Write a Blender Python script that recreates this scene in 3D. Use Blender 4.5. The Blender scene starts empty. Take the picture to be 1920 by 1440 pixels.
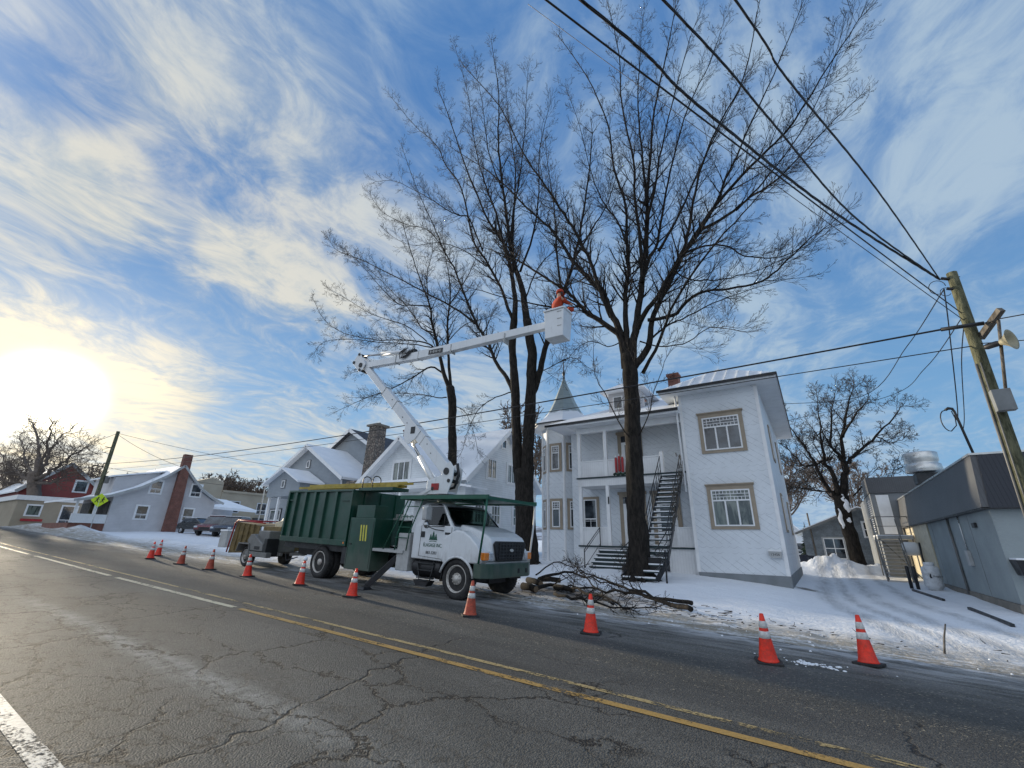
import bpy, bmesh, math, random
from mathutils import Vector, Matrix
from mathutils import noise as mnoise
V = Vector
R = math.radians
sc = bpy.context.scene
col = sc.collection
# ---------------------------------------------------------------- camera
F_PX, CX, CY = 815.0, 960.0, 720.0
yaw, pitch, roll, EYE = R(34), R(20), R(1.23), 1.70
fh = V((-math.sin(yaw), math.cos(yaw), 0)); upv = V((0, 0, 1))
FW = fh*math.cos(pitch) + upv*math.sin(pitch)
U0 = -fh*math.sin(pitch) + upv*math.cos(pitch)
R0 = V((math.cos(yaw), math.sin(yaw), 0))
RT = R0*math.cos(roll) + U0*math.sin(roll)
UP = -R0*math.sin(roll) + U0*math.cos(roll)
CAM = V((0, 0, EYE))
cd = bpy.data.cameras.new('camera'); cam = bpy.data.objects.new('camera', cd); col.objects.link(cam)
cd.sensor_fit = 'HORIZONTAL'; cd.sensor_width = 36; cd.lens = F_PX/1920*36
cd.clip_start = .05; cd.clip_end = 6000
m3 = Matrix((RT, UP, -FW)).transposed()
cam.matrix_world = Matrix.Translation(CAM) @ m3.to_4x4()
sc.camera = cam
def ray(x, y): return FW + RT*((x-CX)/F_PX) + UP*((CY-y)/F_PX)
def atY(x, y, Y): d = ray(x, y); return CAM + d*(Y/d.y)
def atX(x, y, X): d = ray(x, y); return CAM + d*(X/d.x)
# ---------------------------------------------------------------- node helper
class NT:
    def __init__(s, nt):
        s.nt = nt; nt.nodes.clear()
    def n(s, t, **k):
        nd = s.nt.nodes.new(t)
        for a, v in k.items(): setattr(nd, a, v)
        return nd
    def put(s, sock, v):
        if hasattr(v, 'is_output'): s.nt.links.new(v, sock)
        elif isinstance(v, (tuple, list, Vector)):
            v = tuple(v)
            if len(sock.default_value) == 4 and len(v) == 3: v = v+(1,)
            sock.default_value = v
        else: sock.default_value = v
    def m(s, op, a, b=None, c=None, clamp=False):
        nd = s.n('ShaderNodeMath', operation=op, use_clamp=clamp); s.put(nd.inputs[0], a)
        if b is not None: s.put(nd.inputs[1], b)
        if c is not None: s.put(nd.inputs[2], c)
        return nd.outputs[0]
    def vm(s, op, a, b=None, sc_=None):
        nd = s.n('ShaderNodeVectorMath', operation=op); s.put(nd.inputs[0], a)
        if b is not None: s.put(nd.inputs[1], b)
        if sc_ is not None: s.put(nd.inputs[3], sc_)
        return nd.outputs[1] if op in ('DOT_PRODUCT', 'LENGTH') else nd.outputs[0]
    def ss(s, v, a, b, lo=0., hi=1.):
        nd = s.n('ShaderNodeMapRange', interpolation_type='SMOOTHSTEP'); nd.clamp = True
        s.put(nd.inputs[0], v); s.put(nd.inputs[1], a); s.put(nd.inputs[2], b); s.put(nd.inputs[3], lo); s.put(nd.inputs[4], hi)
        return nd.outputs[0]
    def noise(s, vec, scale=5., det=4., rough=.55, dist=0., col_=False):
        nd = s.n('ShaderNodeTexNoise'); s.put(nd.inputs['Vector'], vec); s.put(nd.inputs['Scale'], scale); s.put(nd.inputs['Detail'], det)
        s.put(nd.inputs['Roughness'], rough); s.put(nd.inputs['Distortion'], dist)
        return nd.outputs[1 if col_ else 0]
    def mix(s, f, a, b, bt='MIX'):
        nd = s.n('ShaderNodeMix', data_type='RGBA', blend_type=bt); s.put(nd.inputs[0], f); s.put(nd.inputs[6], a); s.put(nd.inputs[7], b)
        return nd.outputs[2]
    def sep(s, v):
        nd = s.n('ShaderNodeSeparateXYZ'); s.put(nd.inputs[0], v); return nd.outputs
    def comb(s, x, y, z):
        nd = s.n('ShaderNodeCombineXYZ'); s.put(nd.inputs[0], x); s.put(nd.inputs[1], y); s.put(nd.inputs[2], z); return nd.outputs[0]
    def bump(s, h, st=.3, dist=.02, nrm=None):
        nd = s.n('ShaderNodeBump'); s.put(nd.inputs['Height'], h); nd.inputs['Strength'].default_value = st; nd.inputs['Distance'].default_value = dist
        if nrm is not None: s.put(nd.inputs['Normal'], nrm)
        return nd.outputs[0]
    def pr(s, col_, rough=.6, metal=0., nrm=None, spec=.5, coat=0., alpha=None, trans=0.):
        b = s.n('ShaderNodeBsdfPrincipled'); s.put(b.inputs['Base Color'], col_); s.put(b.inputs['Roughness'], rough)
        s.put(b.inputs['Metallic'], metal); s.put(b.inputs['Specular IOR Level'], spec); s.put(b.inputs['Coat Weight'], coat)
        if nrm is not None: s.put(b.inputs['Normal'], nrm)
        if alpha is not None: s.put(b.inputs['Alpha'], alpha)
        if trans: b.inputs['Transmission Weight'].default_value = trans
        return b
    def out(s, b):
        o = s.n('ShaderNodeOutputMaterial'); s.nt.links.new(b.outputs[0], o.inputs[0])
def newmat(name):
    m = bpy.data.materials.new(name); m.use_nodes = True
    return m, NT(m.node_tree)
def wpos(t): return t.n('ShaderNodeNewGeometry').outputs['Position']
def opos(t): return t.n('ShaderNodeTexCoord').outputs['Object']
def mat(name, c, rough=.6, metal=0., var=.18, vs=3., bump=.0, bs=25., spec=.5, coat=0., dirt=0., dcol=(.12, .11, .10), salt=0.):
    m, t = newmat(name); p = opos(t)
    nz = t.noise(p, vs, 5, .6)
    f = t.ss(nz, .3, .7, 1-var, 1+var*.6)
    cc = t.mix(1., c, t.comb(f, f, f), 'MULTIPLY')
    if dirt:
        d = t.m('MULTIPLY', t.ss(t.noise(p, vs*2.3, 6, .7), .42, .75), dirt)
        cc = t.mix(d, cc, dcol)
    if salt:   # dried road salt splashed up the lower panels
        sz = t.sep(p)[2]; e = t.m('ADD', sz, t.m('MULTIPLY', t.m('SUBTRACT', t.noise(t.vm('MULTIPLY', p, (1, 1, .45)), 3.2, 7, .72), .5), 1.5))
        cc = t.mix(t.m('MULTIPLY', t.ss(e, 1.25, .55), salt), cc, (.27, .25, .22))
        cc = t.mix(t.m('MULTIPLY', t.ss(t.noise(t.vm('MULTIPLY', p, (6, 6, .7)), 2.4, 6, .7), .56, .74), salt*.5), cc, (.12, .11, .10))
    nm = t.bump(t.noise(p, bs, 5, .6), bump, .02) if bump else None
    rg = t.ss(t.noise(p, vs*1.7, 3), .3, .7, max(.03, rough-.08), min(1, rough+.1))
    t.out(t.pr(cc, rg, metal, nm, spec, coat)); return m
M = {}
M['white_paint'] = mat('white_paint', (.68, .71, .74), .35, bump=.0, coat=.3, var=.05, salt=.6, dirt=.10, dcol=(.38, .37, .35), vs=1.3)
M['white_trim'] = mat('white_trim', (.78, .79, .80), .5, var=.06)
M['tan_trim'] = mat('tan_trim', (.32, .265, .20), .6, var=.1)
M['green_paint'] = mat('green_paint', (.003, .052, .032), .38, var=.25, vs=1.2, coat=.15, salt=.22, dirt=.5, dcol=(.035, .06, .045))
M['green_rail'] = mat('green_rail', (.008, .09, .055), .45, var=.2)
M['black_metal'] = mat('black_metal', (.012, .013, .016), .45, var=.3, dirt=.3, dcol=(.06, .055, .05))
M['dark_steel'] = mat('dark_steel', (.035, .038, .042), .5, metal=.4, var=.3, dirt=.3, dcol=(.1, .09, .08))
M['rubber'] = mat('rubber', (.022, .022, .023), .85, var=.3, bump=.3, bs=40, dirt=.5, dcol=(.09, .085, .08))
M['rim_paint'] = mat('rim_paint', (.52, .50, .47), .4, metal=.3, dirt=.6, dcol=(.17, .12, .08), vs=6)
M['steel'] = mat('steel', (.45, .46, .47), .3, metal=.9, var=.2)
M['galv'] = mat('galvanised_steel', (.62, .62, .60), .33, metal=.85, var=.15)
M['grey_paint'] = mat('grey_paint', (.17, .17, .165), .5, var=.2, dirt=.4, vs=4)
M['lightgrey'] = mat('light_grey_paint', (.42, .43, .43), .5, var=.15, dirt=.3)
M['wood_yellow'] = mat('yellow_wood_paint', (.19, .135, .055), .7, var=.4, dirt=.7, dcol=(.12, .09, .04), vs=5)
M['horn_beige'] = mat('horn_beige', (.36, .33, .23), .5, metal=.3)
M['box_grey'] = mat('box_grey', (.20, .215, .225), .6)
M['cream'] = mat('cream_paint', (.62, .55, .40), .45, var=.15, dirt=.3, dcol=(.3, .22, .12), vs=4)
M['ladder_yellow'] = mat('yellow_fibreglass', (.36, .27, .035), .5, var=.25)
M['stripe_yellow'] = mat('stripe_yellow', (.62, .58, .08), .5)
M['orange_cone'] = mat('orange_plastic', (.84, .032, .008), .5, var=.25, vs=9, dirt=.55, dcol=(.25, .05, .03))
M['orange_worn'] = mat('worn_orange_plastic', (.48, .075, .035), .6, var=.35, vs=9, dirt=.65, dcol=(.12, .05, .035))
M['collar_white'] = mat('reflective_white', (.62, .62, .60), .5, var=.3, vs=12, dirt=.6, dcol=(.3, .28, .26))
M['jacket'] = mat('orange_jacket', (.42, .045, .012), .8, var=.3, vs=8, bump=.4, bs=12)
M['trouser'] = mat('dark_trousers', (.03, .035, .05), .85)
M['skin'] = mat('skin', (.45, .26, .18), .6, var=.05)
M['red'] = mat('red_paint', (.35, .02, .025), .5, var=.3)
M['amber'] = mat('amber_lens', (.75, .22, .02), .2, var=.1, coat=.6)
M['lens'] = mat('clear_lens', (.55, .57, .6), .12, metal=.5, var=.1, coat=.8)
M['curtain'] = mat('curtain', (.42, .42, .40), .8, var=.4, vs=3)
M['brick_red'] = None
def pane_mat():
    m, t = newmat('window_glass'); p = wpos(t)
    c = t.mix(t.ss(t.noise(p, 1.6, 3), .4, .7), (.012, .016, .022), (.07, .085, .10))
    t.out(t.pr(c, .06, 0, t.bump(t.noise(p, 2.5, 2), .08, .05), .9, .4)); return m
M['pane'] = pane_mat()
def pane2():
    m, t = newmat('curtained_glass'); p = wpos(t)
    w = t.noise(t.vm('MULTIPLY', p, (1, 1, .22)), 3.4, 5, .6, .6)
    c = t.mix(t.ss(w, .42, .62), (.035, .045, .045), t.mix(t.ss(t.noise(p, 1.1, 2), .4, .6), (.20, .22, .19), (.14, .17, .15)))
    t.out(t.pr(c, .08, 0, None, .8, .4)); return m
M['pane_curtain'] = pane2()
def glass_thin():
    m, t = newmat('cab_glass')
    tr = t.n('ShaderNodeBsdfTransparent'); tr.inputs[0].default_value = (.32, .42, .38, 1)
    g = t.n('ShaderNodeBsdfGlossy'); g.inputs['Roughness'].default_value = .03; g.inputs[0].default_value = (.9, .95, 1, 1)
    fr = t.n('ShaderNodeFresnel'); fr.inputs[0].default_value = 1.55
    mx = t.n('ShaderNodeMixShader'); t.put(mx.inputs[0], fr.outputs[0])
    t.nt.links.new(tr.outputs[0], mx.inputs[1]); t.nt.links.new(g.outputs[0], mx.inputs[2]); t.out(mx); return m
M['cab_glass'] = glass_thin()
# siding: diamond / scallop shingles
def shingle(name, c, a=.36, line=.72):
    m, t = newmat(name); p = wpos(t); s = t.sep(p)
    nz = t.noise(p, 1.4, 3)
    u = t.m('ADD', t.m('ADD', s[0], s[1]), t.m('MULTIPLY', nz, .05)); z = t.m('MULTIPLY', s[2], 1.25)
    def ln(v):
        fr = t.m('FRACT', t.m('DIVIDE', v, a)); return t.ss(t.m('ABSOLUTE', t.m('SUBTRACT', fr, .5)), .0, .065, 1, 0)
    l1 = ln(t.m('ADD', u, z)); l2 = ln(t.m('SUBTRACT', u, z))
    # a band of round-ended shingles every 3.3 m
    zb = t.m('FRACT', t.m('DIVIDE', t.m('ADD', s[2], .35), 1.65))
    band = t.m('MULTIPLY', t.ss(zb, .0, .02), t.ss(zb, .30, .32, 1, 0))
    uu = t.m('SUBTRACT', t.m('FRACT', t.m('DIVIDE', u, .30)), .5)
    arc = t.m('MULTIPLY', t.m('MULTIPLY', uu, uu), .30)
    zz = t.m('FRACT', t.m('DIVIDE', t.m('SUBTRACT', s[2], arc), .22))
    l3 = t.ss(t.m('ABSOLUTE', t.m('SUBTRACT', zz, .5)), 0., .05, 1, 0)
    wear = t.ss(t.noise(p, 3.1, 4), .30, .58)
    dia = t.m('MULTIPLY', t.m('MAXIMUM', l1, t.m('MULTIPLY', l2, .30)), wear)
    ml = t.nt.nodes.new('ShaderNodeMix'); ml.data_type = 'FLOAT'; t.put(ml.inputs[0], band); t.put(ml.inputs[2], dia); t.put(ml.inputs[3], t.m('MULTIPLY', l3, wear))
    L = ml.outputs[0]
    f = t.ss(t.noise(p, .9, 5, .65), .3, .7, .92, 1.04)
    cc = t.mix(1., c, t.comb(f, f, f), 'MULTIPLY')
    cc = t.mix(t.m('MULTIPLY', t.ss(t.noise(p, 1.8, 7, .75), .52, .72), .35), cc, (.46, .47, .46)); cc = t.mix(t.m('MULTIPLY', L, line*.68), cc, (.30, .33, .37))
    t.out(t.pr(cc, .6, 0, t.bump(t.m('SUBTRACT', 1., L), .35, .012))); return m
M['shingle_white'] = shingle('white_shingle_siding', (.70, .74, .78), line=1.15)
def clap(name, c, h=.14, axis=2, line=.5, gap=.12, drt=.0, rough=.6):
    m, t = newmat(name); p = wpos(t); s = t.sep(p)
    co = s[2] if axis == 2 else t.m('ADD', s[0], s[1])
    fr = t.m('FRACT', t.m('DIVIDE', co, h))
    L = t.ss(fr, 0., gap, 1, 0)
    f = t.ss(t.noise(p, 1.1, 5, .65), .3, .7, .9, 1.05)
    cc = t.mix(1., c, t.comb(f, f, f), 'MULTIPLY')
    if drt: cc = t.mix(t.m('MULTIPLY', t.ss(t.noise(p, 2.2, 6, .7), .45, .75), drt), cc, (.2, .2, .2))
    cc = t.mix(t.m('MULTIPLY', L, line), cc, tuple(x*.35 for x in c))
    t.out(t.pr(cc, rough, 0, t.bump(t.m('SUBTRACT', 1., t.m('MULTIPLY', fr, .8)) if axis == 2 else t.m('SUBTRACT', 1., L), .5, .02))); return m
M['clap_white'] = clap('white_clapboard', (.72, .75, .77))
M['clap_grey'] = clap('grey_clapboard', (.27, .30, .33), .12)
M['clap_pale'] = clap('pale_grey_siding', (.54, .53, .54), .14, line=.3)
M['clap_red'] = clap('red_siding', (.25, .05, .042), .15)
M['bead_white'] = clap('white_beadboard', (.74, .75, .76), .12, axis=0, line=.4, gap=.1)
M['soffit'] = clap('soffit_boards', (.72, .75, .78), .14, axis=0, line=.35, gap=.1)
M['stucco_grey'] = mat('grey_stucco', (.285, .325, .335), .85, var=.12, vs=.8, bump=.5, bs=18)
M['stucco_beige'] = mat('beige_stucco', (.36, .31, .235), .85, var=.1, vs=.6, bump=.2)
M['fascia_grey'] = clap('grey_ribbed_metal', (.085, .088, .095), .1, axis=0, line=.3, gap=.2, rough=.5)
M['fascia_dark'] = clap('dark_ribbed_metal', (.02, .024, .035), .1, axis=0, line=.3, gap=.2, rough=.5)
M['panel_metal'] = clap('grey_metal_panels', (.20, .215, .23), 1.25, axis=0, line=.7, gap=.04, rough=.75)
M['block_grey'] = None
M['concrete'] = mat('concrete', (.20, .22, .235), .85, var=.12, vs=2, bump=.3, bs=12)
M['concrete_tan'] = mat('stained_concrete', (.22, .20, .17), .85, var=.2, vs=2, bump=.3, bs=12, dirt=.5)
M['dark_roof'] = mat('dark_shingle_roof', (.05, .055, .07), .8, var=.3, bump=.4, bs=20)
M['dark_wood'] = mat('dark_green_steps', (.02, .04, .045), .5, var=.3)
def brick(name, c1, c2, mc, sx=1., sc_=4.5):
    m, t = newmat(name); s = t.sep(wpos(t))
    v = t.comb(t.m('ADD', s[0], s[1]), s[2], 0.)
    b = t.n('ShaderNodeTexBrick'); t.put(b.inputs['Vector'], v); t.put(b.inputs['Color1'], c1); t.put(b.inputs['Color2'], c2); t.put(b.inputs['Mortar'], mc)
    b.inputs['Scale'].default_value = sc_; b.inputs['Mortar Size'].default_value = .015
    nz = t.ss(t.noise(wpos(t), 2., 4), .3, .7, .75, 1.15)
    t.out(t.pr(t.mix(1., b.outputs[0], t.comb(nz, nz, nz), 'MULTIPLY'), .85, 0, t.bump(b.outputs[1], -.4, .01))); return m
M['brick_red'] = brick('red_brick', (.21, .075, .05), (.16, .055, .04), (.2, .18, .16))
M['block_grey'] = brick('grey_block_wall', (.17, .20, .225), (.20, .23, .255), (.12, .14, .16), sc_=2.2)
def stonework():
    m, t = newmat('field_stone'); p = wpos(t)
    pw = t.vm('ADD', p, t.vm('SCALE', t.vm('SUBTRACT', t.noise(p, 4., 2, col_=True), (.5, .5, .5)), sc_=.18))
    v = t.n('ShaderNodeTexVoronoi'); t.put(v.inputs['Vector'], pw); v.inputs['Scale'].default_value = 4.2
    e = t.n('ShaderNodeTexVoronoi', feature='DISTANCE_TO_EDGE'); t.put(e.inputs['Vector'], pw); e.inputs['Scale'].default_value = 4.2
    sep = t.n('ShaderNodeSeparateColor'); t.put(sep.inputs[0], v.outputs['Color'])
    c = t.mix(sep.outputs[0], (.13, .12, .11), (.36, .31, .26)); c = t.mix(t.m('MULTIPLY', sep.outputs[1], .4), c, (.20, .13, .10))
    g = t.ss(e.outputs[0], .02, .10); c = t.mix(g, (.07, .065, .06), c)
    t.out(t.pr(c, .85, 0, t.bump(t.ss(e.outputs[0], 0, .22), .9, .06))); return m
M['stone'] = stonework()
def snowmat(name, patchy=0., under=(.2, .22, .23)):
    m, t = newmat(name); p = wpos(t)
    c = t.mix(t.ss(t.noise(p, 1.3, 5), .3, .7), (.80, .83, .87), (.87, .89, .92))
    if patchy: c = t.mix(t.m('MULTIPLY', t.ss(t.noise(p, 1.1, 6, .7), .50, .62), patchy), c, under)
    t.out(t.pr(c, .7, 0, t.bump(t.noise(p, 3.5, 5, .6), .25, .08), .3)); return m
M['snow'] = snowmat('snow')
M['snow_roof'] = snowmat('snowy_roof', .12, (.5, .53, .56))
M['snow_tin'] = snowmat('snow_on_tin_roof', .55, (.34, .38, .40))
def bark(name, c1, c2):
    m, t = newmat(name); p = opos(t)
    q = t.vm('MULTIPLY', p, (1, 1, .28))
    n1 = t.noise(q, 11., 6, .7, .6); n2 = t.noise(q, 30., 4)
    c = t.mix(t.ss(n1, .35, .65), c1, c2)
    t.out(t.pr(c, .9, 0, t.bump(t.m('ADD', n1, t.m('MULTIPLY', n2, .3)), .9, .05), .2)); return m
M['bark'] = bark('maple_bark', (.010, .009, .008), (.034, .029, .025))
M['twig'] = mat('twig_bark', (.020, .015, .013), .8, var=.2)
M['bark_far'] = mat('far_bark', (.13, .10, .08), .9, var=.25)
M['cut_wood'] = mat('cut_wood', (.13, .09, .055), .8)
M['pole_wood'] = bark('treated_pole_wood', (.060, .064, .040), (.165, .165, .105))
M['grey_wood'] = bark('weathered_grey_wood', (.09, .08, .07), (.20, .18, .155))
M['evergreen'] = mat('evergreen_needles', (.022, .045, .030), .9, var=.5, vs=1.5)
M['wire'] = mat('black_cable', (.010, .010, .012), .5)
# ---------------------------------------------------------------- mesh builder
ORG = V((0, 0, 0))
class MB:
    def __init__(s): s.v = []; s.f = []; s.sm = []; s.mi = []; s.cur = 0
    def add(s, vs, fs, smooth=False):
        o = len(s.v); s.v += [tuple(x) for x in vs]
        for f in fs: s.f.append(tuple(i+o for i in f)); s.sm.append(smooth); s.mi.append(s.cur)
    def hexa(s, p):  # 8 points: bottom 4 ccw, top 4 ccw
        s.add(p, [(0, 3, 2, 1), (4, 5, 6, 7), (0, 1, 5, 4), (1, 2, 6, 5), (2, 3, 7, 6), (3, 0, 4, 7)]); return s
    def box(s, x0, x1, y0, y1, z0, z1):
        return s.hexa([(x0, y0, z0), (x1, y0, z0), (x1, y1, z0), (x0, y1, z0), (x0, y0, z1), (x1, y0, z1), (x1, y1, z1), (x0, y1, z1)])
    def ob(s, o, u, a0, a1, z0, z1, d0, d1):  # oriented box on a wall: o origin, u along wall, outward normal u x z
        o = V(o); u = V(u).normalized(); n = u.cross(upv)
        P = lambda a, d, z: o + u*a + n*d + upv*z
        return s.hexa([P(a0, d1, z0), P(a1, d1, z0), P(a1, d0, z0), P(a0, d0, z0), P(a0, d1, z1), P(a1, d1, z1), P(a1, d0, z1), P(a0, d0, z1)])
    def beam(s, p0, p1, w, h, up=None, w1=None, h1=None):
        p0 = V(p0); p1 = V(p1); d = (p1-p0).normalized(); up = V(up) if up else V((0, 0, 1))
        if abs(d.dot(up)) > .99: up = V((0, 1, 0))
        x = d.cross(up).normalized(); y = x.cross(d); w1 = w if w1 is None else w1; h1 = h if h1 is None else h1
        q = []
        for p, a, b in ((p0, w/2, h/2), (p1, w1/2, h1/2)): q += [p-x*a-y*b, p+x*a-y*b, p+x*a+y*b, p-x*a+y*b]
        return s.hexa(q)
    def ext(s, pts, vec, smooth=False):  # extrude polygon (3d points) by vec
        vec = V(vec); pts = [V(p) for p in pts]; n = len(pts)
        nn = V((0, 0, 0))
        for i in range(n): nn += pts[i].cross(pts[(i+1) % n])
        if nn.dot(vec) > 0: pts = pts[::-1]
        s.add(pts+[p+vec for p in pts], [tuple(range(n)), tuple(range(2*n-1, n-1, -1))], False)
        o = len(s.v)-2*n
        for i in range(n):
            j = (i+1) % n; s.f.append((o+i, o+n+i, o+n+j, o+j)); s.sm.append(smooth); s.mi.append(s.cur)
        return s
    def slab(s, pts, t): return s.ext(pts, (0, 0, -t))
    def tube(s, pts, rs, n=8, cap=True, smooth=True):
        pts = [V(p) for p in pts]; k = len(pts)
        if not isinstance(rs, (list, tuple)): rs = [rs]*k
        vs = []; fs = []; a = None
        for i, p in enumerate(pts):
            t = (pts[min(i+1, k-1)]-pts[max(i-1, 0)])
            if t.length < 1e-9: t = V((0, 0, 1))
            t.normalize()
            if a is None: a = t.orthogonal().normalized()
            else:
                a = a - t*a.dot(t)
                a = a.normalized() if a.length > 1e-6 else t.orthogonal().normalized()
            b = t.cross(a)
            for j in range(n):
                w = 2*math.pi*j/n; vs.append(p + (a*math.cos(w)+b*math.sin(w))*rs[i])
        for i in range(k-1):
            for j in range(n):
                j2 = (j+1) % n; fs.append((i*n+j, i*n+j2, (i+1)*n+j2, (i+1)*n+j))
        s.add(vs, fs, smooth)
        if cap:
            o = len(s.v)-k*n
            s.f.append(tuple(o+j for j in range(n-1, -1, -1))); s.sm.append(False); s.mi.append(s.cur)
            s.f.append(tuple(o+(k-1)*n+j for j in range(n))); s.sm.append(False); s.mi.append(s.cur)
        return s
    def cyl(s, p0, p1, r, r1=None, n=20): return s.tube([p0, p1], [r, r if r1 is None else r1], n)
    def lathe(s, o, axis, prof, n=24, smooth=True):  # prof: (r, h) along axis
        o = V(o); ax = V(axis).normalized(); a = ax.orthogonal().normalized(); b = ax.cross(a)
        vs = []; fs = []
        for r, h in prof:
            for j in range(n):
                w = 2*math.pi*j/n; vs.append(o+ax*h+(a*math.cos(w)+b*math.sin(w))*max(r, 1e-4))
        for i in range(len(prof)-1):
            for j in range(n):
                j2 = (j+1) % n; fs.append((i*n+j, i*n+j2, (i+1)*n+j2, (i+1)*n+j))
        s.add(vs, fs, smooth)
        o2 = len(s.v)-len(prof)*n
        s.f.append(tuple(o2+j for j in range(n-1, -1, -1))); s.sm.append(False); s.mi.append(s.cur)
        s.f.append(tuple(o2+(len(prof)-1)*n+j for j in range(n))); s.sm.append(False); s.mi.append(s.cur)
        return s
    def build(s, name, m, parent=None, bev=0., seg=2):
        me = bpy.data.meshes.new(name); g = ORG
        me.from_pydata([(x-g.x, y-g.y, z-g.z) for x, y, z in s.v], [], s.f)
        me.polygons.foreach_set('use_smooth', s.sm)
        for q in (m if isinstance(m, (list, tuple)) else [m]): me.materials.append(M[q] if isinstance(q, str) else q)
        if s.cur: me.polygons.foreach_set('material_index', s.mi)
        me.update()
        o = bpy.data.objects.new(name, me); col.objects.link(o)
        if parent: o.parent = parent
        else: o.location = g
        if bev:
            b = o.modifiers.new('bevel', 'BEVEL'); b.width = bev; b.segments = seg; b.limit_method = 'ANGLE'; b.angle_limit = R(35)
        return o
def tag(o, label, cat, group=None, kind=None):
    if label: o['label'] = label
    if cat: o['category'] = cat
    if group: o['group'] = group
    if kind: o['kind'] = kind
    return o
def thing(name, label, cat, loc=(0, 0, 0), rot=(0, 0, 0), group=None, local=False):
    global ORG
    o = bpy.data.objects.new(name, None); col.objects.link(o); o.empty_display_size = .3
    o.location = loc; o.rotation_euler = rot; tag(o, label, cat, group)
    ORG = V((0, 0, 0)) if local else V(loc)
    return o
def solo(name, mb, m, label, cat, loc=(0, 0, 0), group=None, bev=0.):
    global ORG
    ORG = V(loc); o = mb.build(name, m, None, bev); tag(o, label, cat, group); return o
def copy_tree(o, parent=None):
    c = o.copy(); col.objects.link(c)
    if parent: c.parent = parent
    for ch in list(o.children): copy_tree(ch, c)
    return c
# ---------------------------------------------------------------- ground height
def sstep(x, a, b):
    t = max(0., min(1., (x-a)/(b-a))); return t*t*(3-2*t)
def gz(x, y):
    z = -.03*x
    if x < -30: z += -.004*(x+30)
    z = min(z, 2.15) if x > -75 else 2.15 + (-x-75)*.004
    b = .36*sstep(x, -1.0, -4.6) + .22*sstep(x, 1.2, -1.4)*(1-sstep(x, -1.0, -4.6))
    if x < -15: b *= 1-.45*sstep(-x, 15, 40)
    z += b*sstep(y, 12.5, 19.5)
    if x > -1.5:
        t = sstep(x, -1.5, 1.5)*sstep(y, 11, 18)
        z = z*(1-t) + t*(.10 + max(0, min(22, y-20))*.008)
    return z
# ---------------------------------------------------------------- world and sun
SUN = ray(85, 745).normalized()
w = bpy.data.worlds.new('World'); sc.world = w; w.use_nodes = True
t = NT(w.node_tree)
D = t.vm('NORMALIZE', t.n('ShaderNodeTexCoord').outputs['Generated'])
s = t.sep(D)
sky = t.n('ShaderNodeTexSky', sky_type='NISHITA'); sky.sun_disc = False
sky.sun_elevation = math.asin(SUN.z); sky.sun_rotation = math.atan2(SUN.x, SUN.y)
sky.air_density = 1.3; sky.dust_density = .6; sky.ozone_density = 2.2
blue = t.mix(1., sky.outputs[0], (.118, .125, .150), 'MULTIPLY')
elev = t.m('MAXIMUM', s[2], .0)
grad = t.mix(t.ss(elev, .0, .75), (.24, .49, .78), (.085, .24, .56))
bl = t.mix(.82, blue, grad)
# cloud sheet in sky-plane coordinates, streaks along world Y
zz = t.m('ADD', t.m('MAXIMUM', s[2], .0), .12)
px = t.m('DIVIDE', s[0], zz); py = t.m('DIVIDE', s[1], zz)
P = t.comb(px, t.m('MULTIPLY', py, .72), 0.)
warp = t.vm('SCALE', t.vm('SUBTRACT', t.noise(P, .9, 3, col_=True), (.5, .5, .5)), sc_=1.5)
Pw = t.vm('ADD', P, warp)
n1 = t.noise(Pw, 1.3, 6, .55); n2 = t.noise(t.vm('ADD', P, t.vm('SCALE', warp, sc_=.7)), 3.4, 10, .62, .25); n3 = t.noise(t.vm('ADD', P, t.vm('SCALE', warp, sc_=.8)), 13., 8, .64, .3)
cov = t.m('ADD', t.m('ADD', t.m('MULTIPLY', n1, .34), t.m('MULTIPLY', n2, .78)), t.m('MULTIPLY', n3, .40))   # ~.57 mean
def blob(x, y, rad, amt):   # rad in degrees
    d = ray(x, y).normalized(); c = math.cos(R(rad))
    return t.m('MULTIPLY', t.ss(t.vm('DOT_PRODUCT', D, d), c, 1-(1-c)*.05), amt)
tot = cov
for b in ((40, 270, 6, .22), (120, 320, 6.5, .24), (200, 380, 6.5, .28), (265, 420, 4, .16), (250, 285, 3, .18), (370, 460, 5, .20), (450, 470, 5, .26), (520, 510, 6, .28), (600, 560, 5.5, .26), (640, 600, 4, .12), (470, 120, 12, .20), (560, 220, 9, .12), (250, 60, 9, .14),
          (620, 380, 8, .14), (330, 160, 6, .10), (1250, 520, 14, .16), (1330, 640, 10, .16), (930, 720, 8, .18), (880, 820, 6, .24), (1280, 30, 9, .10), (1640, 200, 15, .20), (1850, 300, 9, .14), (1500, 620, 8, .10), (1250, 250, 9, .12),
          (120, 680, 8, .12), (300, 720, 6, .26), (30, 640, 6, .2), (560, 830, 8, .14), (700, 850, 6, .18), (1600, 900, 10, .34), (1480, 960, 6, .2), (330, 830, 8, .2), (150, 840, 8, .16), (1000, 480, 9, .14), (430, 700, 7, .06),
          (310, 455, 3.2, -.16), (240, 530, 5, -.18), (90, 440, 3, -.06), (130, 160, 5, -.18), (290, 330, 4, -.14), (20, 170, 5, -.12), (350, 610, 6, -.10), (860, 120, 9, -.14), (700, 300, 5, -.05), (1700, 740, 9, -.10), (560, 680, 7, -.05), (1560, 560, 6, -.08), (430, 780, 3.5, -.14), (660, 640, 3, -.10), (720, 760, 5, -.06)):
    tot = t.m('ADD', tot, blob(b[0], b[1], b[2], b[3]*(.50 if b[0] < 700 and b[3] > 0 else .66)))
dens = t.m('POWER', t.ss(tot, .56, 1.08), 1.0)
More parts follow.
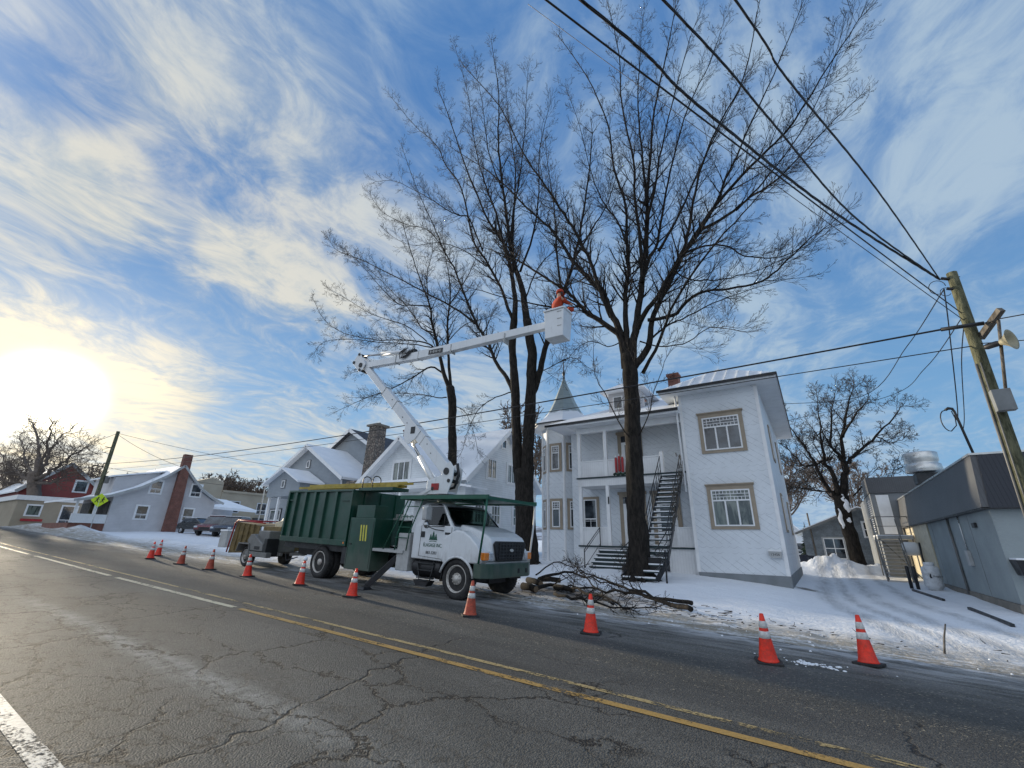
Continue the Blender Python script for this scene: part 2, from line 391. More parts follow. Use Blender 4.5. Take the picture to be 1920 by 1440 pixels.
# cloud colour: cool grey-white away from the sun, cream toward it
sd = t.vm('DOT_PRODUCT', D, SUN)
warmf = t.ss(sd, .60, .96)
ccol = t.mix(warmf, (.44, .57, .70), (.82, .79, .69))
ccol = t.mix(t.ss(t.m('ADD', t.m('MULTIPLY', n2, .6), t.m('MULTIPLY', n3, .4)), .36, .60), t.mix(1., ccol, (.60, .72, .90), 'MULTIPLY'), ccol)
skyc = t.mix(t.m('MULTIPLY', dens, .92), bl, ccol)
# brighter white sky added behind the viewer to fill the street-facing walls
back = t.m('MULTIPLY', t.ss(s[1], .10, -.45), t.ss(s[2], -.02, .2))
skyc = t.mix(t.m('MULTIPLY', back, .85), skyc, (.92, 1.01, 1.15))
# glow of the veiled sun
g1 = t.ss(sd, math.cos(R(17)), 1.0); g2 = t.m('MULTIPLY', t.m('POWER', t.ss(sd, math.cos(R(6.0)), 1.0), 3.5), t.m('ADD', .45, t.m('MULTIPLY', n2, 1.1)))
g1 = t.m('POWER', g1, 2.6)
gl = t.m('MULTIPLY', g1, t.m('ADD', .25, t.m('MULTIPLY', dens, .75)))
skyc = t.mix(gl, skyc, (.60, .43, .16), 'ADD')
skyc = t.mix(g2, skyc, (3.2, 2.9, 2.2), 'ADD')
below = t.ss(s[2], -.06, -.01)
skyc = t.mix(below, (.35, .38, .42), skyc)
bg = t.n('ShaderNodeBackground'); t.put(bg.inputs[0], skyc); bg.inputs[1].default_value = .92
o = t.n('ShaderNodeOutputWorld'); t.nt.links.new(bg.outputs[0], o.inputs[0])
sl = bpy.data.lights.new('sun', 'SUN'); sl.energy = 5.0; sl.angle = R(1.6); sl.color = (1.0, .86, .64)
so = bpy.data.objects.new('sun', sl); col.objects.link(so); so.rotation_euler = SUN.to_track_quat('Z', 'Y').to_euler()
sc.view_settings.view_transform = 'Standard'; sc.view_settings.look = 'None'; sc.view_settings.exposure = .07; sc.view_settings.gamma = 1
sc.cycles.max_bounces = 6; sc.cycles.transparent_max_bounces = 12; sc.cycles.sample_clamp_indirect = 4
w.cycles.sampling_method = 'MANUAL'; w.cycles.sample_map_resolution = 512
# ---------------------------------------------------------------- ground sheet (snow) and road
def axis(lo, hi, segs):
    out = []; 
    for a, b, st in segs:
        k = max(1, round((b-a)/st)); out += [a+(b-a)*i/k for i in range(k)]
    return out+[segs[-1][1]]
def lump(x, y):
    h = 0.
    # ploughed ridge and trampled snow along the road edge
    ed = 11.0 + .5*mnoise.noise(V((x*.22, 3, 0)))
    if x < -20: ed = 9.9
    r = math.exp(-((y-ed-.9)/.8)**2)
    h += r*(.05 + .06*mnoise.noise(V((x*.9, y*1.2, 1))) + .05*mnoise.noise(V((x*2.6, y*2.6, 4))))
    dr = sstep(x, -2.2, -.6)*(1-sstep(x, 3.6, 4.2))
    if y > 12: h += (1-dr)*sstep(y, 12, 13.5)*(.05+.045*mnoise.noise(V((x*.35, y*.35, 9))) + .022*mnoise.noise(V((x*1.7, y*1.7, 2))) - .05*max(0, mnoise.noise(V((x*3.1, y*3.1, 8)))-.42))
    for cx, cy, rx, ry, hh in ((.35, 36.5, 2.3, 2.0, 1.05), (2.9, 38, 1.0, 1.5, .5), (-55, 12.6, 4.5, 1.2, .55), (-48, 12.2, 2.5, .8, .3), (-27, 13.6, 7, .9, .28), (-21, 12.8, 3, .6, .2), (-38, 13.2, 4, .9, .25), (-70, 12.5, 9, 1.2, .4)):
        q = ((x-cx)/rx)**2+((y-cy)/ry)**2
        if q < 4: h += hh*math.exp(-q*1.3)*(1+.35*mnoise.noise(V((x*1.6, y*1.6, 3)))+.2*mnoise.noise(V((x*4, y*4, 5))))
    return h
xs = axis(0, 0, [(-900, -150, 60), (-150, -80, 6), (-80, -30, 1.2), (-30, -12, .35), (-12, 6, .16), (6, 14, .8), (14, 60, 6), (60, 900, 80)])
ys = axis(0, 0, [(-300, -20, 30), (-20, 9.0, 2.4), (9.0, 15, .14), (15, 24, .35), (24, 42, .5), (42, 80, 4), (80, 900, 60)])
mb = MB(); ny = len(ys); vs = []
for x in xs:
    for y in ys:
        z = gz(x, y)
        if 9.6 < y < 60 and -90 < x < 14: z += lump(x, y)*sstep(y, 9.6, 11)
        if y <= 9.4: z -= .03
        vs.append((x, y, z))
mb.add(vs, [(i*ny+j, (i+1)*ny+j, (i+1)*ny+j+1, i*ny+j+1) for i in range(len(xs)-1) for j in range(ny-1)], True)
m, t = newmat('snow_ground'); p = wpos(t); s = t.sep(p)
X, Y = s[0], s[1]
nA = t.noise(p, .55, 5, .6); nB = t.noise(p, 3.2, 6, .65); nC = t.noise(p, 14., 5, .6)
snow = t.mix(nB, (.76, .79, .84), (.86, .88, .91))
# icy, dirty verge beside the road
ed = t.m('SUBTRACT', Y, t.m('ADD', t.m('MULTIPLY', t.m('SUBTRACT', nA, .5), 2.2), t.m('MULTIPLY', t.m('SUBTRACT', nB, .5), 1.6)))
verge = t.ss(ed, 11.0, 13.8, 1, 0)
vs_ = t.noise(t.vm('MULTIPLY', p, (.5, 2.6, 1)), 1.8, 7, .68)
vmix = t.m('MULTIPLY', verge, t.ss(t.m('ADD', t.m('MULTIPLY', vs_, .6), t.m('MULTIPLY', nC, .4)), .36, .56, .25, 1.))
c = t.mix(vmix, snow, t.mix(nC, (.15, .125, .09), (.36, .32, .25)))
# driveway: compressed icy snow with curving tyre tracks
dx = t.m('SUBTRACT', X, t.m('MULTIPLY', t.m('POWER', t.ss(Y, 24, 11), 2.), 1.6))
dmask = t.m('MULTIPLY', t.m('MULTIPLY', t.ss(X, -1.6, -.5), t.ss(X, 3.9, 3.3)), t.ss(Y, 10.5, 12.5))
trk = 0.
def gauss(c0, wd): return t.ss(t.m('ABSOLUTE', t.m('SUBTRACT', t.m('ADD', dx, t.m('MULTIPLY', nA, .5)), c0)), .02, wd, 1, 0)
trk = t.m('MAXIMUM', t.m('MAXIMUM', gauss(.1, .45), gauss(1.5, .42)), t.m('MAXIMUM', gauss(.75, .3), gauss(2.5, .35)))
trk = t.m('MULTIPLY', t.m('MULTIPLY', trk, dmask), t.ss(t.noise(t.vm('MULTIPLY', p, (2.5, .4, 1)), 1.4, 6, .7), .32, .66, .1, .85))
c = t.mix(t.m('MULTIPLY', trk, .9), c, (.33, .34, .35))
c = t.mix(t.m('MULTIPLY', dmask, .25), c, (.62, .65, .70))
spk = t.m('MULTIPLY', t.ss(t.noise(p, 42., 2), .68, .74), t.ss(Y, 16, 11))
c = t.mix(spk, c, (.07, .055, .045))
h = t.m('ADD', t.m('MULTIPLY', nB, .6), t.m('ADD', t.m('MULTIPLY', nC, .25), t.m('MULTIPLY', trk, -.6)))
def spot(x0, y0, r0, r1, sx=1.):
    dd = t.vm('LENGTH', t.vm('MULTIPLY', t.vm('SUBTRACT', p, (x0, y0, 0)), (sx, 1, 0)))
    return t.ss(t.m('ADD', dd, t.m('MULTIPLY', t.m('SUBTRACT', nB, .5), 1.3)), r0, r1, 1, 0)
melt = t.m('MAXIMUM', t.m('MAXIMUM', spot(-5.9, 17.4, .45, .85), spot(-12.6, 19.2, .5, .9)), t.m('MAXIMUM', spot(-.75, 22.2, .3, .75, 1.5), spot(-6.6, 13.2, .5, 1.6, .5)))
c = t.mix(t.m('MULTIPLY', melt, .85), c, t.mix(nC, (.045, .033, .022), (.13, .10, .07)))
t.out(t.pr(c, t.ss(vmix, 0, 1, .65, .55), 0, t.bump(t.m('ADD', h, t.m('MULTIPLY', t.noise(p, 1.5, 3), .8)), .75, .14), .35))
ORG = V((0, 0, 0)); g = mb.build('ground', m); tag(g, None, None, kind='structure')
# road
xs = axis(0, 0, [(-900, -120, 60), (-120, -40, 4), (-40, 8, .5), (8, 60, 4)])
ys = axis(0, 0, [(-7.5, 6.5, .5), (6.5, 11.9, .18)])
def road_y(x, y): return y if x > -30 else y - (0 if x > -120 else 0)
mb = MB(); ny = len(ys); vs = []
def rz(x, y):
    z = gz(x, min(y, 9)) + .004
    z += .022*sstep(y, 3.4, 5.2)*sstep(y, 6.8, 5.2)
    return z
for x in xs:
    e = 11.0 + .5*mnoise.noise(V((x*.22, 3, 0))) if x > -20 else 9.9
    for y in ys:
        z = rz(x, y)
        if y > e-1.0: z -= .12*sstep(y, e-.2, e+.6)
        vs.append((x, y, z))
mb.add(vs, [(i*ny+j, (i+1)*ny+j, (i+1)*ny+j+1, i*ny+j+1) for i in range(len(xs)-1) for j in range(ny-1)], True)
m, t = newmat('asphalt'); p = wpos(t); s = t.sep(p); X, Y = s[0], s[1]
def vor(vec, sc_, feat='F1'):
    nd = t.n('ShaderNodeTexVoronoi', feature=feat); t.put(nd.inputs['Vector'], vec); nd.inputs['Scale'].default_value = sc_; return nd.outputs['Distance'] if feat != 'F1' else nd.outputs['Distance']
big = t.noise(t.vm('MULTIPLY', p, (.25, 1, 1)), .8, 6, .62); mid = t.noise(p, 4.5, 6, .65); fine = t.noise(p, 34., 4, .7); agg = vor(p, 62.)
c = t.mix(t.ss(big, .3, .7), (.062, .061, .057), (.118, .115, .107))
c = t.mix(t.ss(fine, .35, .68), t.mix(1., c, (.55, .55, .55), 'MULTIPLY'), t.mix(1., c, (1.28, 1.28, 1.26), 'MULTIPLY'))
c = t.mix(t.m('MULTIPLY', t.ss(agg, .16, .05), .4), c, (.30, .29, .27))
# lighter worn near lane, darker far lane
c = t.mix(t.ss(Y, 5.4, 2.2, 0, .22), c, (.18, .175, .155))
wt = t.m('ADD', Y, t.m('MULTIPLY', t.m('SUBTRACT', mid, .5), .25))
trk = t.m('MAXIMUM', t.ss(t.m('ABSOLUTE', t.m('SUBTRACT', wt, 6.3)), .15, .6, 1, 0), t.ss(t.m('ABSOLUTE', t.m('SUBTRACT', wt, 8.0)), .15, .6, 1, 0))
c = t.mix(t.m('MULTIPLY', trk, .30), c, (.045, .045, .047))
# pale salt film trail in the near lane
dt = t.m('ABSOLUTE', t.m('SUBTRACT', t.m('ADD', Y, t.m('MULTIPLY', X, -.018)), 2.98))
salt = t.m('MULTIPLY', t.m('MULTIPLY', t.ss(dt, .02, .34, 1, 0), t.ss(t.m('ADD', mid, t.m('MULTIPLY', fine, .3)), .42, .85)), t.m('MULTIPLY', t.ss(X, -17, -10), t.ss(X, -1.5, -5.5)))
c = t.mix(t.m('MULTIPLY', salt, .6), c, (.40, .40, .37))
# snow dust and slush toward the parked truck and verge
em = t.m('ADD', Y, t.m('MULTIPLY', t.m('SUBTRACT', big, .5), 2.4))
slush = t.ss(em, 8.0, 11.6)
sn = t.noise(t.vm('MULTIPLY', p, (.35, 2.2, 1)), 2.2, 8, .68)
c = t.mix(t.m('MULTIPLY', slush, t.ss(sn, .36, .62)), c, t.mix(fine, (.25, .245, .235), (.50, .51, .52)))
pk = t.m('MULTIPLY', t.ss(Y, 9.6, 11.4), t.ss(t.noise(t.vm('MULTIPLY', p, (.8, 1.7, 1)), 1.4, 7, .7), .46, .58))
c = t.mix(pk, c, (.74, .76, .80))
saw = t.m('MULTIPLY', t.ss(t.noise(p, 26., 3, .6), .61, .68), t.ss(Y, 5.2, 7.0))
c = t.mix(t.m('MULTIPLY', saw, .55), c, (.48, .42, .30))
# cracks
wv = t.vm('SCALE', t.vm('SUBTRACT', t.noise(p, 1.6, 6, .7, col_=True), (.5, .5, .5)), sc_=.75)
wv2 = t.vm('SCALE', t.vm('SUBTRACT', t.noise(p, 9., 4, .7, col_=True), (.5, .5, .5)), sc_=.12)
pc = t.vm('ADD', t.vm('ADD', t.vm('MULTIPLY', p, (1., 1., 0.)), wv), wv2)
e1 = vor(t.vm('MULTIPLY', pc, (.55, 1.15, 1)), .78, 'DISTANCE_TO_EDGE'); e2 = vor(t.vm('MULTIPLY', pc, (.8, 1., 1)), 2.4, 'DISTANCE_TO_EDGE')
k1 = t.m('MULTIPLY', t.ss(e1, .003, .021, 1, 0), t.ss(t.m('ADD', t.noise(p, .42, 3), t.m('SUBTRACT', t.ss(Y, 5., 3., 0, .09), t.ss(Y, 5.0, 6.0, 0, .13))), .42, .52))
near = t.m('MULTIPLY', t.ss(Y, 4.4, 2.4), t.ss(X, -1.0, -3.2))
k2 = t.m('MULTIPLY', t.ss(e2, .004, .030, 1, 0), t.m('MULTIPLY', near, t.ss(t.noise(p, .9, 3), .30, .42)))
lc = t.m('SUBTRACT', t.m('ADD', X, t.m('ADD', t.m('MULTIPLY', Y, .22), t.m('MULTIPLY', t.m('SUBTRACT', t.noise(p, .8, 5, .6), .5), 1.1))), -1.05)
tr = t.m('ABSOLUTE', t.m('SUBTRACT', t.m('FRACT', t.m('DIVIDE', lc, 5.6)), .5))
k3 = t.m('MULTIPLY', t.ss(tr, .0012, .0042, 1, 0), t.ss(Y, 7.6, 5.4))
k4 = t.m('MULTIPLY', t.ss(tr, .003, .011, 1, 0), t.m('MULTIPLY', t.ss(Y, 5.9, 5.2), t.ss(t.noise(p, 6., 3), .45, .6)))
kk = t.m('MAXIMUM', t.m('MAXIMUM', k1, k2), t.m('MAXIMUM', k3, t.m('MULTIPLY', k4, .6)))
c = t.mix(t.m('MULTIPLY', kk, .96), c, (.010, .009, .009))
h = t.m('ADD', t.m('ADD', t.m('MULTIPLY', fine, .5), t.m('MULTIPLY', agg, -.7)), t.m('ADD', t.m('MULTIPLY', kk, -1.4), t.m('MULTIPLY', mid, .35)))
t.out(t.pr(c, t.ss(slush, 0, 1, .74, .55), 0, t.bump(h, .7, .018), .28))
ORG = V((0, 0, 0)); g = mb.build('road', m); tag(g, None, None, kind='structure')
# painted lines
def linemat(name, c0, amt, seed):
    m, t = newmat(name); p = t.vm('ADD', wpos(t), (seed, seed*2, 0)); s = t.sep(wpos(t))
    n = t.noise(t.vm('MULTIPLY', p, (.6, 1.6, 1)), 5., 8, .72); n2 = t.noise(p, 30., 4, .7); n3 = t.noise(p, .5, 2)
    a = t.ss(t.m('ADD', t.m('MULTIPLY', n, .55), t.m('ADD', t.m('MULTIPLY', n2, .32), t.m('MULTIPLY', n3, .28))), amt, amt+.09)
    cc = t.mix(t.ss(n2, .3, .7), tuple(x*.72 for x in c0), c0)
    tr = t.n('ShaderNodeBsdfTransparent'); b = t.pr(cc, .6, 0, t.bump(n2, .5, .01), .4)
    mx = t.n('ShaderNodeMixShader'); t.put(mx.inputs[0], a); t.nt.links.new(tr.outputs[0], mx.inputs[1]); t.nt.links.new(b.outputs[0], mx.inputs[2]); t.out(mx)
    return m
def strip(name, segs, mt):
    mb = MB()
    for x0, x1, ya, yb, wd in segs:
        k = max(1, int((x1-x0)/1.0)); vs = []
        for i in range(k+1):
            f = i/k; x = x0+(x1-x0)*f; y = ya+(yb-ya)*f + .012*mnoise.noise(V((x*1.7, 0, wd)))
            for e in (-.5, -.17, .17, .5): vs.append((x, y+e*wd, rz(x, y+e*wd)+.005))
        mb.add(vs, [(i*4+j, (i+1)*4+j, (i+1)*4+j+1, i*4+j+1) for i in range(k) for j in range(3)])
    g = mb.build(name, mt); tag(g, None, None, kind='structure')
yl = lambda x: 5.30 - .012*(0-x) if x > -25 else 5.0
strip('road_marking_centre_line', [(-10, 12, 5.14, 5.42, .125)], linemat('yellow_line_paint', (.44, .27, .075), .47, 3.))
strip('road_marking_faded_line', [(-90, 12, 5.10, 5.66, .10)], linemat('faded_yellow_paint', (.44, .33, .15), .50, 9.))
strip('road_marking_sunlit_line', [(-16.8, -10.2, 5.04, 5.135, .135), (-26, -17.4, 5.0, 5.035, .13), (-90, -27, 4.6, 4.99, .13)], linemat('sunlit_line_paint', (.60, .55, .40), .47, 5.))  # left run of the yellow line; whitening by the sun put into its colour
strip('road_marking_edge_line', [(-60, -1, 1.32, 1.36, .15)], linemat('white_line_paint', (.56, .55, .51), .515, 7.))
# far hills behind the town
mb = MB(); K = 90; vs = []
for i in range(K+1):
    a = R(78) + R(100)*i/K     # directions
    for j, (r, hh) in enumerate(((330, 0), (520, 13), (700, 22), (900, 10))):
        h = hh*(1+.7*mnoise.noise(V((i*.16, j*.7, 2))) + .2*mnoise.noise(V((i*.7, j, 5))))
        vs.append((math.cos(a)*r, math.sin(a)*r, 1.5+max(h, 0)))
mb.add(vs, [(i*4+j, i*4+j+1, (i+1)*4+j+1, (i+1)*4+j) for i in range(K) for j in range(3)], True)
m, t = newmat('wooded_snowy_hills'); p = wpos(t)
f = t.ss(t.noise(t.vm('MULTIPLY', p, (1, 1, 3)), .035, 8, .7), .42, .56)
t.out(t.pr(t.mix(f, (.55, .60, .68), (.16, .17, .19)), .9, 0, None, .1))
g = mb.build('hills', m); tag(g, None, None, kind='structure')
# ---------------------------------------------------------------- windows
def window(par, o, u, w, h, tw=.0, kind='plain', trim='tan_trim', glass='pane', head=0., frame='white_trim', fw=.055):
    """o: lower-left outer corner of the sash opening on the wall face; u along the wall; outward = u x z"""
    mb = MB(); B = lambda a0, a1, z0, z1, d0, d1: mb.ob(o, u, a0, a1, z0, z1, d0, d1)
    B(0, fw, 0, h, .004, .075); B(w-fw, w, 0, h, .004, .075); B(fw, w-fw, 0, fw, .004, .075); B(fw, w-fw, h-fw, h, .004, .075)
    b = .022
    if kind in ('grid3', 'grid1'):
        zt = h*.70; B(fw, w-fw, zt-.03, zt+.03, .004, .07)
        n = 10 if kind == 'grid3' else 4; iw = (w-2*fw); z0 = zt+.03; z1 = h-fw; r = (z1-z0)/3
        for k in (1, 2): B(fw, w-fw, z0+r*k-b/2, z0+r*k+b/2, .006, .05)
        for k in range(1, n):
            x = fw+iw*k/n
            full = (k == 1 or k == n-1 or (kind == 'grid3' and k == n//2))
            if full: B(x-b/2, x+b/2, z0, z1, .007, .048)
            else:
                B(x-b/2, x+b/2, z0, z0+r, .007, .048); B(x-b/2, x+b/2, z0+2*r, z1, .007, .048)
        if kind == 'grid3':
            for k in (1, 2): x = fw+iw*k/3; B(x-.032, x+.032, fw, zt-.03, .005, .065)
    elif kind == 'casement':
        B(w/2-.045, w/2+.045, fw, h-fw, .005, .07)
        for k in (.25, .75): B(w*k-.012, w*k+.012, fw, h-fw, .006, .05)
    elif kind == 'triple':
        for k in (1, 2): x = w*k/3; B(x-.035, x+.035, fw, h-fw, .005, .068)
    elif kind == 'hung': B(fw, w-fw, h*.36-.03, h*.36+.03, .005, .068); B(fw, w-fw, h*.36-.12, h*.36-.1, .006, .05); B(w/2-.012, w/2+.012, fw, h*.36-.03, .006, .05)
    elif kind == 'nine':
        for k in (1, 2): x = w*k/3; B(x-.02, x+.02, fw, h-fw, .005, .06)
        for k in (1, 2): z = h*k/3; B(fw, w-fw, z-.02, z+.02, .006, .058)
    elif kind == 'four': B(w/2-.03, w/2+.03, fw, h-fw, .005, .06); B(fw, w-fw, h/2-.03, h/2+.03, .006, .058)
    win = mb.build('window', frame, par)
    MB().ob(o, u, fw*.6, w-fw*.6, fw*.6, h-fw*.6, .002, .03).build('pane', glass, win)
    if tw:
        mb = MB(); B = lambda a0, a1, z0, z1, d0, d1: mb.ob(o, u, a0, a1, z0, z1, d0, d1)
        hd = head or tw
        B(-tw, -.001, -tw*.8, h, .003, .05); B(w+.001, w+tw, -tw*.8, h, .003, .05)
        B(-.0, w, -tw*.8, -.002, .003, .05); B(-tw, w+tw, h+.001, h+hd, .003, .055)
        if head:
            B(-tw-.05, w+tw+.05, h+hd+.001, h+hd+.05, .003, .12)
            B(-tw-.03, w+tw+.03, h+hd*.75, h+hd, .0035, .075)
        mb.build('trim', trim, win)
    return win
def wallbox(name, par, x0, x1, y0, y1, z0, z1, m): return MB().box(x0, x1, y0, y1, z0, z1).build(name, m, par)
# ---------------------------------------------------------------- white turreted house
H = thing('turret_house', 'white two-storey shingled house with octagonal turret, double porch and tan window trim', 'house', (-7.0, 23.0, .5))
XL, XW0, XW1, YW = -11.2, -4.48, -1.15, 21.10
ZF = .68; ZT = 8.52
w_ = MB().box(XW0, XW1, YW, 33.0, ZF, ZT).build('wall', 'shingle_white', H)        # right wing
MB().box(XW0+.03, XW1+.035, YW-.035, 33.05, -.6, ZF-.002).build('foundation', 'concrete', H)
MB().box(XL, XW0-.004, 23.0, 32.0, .2, 8.0).build('wall', 'shingle_white', H)       # main body behind the porch
mb = MB()
for x, y in ((XW0, YW), (XW1, YW)):
    sx = 1 if x == XW1 else -1
    mb.box(x-.11 if sx > 0 else x-.025, x+.025 if sx > 0 else x+.11, y-.025, y-.002, ZF, ZT-.02)
mb.box(XW1+.002, XW1+.025, YW-.002, YW+.11, ZF, ZT-.02)
mb.build('corner_board', 'white_trim', H)
u = V((1, 0, 0))
window(H, (-3.56, YW, 5.76), u, 1.53, 1.50, .16, 'grid3', head=.20)
window(H, (-3.58, YW, 2.52), u, 1.52, 1.50, .16, 'grid3', glass='pane_curtain', head=.20)
# side windows on the driveway side
for yy, z0 in ((24.5, 5.8), (29.0, 5.8), (24.5, 2.5), (29.5, 2.5)):
    window(H, (XW1, yy, z0), V((0, 1, 0)), .9, 1.5, .13, 'hung')
# wing roof: eaves box, soffit, low hip
ex0, ex1, ey0, ey1, ez = -5.25, -.32, 20.42, 33.7, 8.62
MB().box(ex0, ex1, ey0, ey1, ez-.10, ez).build('soffit', 'soffit', H)
mb = MB(); hip = [(-2.8, 23.1, 10.3), (-2.8, 31.0, 10.3)]
q = [(ex0-.03, ey0-.03, ez+.09), (ex1+.03, ey0-.03, ez+.09), (ex1+.03, ey1, ez+.09), (ex0-.03, ey1, ez+.09)]
lo = [(x, y, ez+.004) for x, y, z in q]
mb.add(lo+q+hip, [(0, 3, 2, 1), (0, 1, 5, 4), (1, 2, 6, 5), (2, 3, 7, 6), (3, 0, 4, 7), (4, 5, 8), (5, 6, 9, 8), (6, 7, 9), (7, 4, 8, 9)])
rf = mb.build('roof', 'snow_roof', H)
mb = MB()
for k in range(1, 10):
    x = ex0+(ex1-ex0)*k/10; t_ = 1-abs(k-5)/5.0
    top = V((x, ey0+(23.1-ey0)*t_, ez+.09+(10.3-ez-.09)*t_))
    mb.beam((x, ey0-.03, ez+.105), top+V((0, 0, .02)), .035, .05)
mb.build('seam', 'snow_tin', rf)
MB().box(ex0-.06, ex1+.06, ey0-.09, ey0-.032, ez-.02, ez+.10).build('gutter', 'black_metal', rf)
MB().box(ex1+.031, ex1+.07, ey0-.03, ey1, ez-.02, ez+.10).build('gutter', 'black_metal', rf)
mb = MB().box(-5.95, -5.35, 25.7, 26.3, 8.7, 11.35); mb.box(-6.01, -5.29, 25.64, 26.36, 11.35, 11.5)
ch = mb.build('chimney', 'brick_red', rf)
# downpipe at the inner corner of the wing
MB().tube([(-4.62, 21.02, 8.5), (-4.62, 21.02, 7.6), (-4.6, 21.03, 4.0)], .045, 8).build('downpipe', 'white_trim', H)
# main roof over body and porch
my0, mz = 20.75, 7.78
mb = MB(); a, b_ = XL-.45, -4.49
e = [(a, my0, mz), (b_, my0, mz), (b_, 32.6, mz), (a, 32.6, mz)]; rg = [(-8.2, 26.6, 10.35), (b_, 26.6, 10.35)]
mb.add(e+[(x, y, z+.12) for x, y, z in e]+rg, [(0, 3, 2, 1), (0, 1, 5, 4), (1, 2, 6, 5), (2, 3, 7, 6), (3, 0, 4, 7), (4, 5, 9, 8), (5, 6, 9), (6, 7, 8, 9), (7, 4, 8)])
rf = mb.build('roof', 'snow_roof', H)
MB().box(a-.05, b_, my0-.06, my0-.002, mz-.02, mz+.10).build('gutter', 'black_metal', rf)
# dormer
o1 = atY(1160, 792, 22.6); dx0, dx1 = -8.55, -6.75
mb = MB().box(dx0, dx1, 22.5, 25.2, 8.2, 9.72)
dm = mb.build('dormer', 'clap_pale', rf)
mb = MB(); pts = [(dx0-.35, 22.15, 9.72), (dx1+.35, 22.15, 9.72), (dx1+.35, 25.6, 9.72), (dx0-.35, 25.6, 9.72)]
mb.add([(x, y, z) for x, y, z in pts]+[(x, y, z+.1) for x, y, z in pts]+[((dx0+dx1)/2, 23.3, 10.6), ((dx0+dx1)/2, 25.4, 10.6)],
       [(0, 3, 2, 1), (0, 1, 5, 4), (1, 2, 6, 5), (2, 3, 7, 6), (3, 0, 4, 7), (4, 5, 8), (5, 6, 9, 8), (6, 7, 9), (7, 4, 8, 9)])
mb.build('dormer_roof', 'snow_roof', rf)
window(H, (dx0+.28, 22.5, 8.75), u, .55, .75, 0, 'plain'); window(H, (dx1-.83, 22.5, 8.75), u, .55, .75, 0, 'plain')
window(H, (dx1, 22.95, 8.75), V((0, 1, 0)), .8, .75, 0, 'plain')
# porch
YP = 21.45; PX0, PX1 = -10.12, -4.49
MB().box(PX0, PX1, YP, 22.99, 1.50, 1.62).build('porch_floor', 'bead_white', H)
for z_ in (1.56, 4.90): MB().box(PX0-.04, PX1, YP-.06, YP-.002, z_, z_+.075).build('floor_edge', 'dark_wood', H)
mb = MB().box(PX0, PX0+1.0, YP+.02, YP+.06, .2, 1.5); mb.box(PX0, PX0+.04, YP+.06, 22.99, .2, 1.5); mb.build('skirting', 'bead_white', H)
MB().box(-5.75, PX1, YP+.02, YP+.06, .1, 1.5).build('skirting', 'bead_white', H)
mb = MB().box(PX0, PX1, YP, 22.99, 4.52, 4.90); mb.build('porch_ceiling', 'bead_white', H)
MB().box(PX0-.3, PX1, my0+.02, 22.99, mz-.12, mz-.02).build('soffit', 'soffit', H)
MB().box(PX0, PX1, YP+.02, YP+.14, mz-.42, mz-.122).build('beam', 'white_trim', H)
for x in (PX0+.02, -8.60):
    MB().box(x, x+.17, YP+.02, YP+.19, 1.62, 4.52).build('post', 'white_trim', H, .01)
    MB().box(x, x+.17, YP+.02, YP+.19, 4.97, mz-.42).build('post', 'white_trim', H, .01)
def rail(x0, x1, z, m='bead_white'):
    mb = MB().box(x0, x1, YP+.06, YP+.11, z, z+.80); r_ = mb.build('railing', m, H)
    MB().box(x0, x1, YP+.03, YP+.14, z+.802, z+.86).build('handrail', 'white_trim', r_)
rail(PX0+.19, -8.60, 4.98); rail(-8.43, -5.72, 4.98); rail(PX0+.19, -8.60, 1.64); rail(-5.3, PX1, 1.64)
MB().box(-5.74, -5.58, YP+.0, YP+.15, 4.97, 6.0).build('post', 'white_trim', H, .01)
MB().tube([(-8.46, YP+.0, 3.6), (-8.46, YP+.0, 3.95)], .035, 8).build('thermometer', 'black_metal', H)
# doors and porch windows on the main wall
def door(x, z, wd=.9, ht=2.15, glass=True):
    mb = MB().ob((x, 22.99, z), u, 0, wd, 0, ht, .0, .05); d_ = mb.build('door', 'white_trim', H)
    MB().ob((x, 22.99, z), u, .2, wd-.2, .75, ht-.15, .051, .062).build('pane', 'pane', d_)
    mb = MB(); P = lambda a0, a1, z0, z1, dd=.05: mb.ob((x, 22.99, z), u, a0, a1, z0, z1, 0, dd)
    P(-.2, -.001, 0, ht+.45); P(wd+.001, wd+.2, 0, ht+.45); P(0, wd, ht+.35, ht+.45); P(-.26, wd+.26, ht+.451, ht+.60, .09)
    mb.build('trim', 'tan_trim', d_)
    MB().ob((x, 22.99, z), u, 0, wd, ht+.01, ht+.345, 0, .04).build('transom', 'pane', d_)
    MB().tube([(x+wd-.1, 22.9, z+1.0), (x+wd-.1, 22.86, z+1.0)], .03, 8).build('handle', 'steel', d_)
door(-8.25, 1.62, 1.0, 2.1); door(-6.55, 1.62, 1.0, 2.1); door(-8.15, 4.97, .95, 2.0)
window(H, (-10.5, 22.99, 2.4), u, .75, 1.6, .14, 'hung')
# front steps
fs = []
mb = MB()
for k in range(6):
    z = 1.56-.165*(k+1)+.02; y = YP-.08-.30*k
    mb.box(-8.95, -6.2, y-.31, y, z-.05, z)
    if k < 5: mb.box(-8.9, -6.25, y-.28, y-.26, z-.16, z-.05)
st = mb.build('front_steps', 'dark_wood', H)
mb = MB()
for k in range(6):
    z = 1.56-.165*(k+1)+.02; y = YP-.08-.30*k
    mb.box(-8.92, -6.22, y-.30, y-.03, z+.001, z+.035+.02*random.Random(k).random())
mb.build('snow_cover', 'snow', st)
mb = MB(); p0 = V((-8.98, YP-.05, 2.48)); p1 = V((-8.98, YP-1.95, 1.45))
mb.tube([p0, p1], .022, 6); mb.tube([p0-V((0, 0, .12)), p1-V((0, 0, .12))], .016, 6); mb.tube([p1, (p1.x, p1.y, .55)], .024, 6); mb.tube([p0, (p0.x, p0.y, 1.6)], .024, 6)
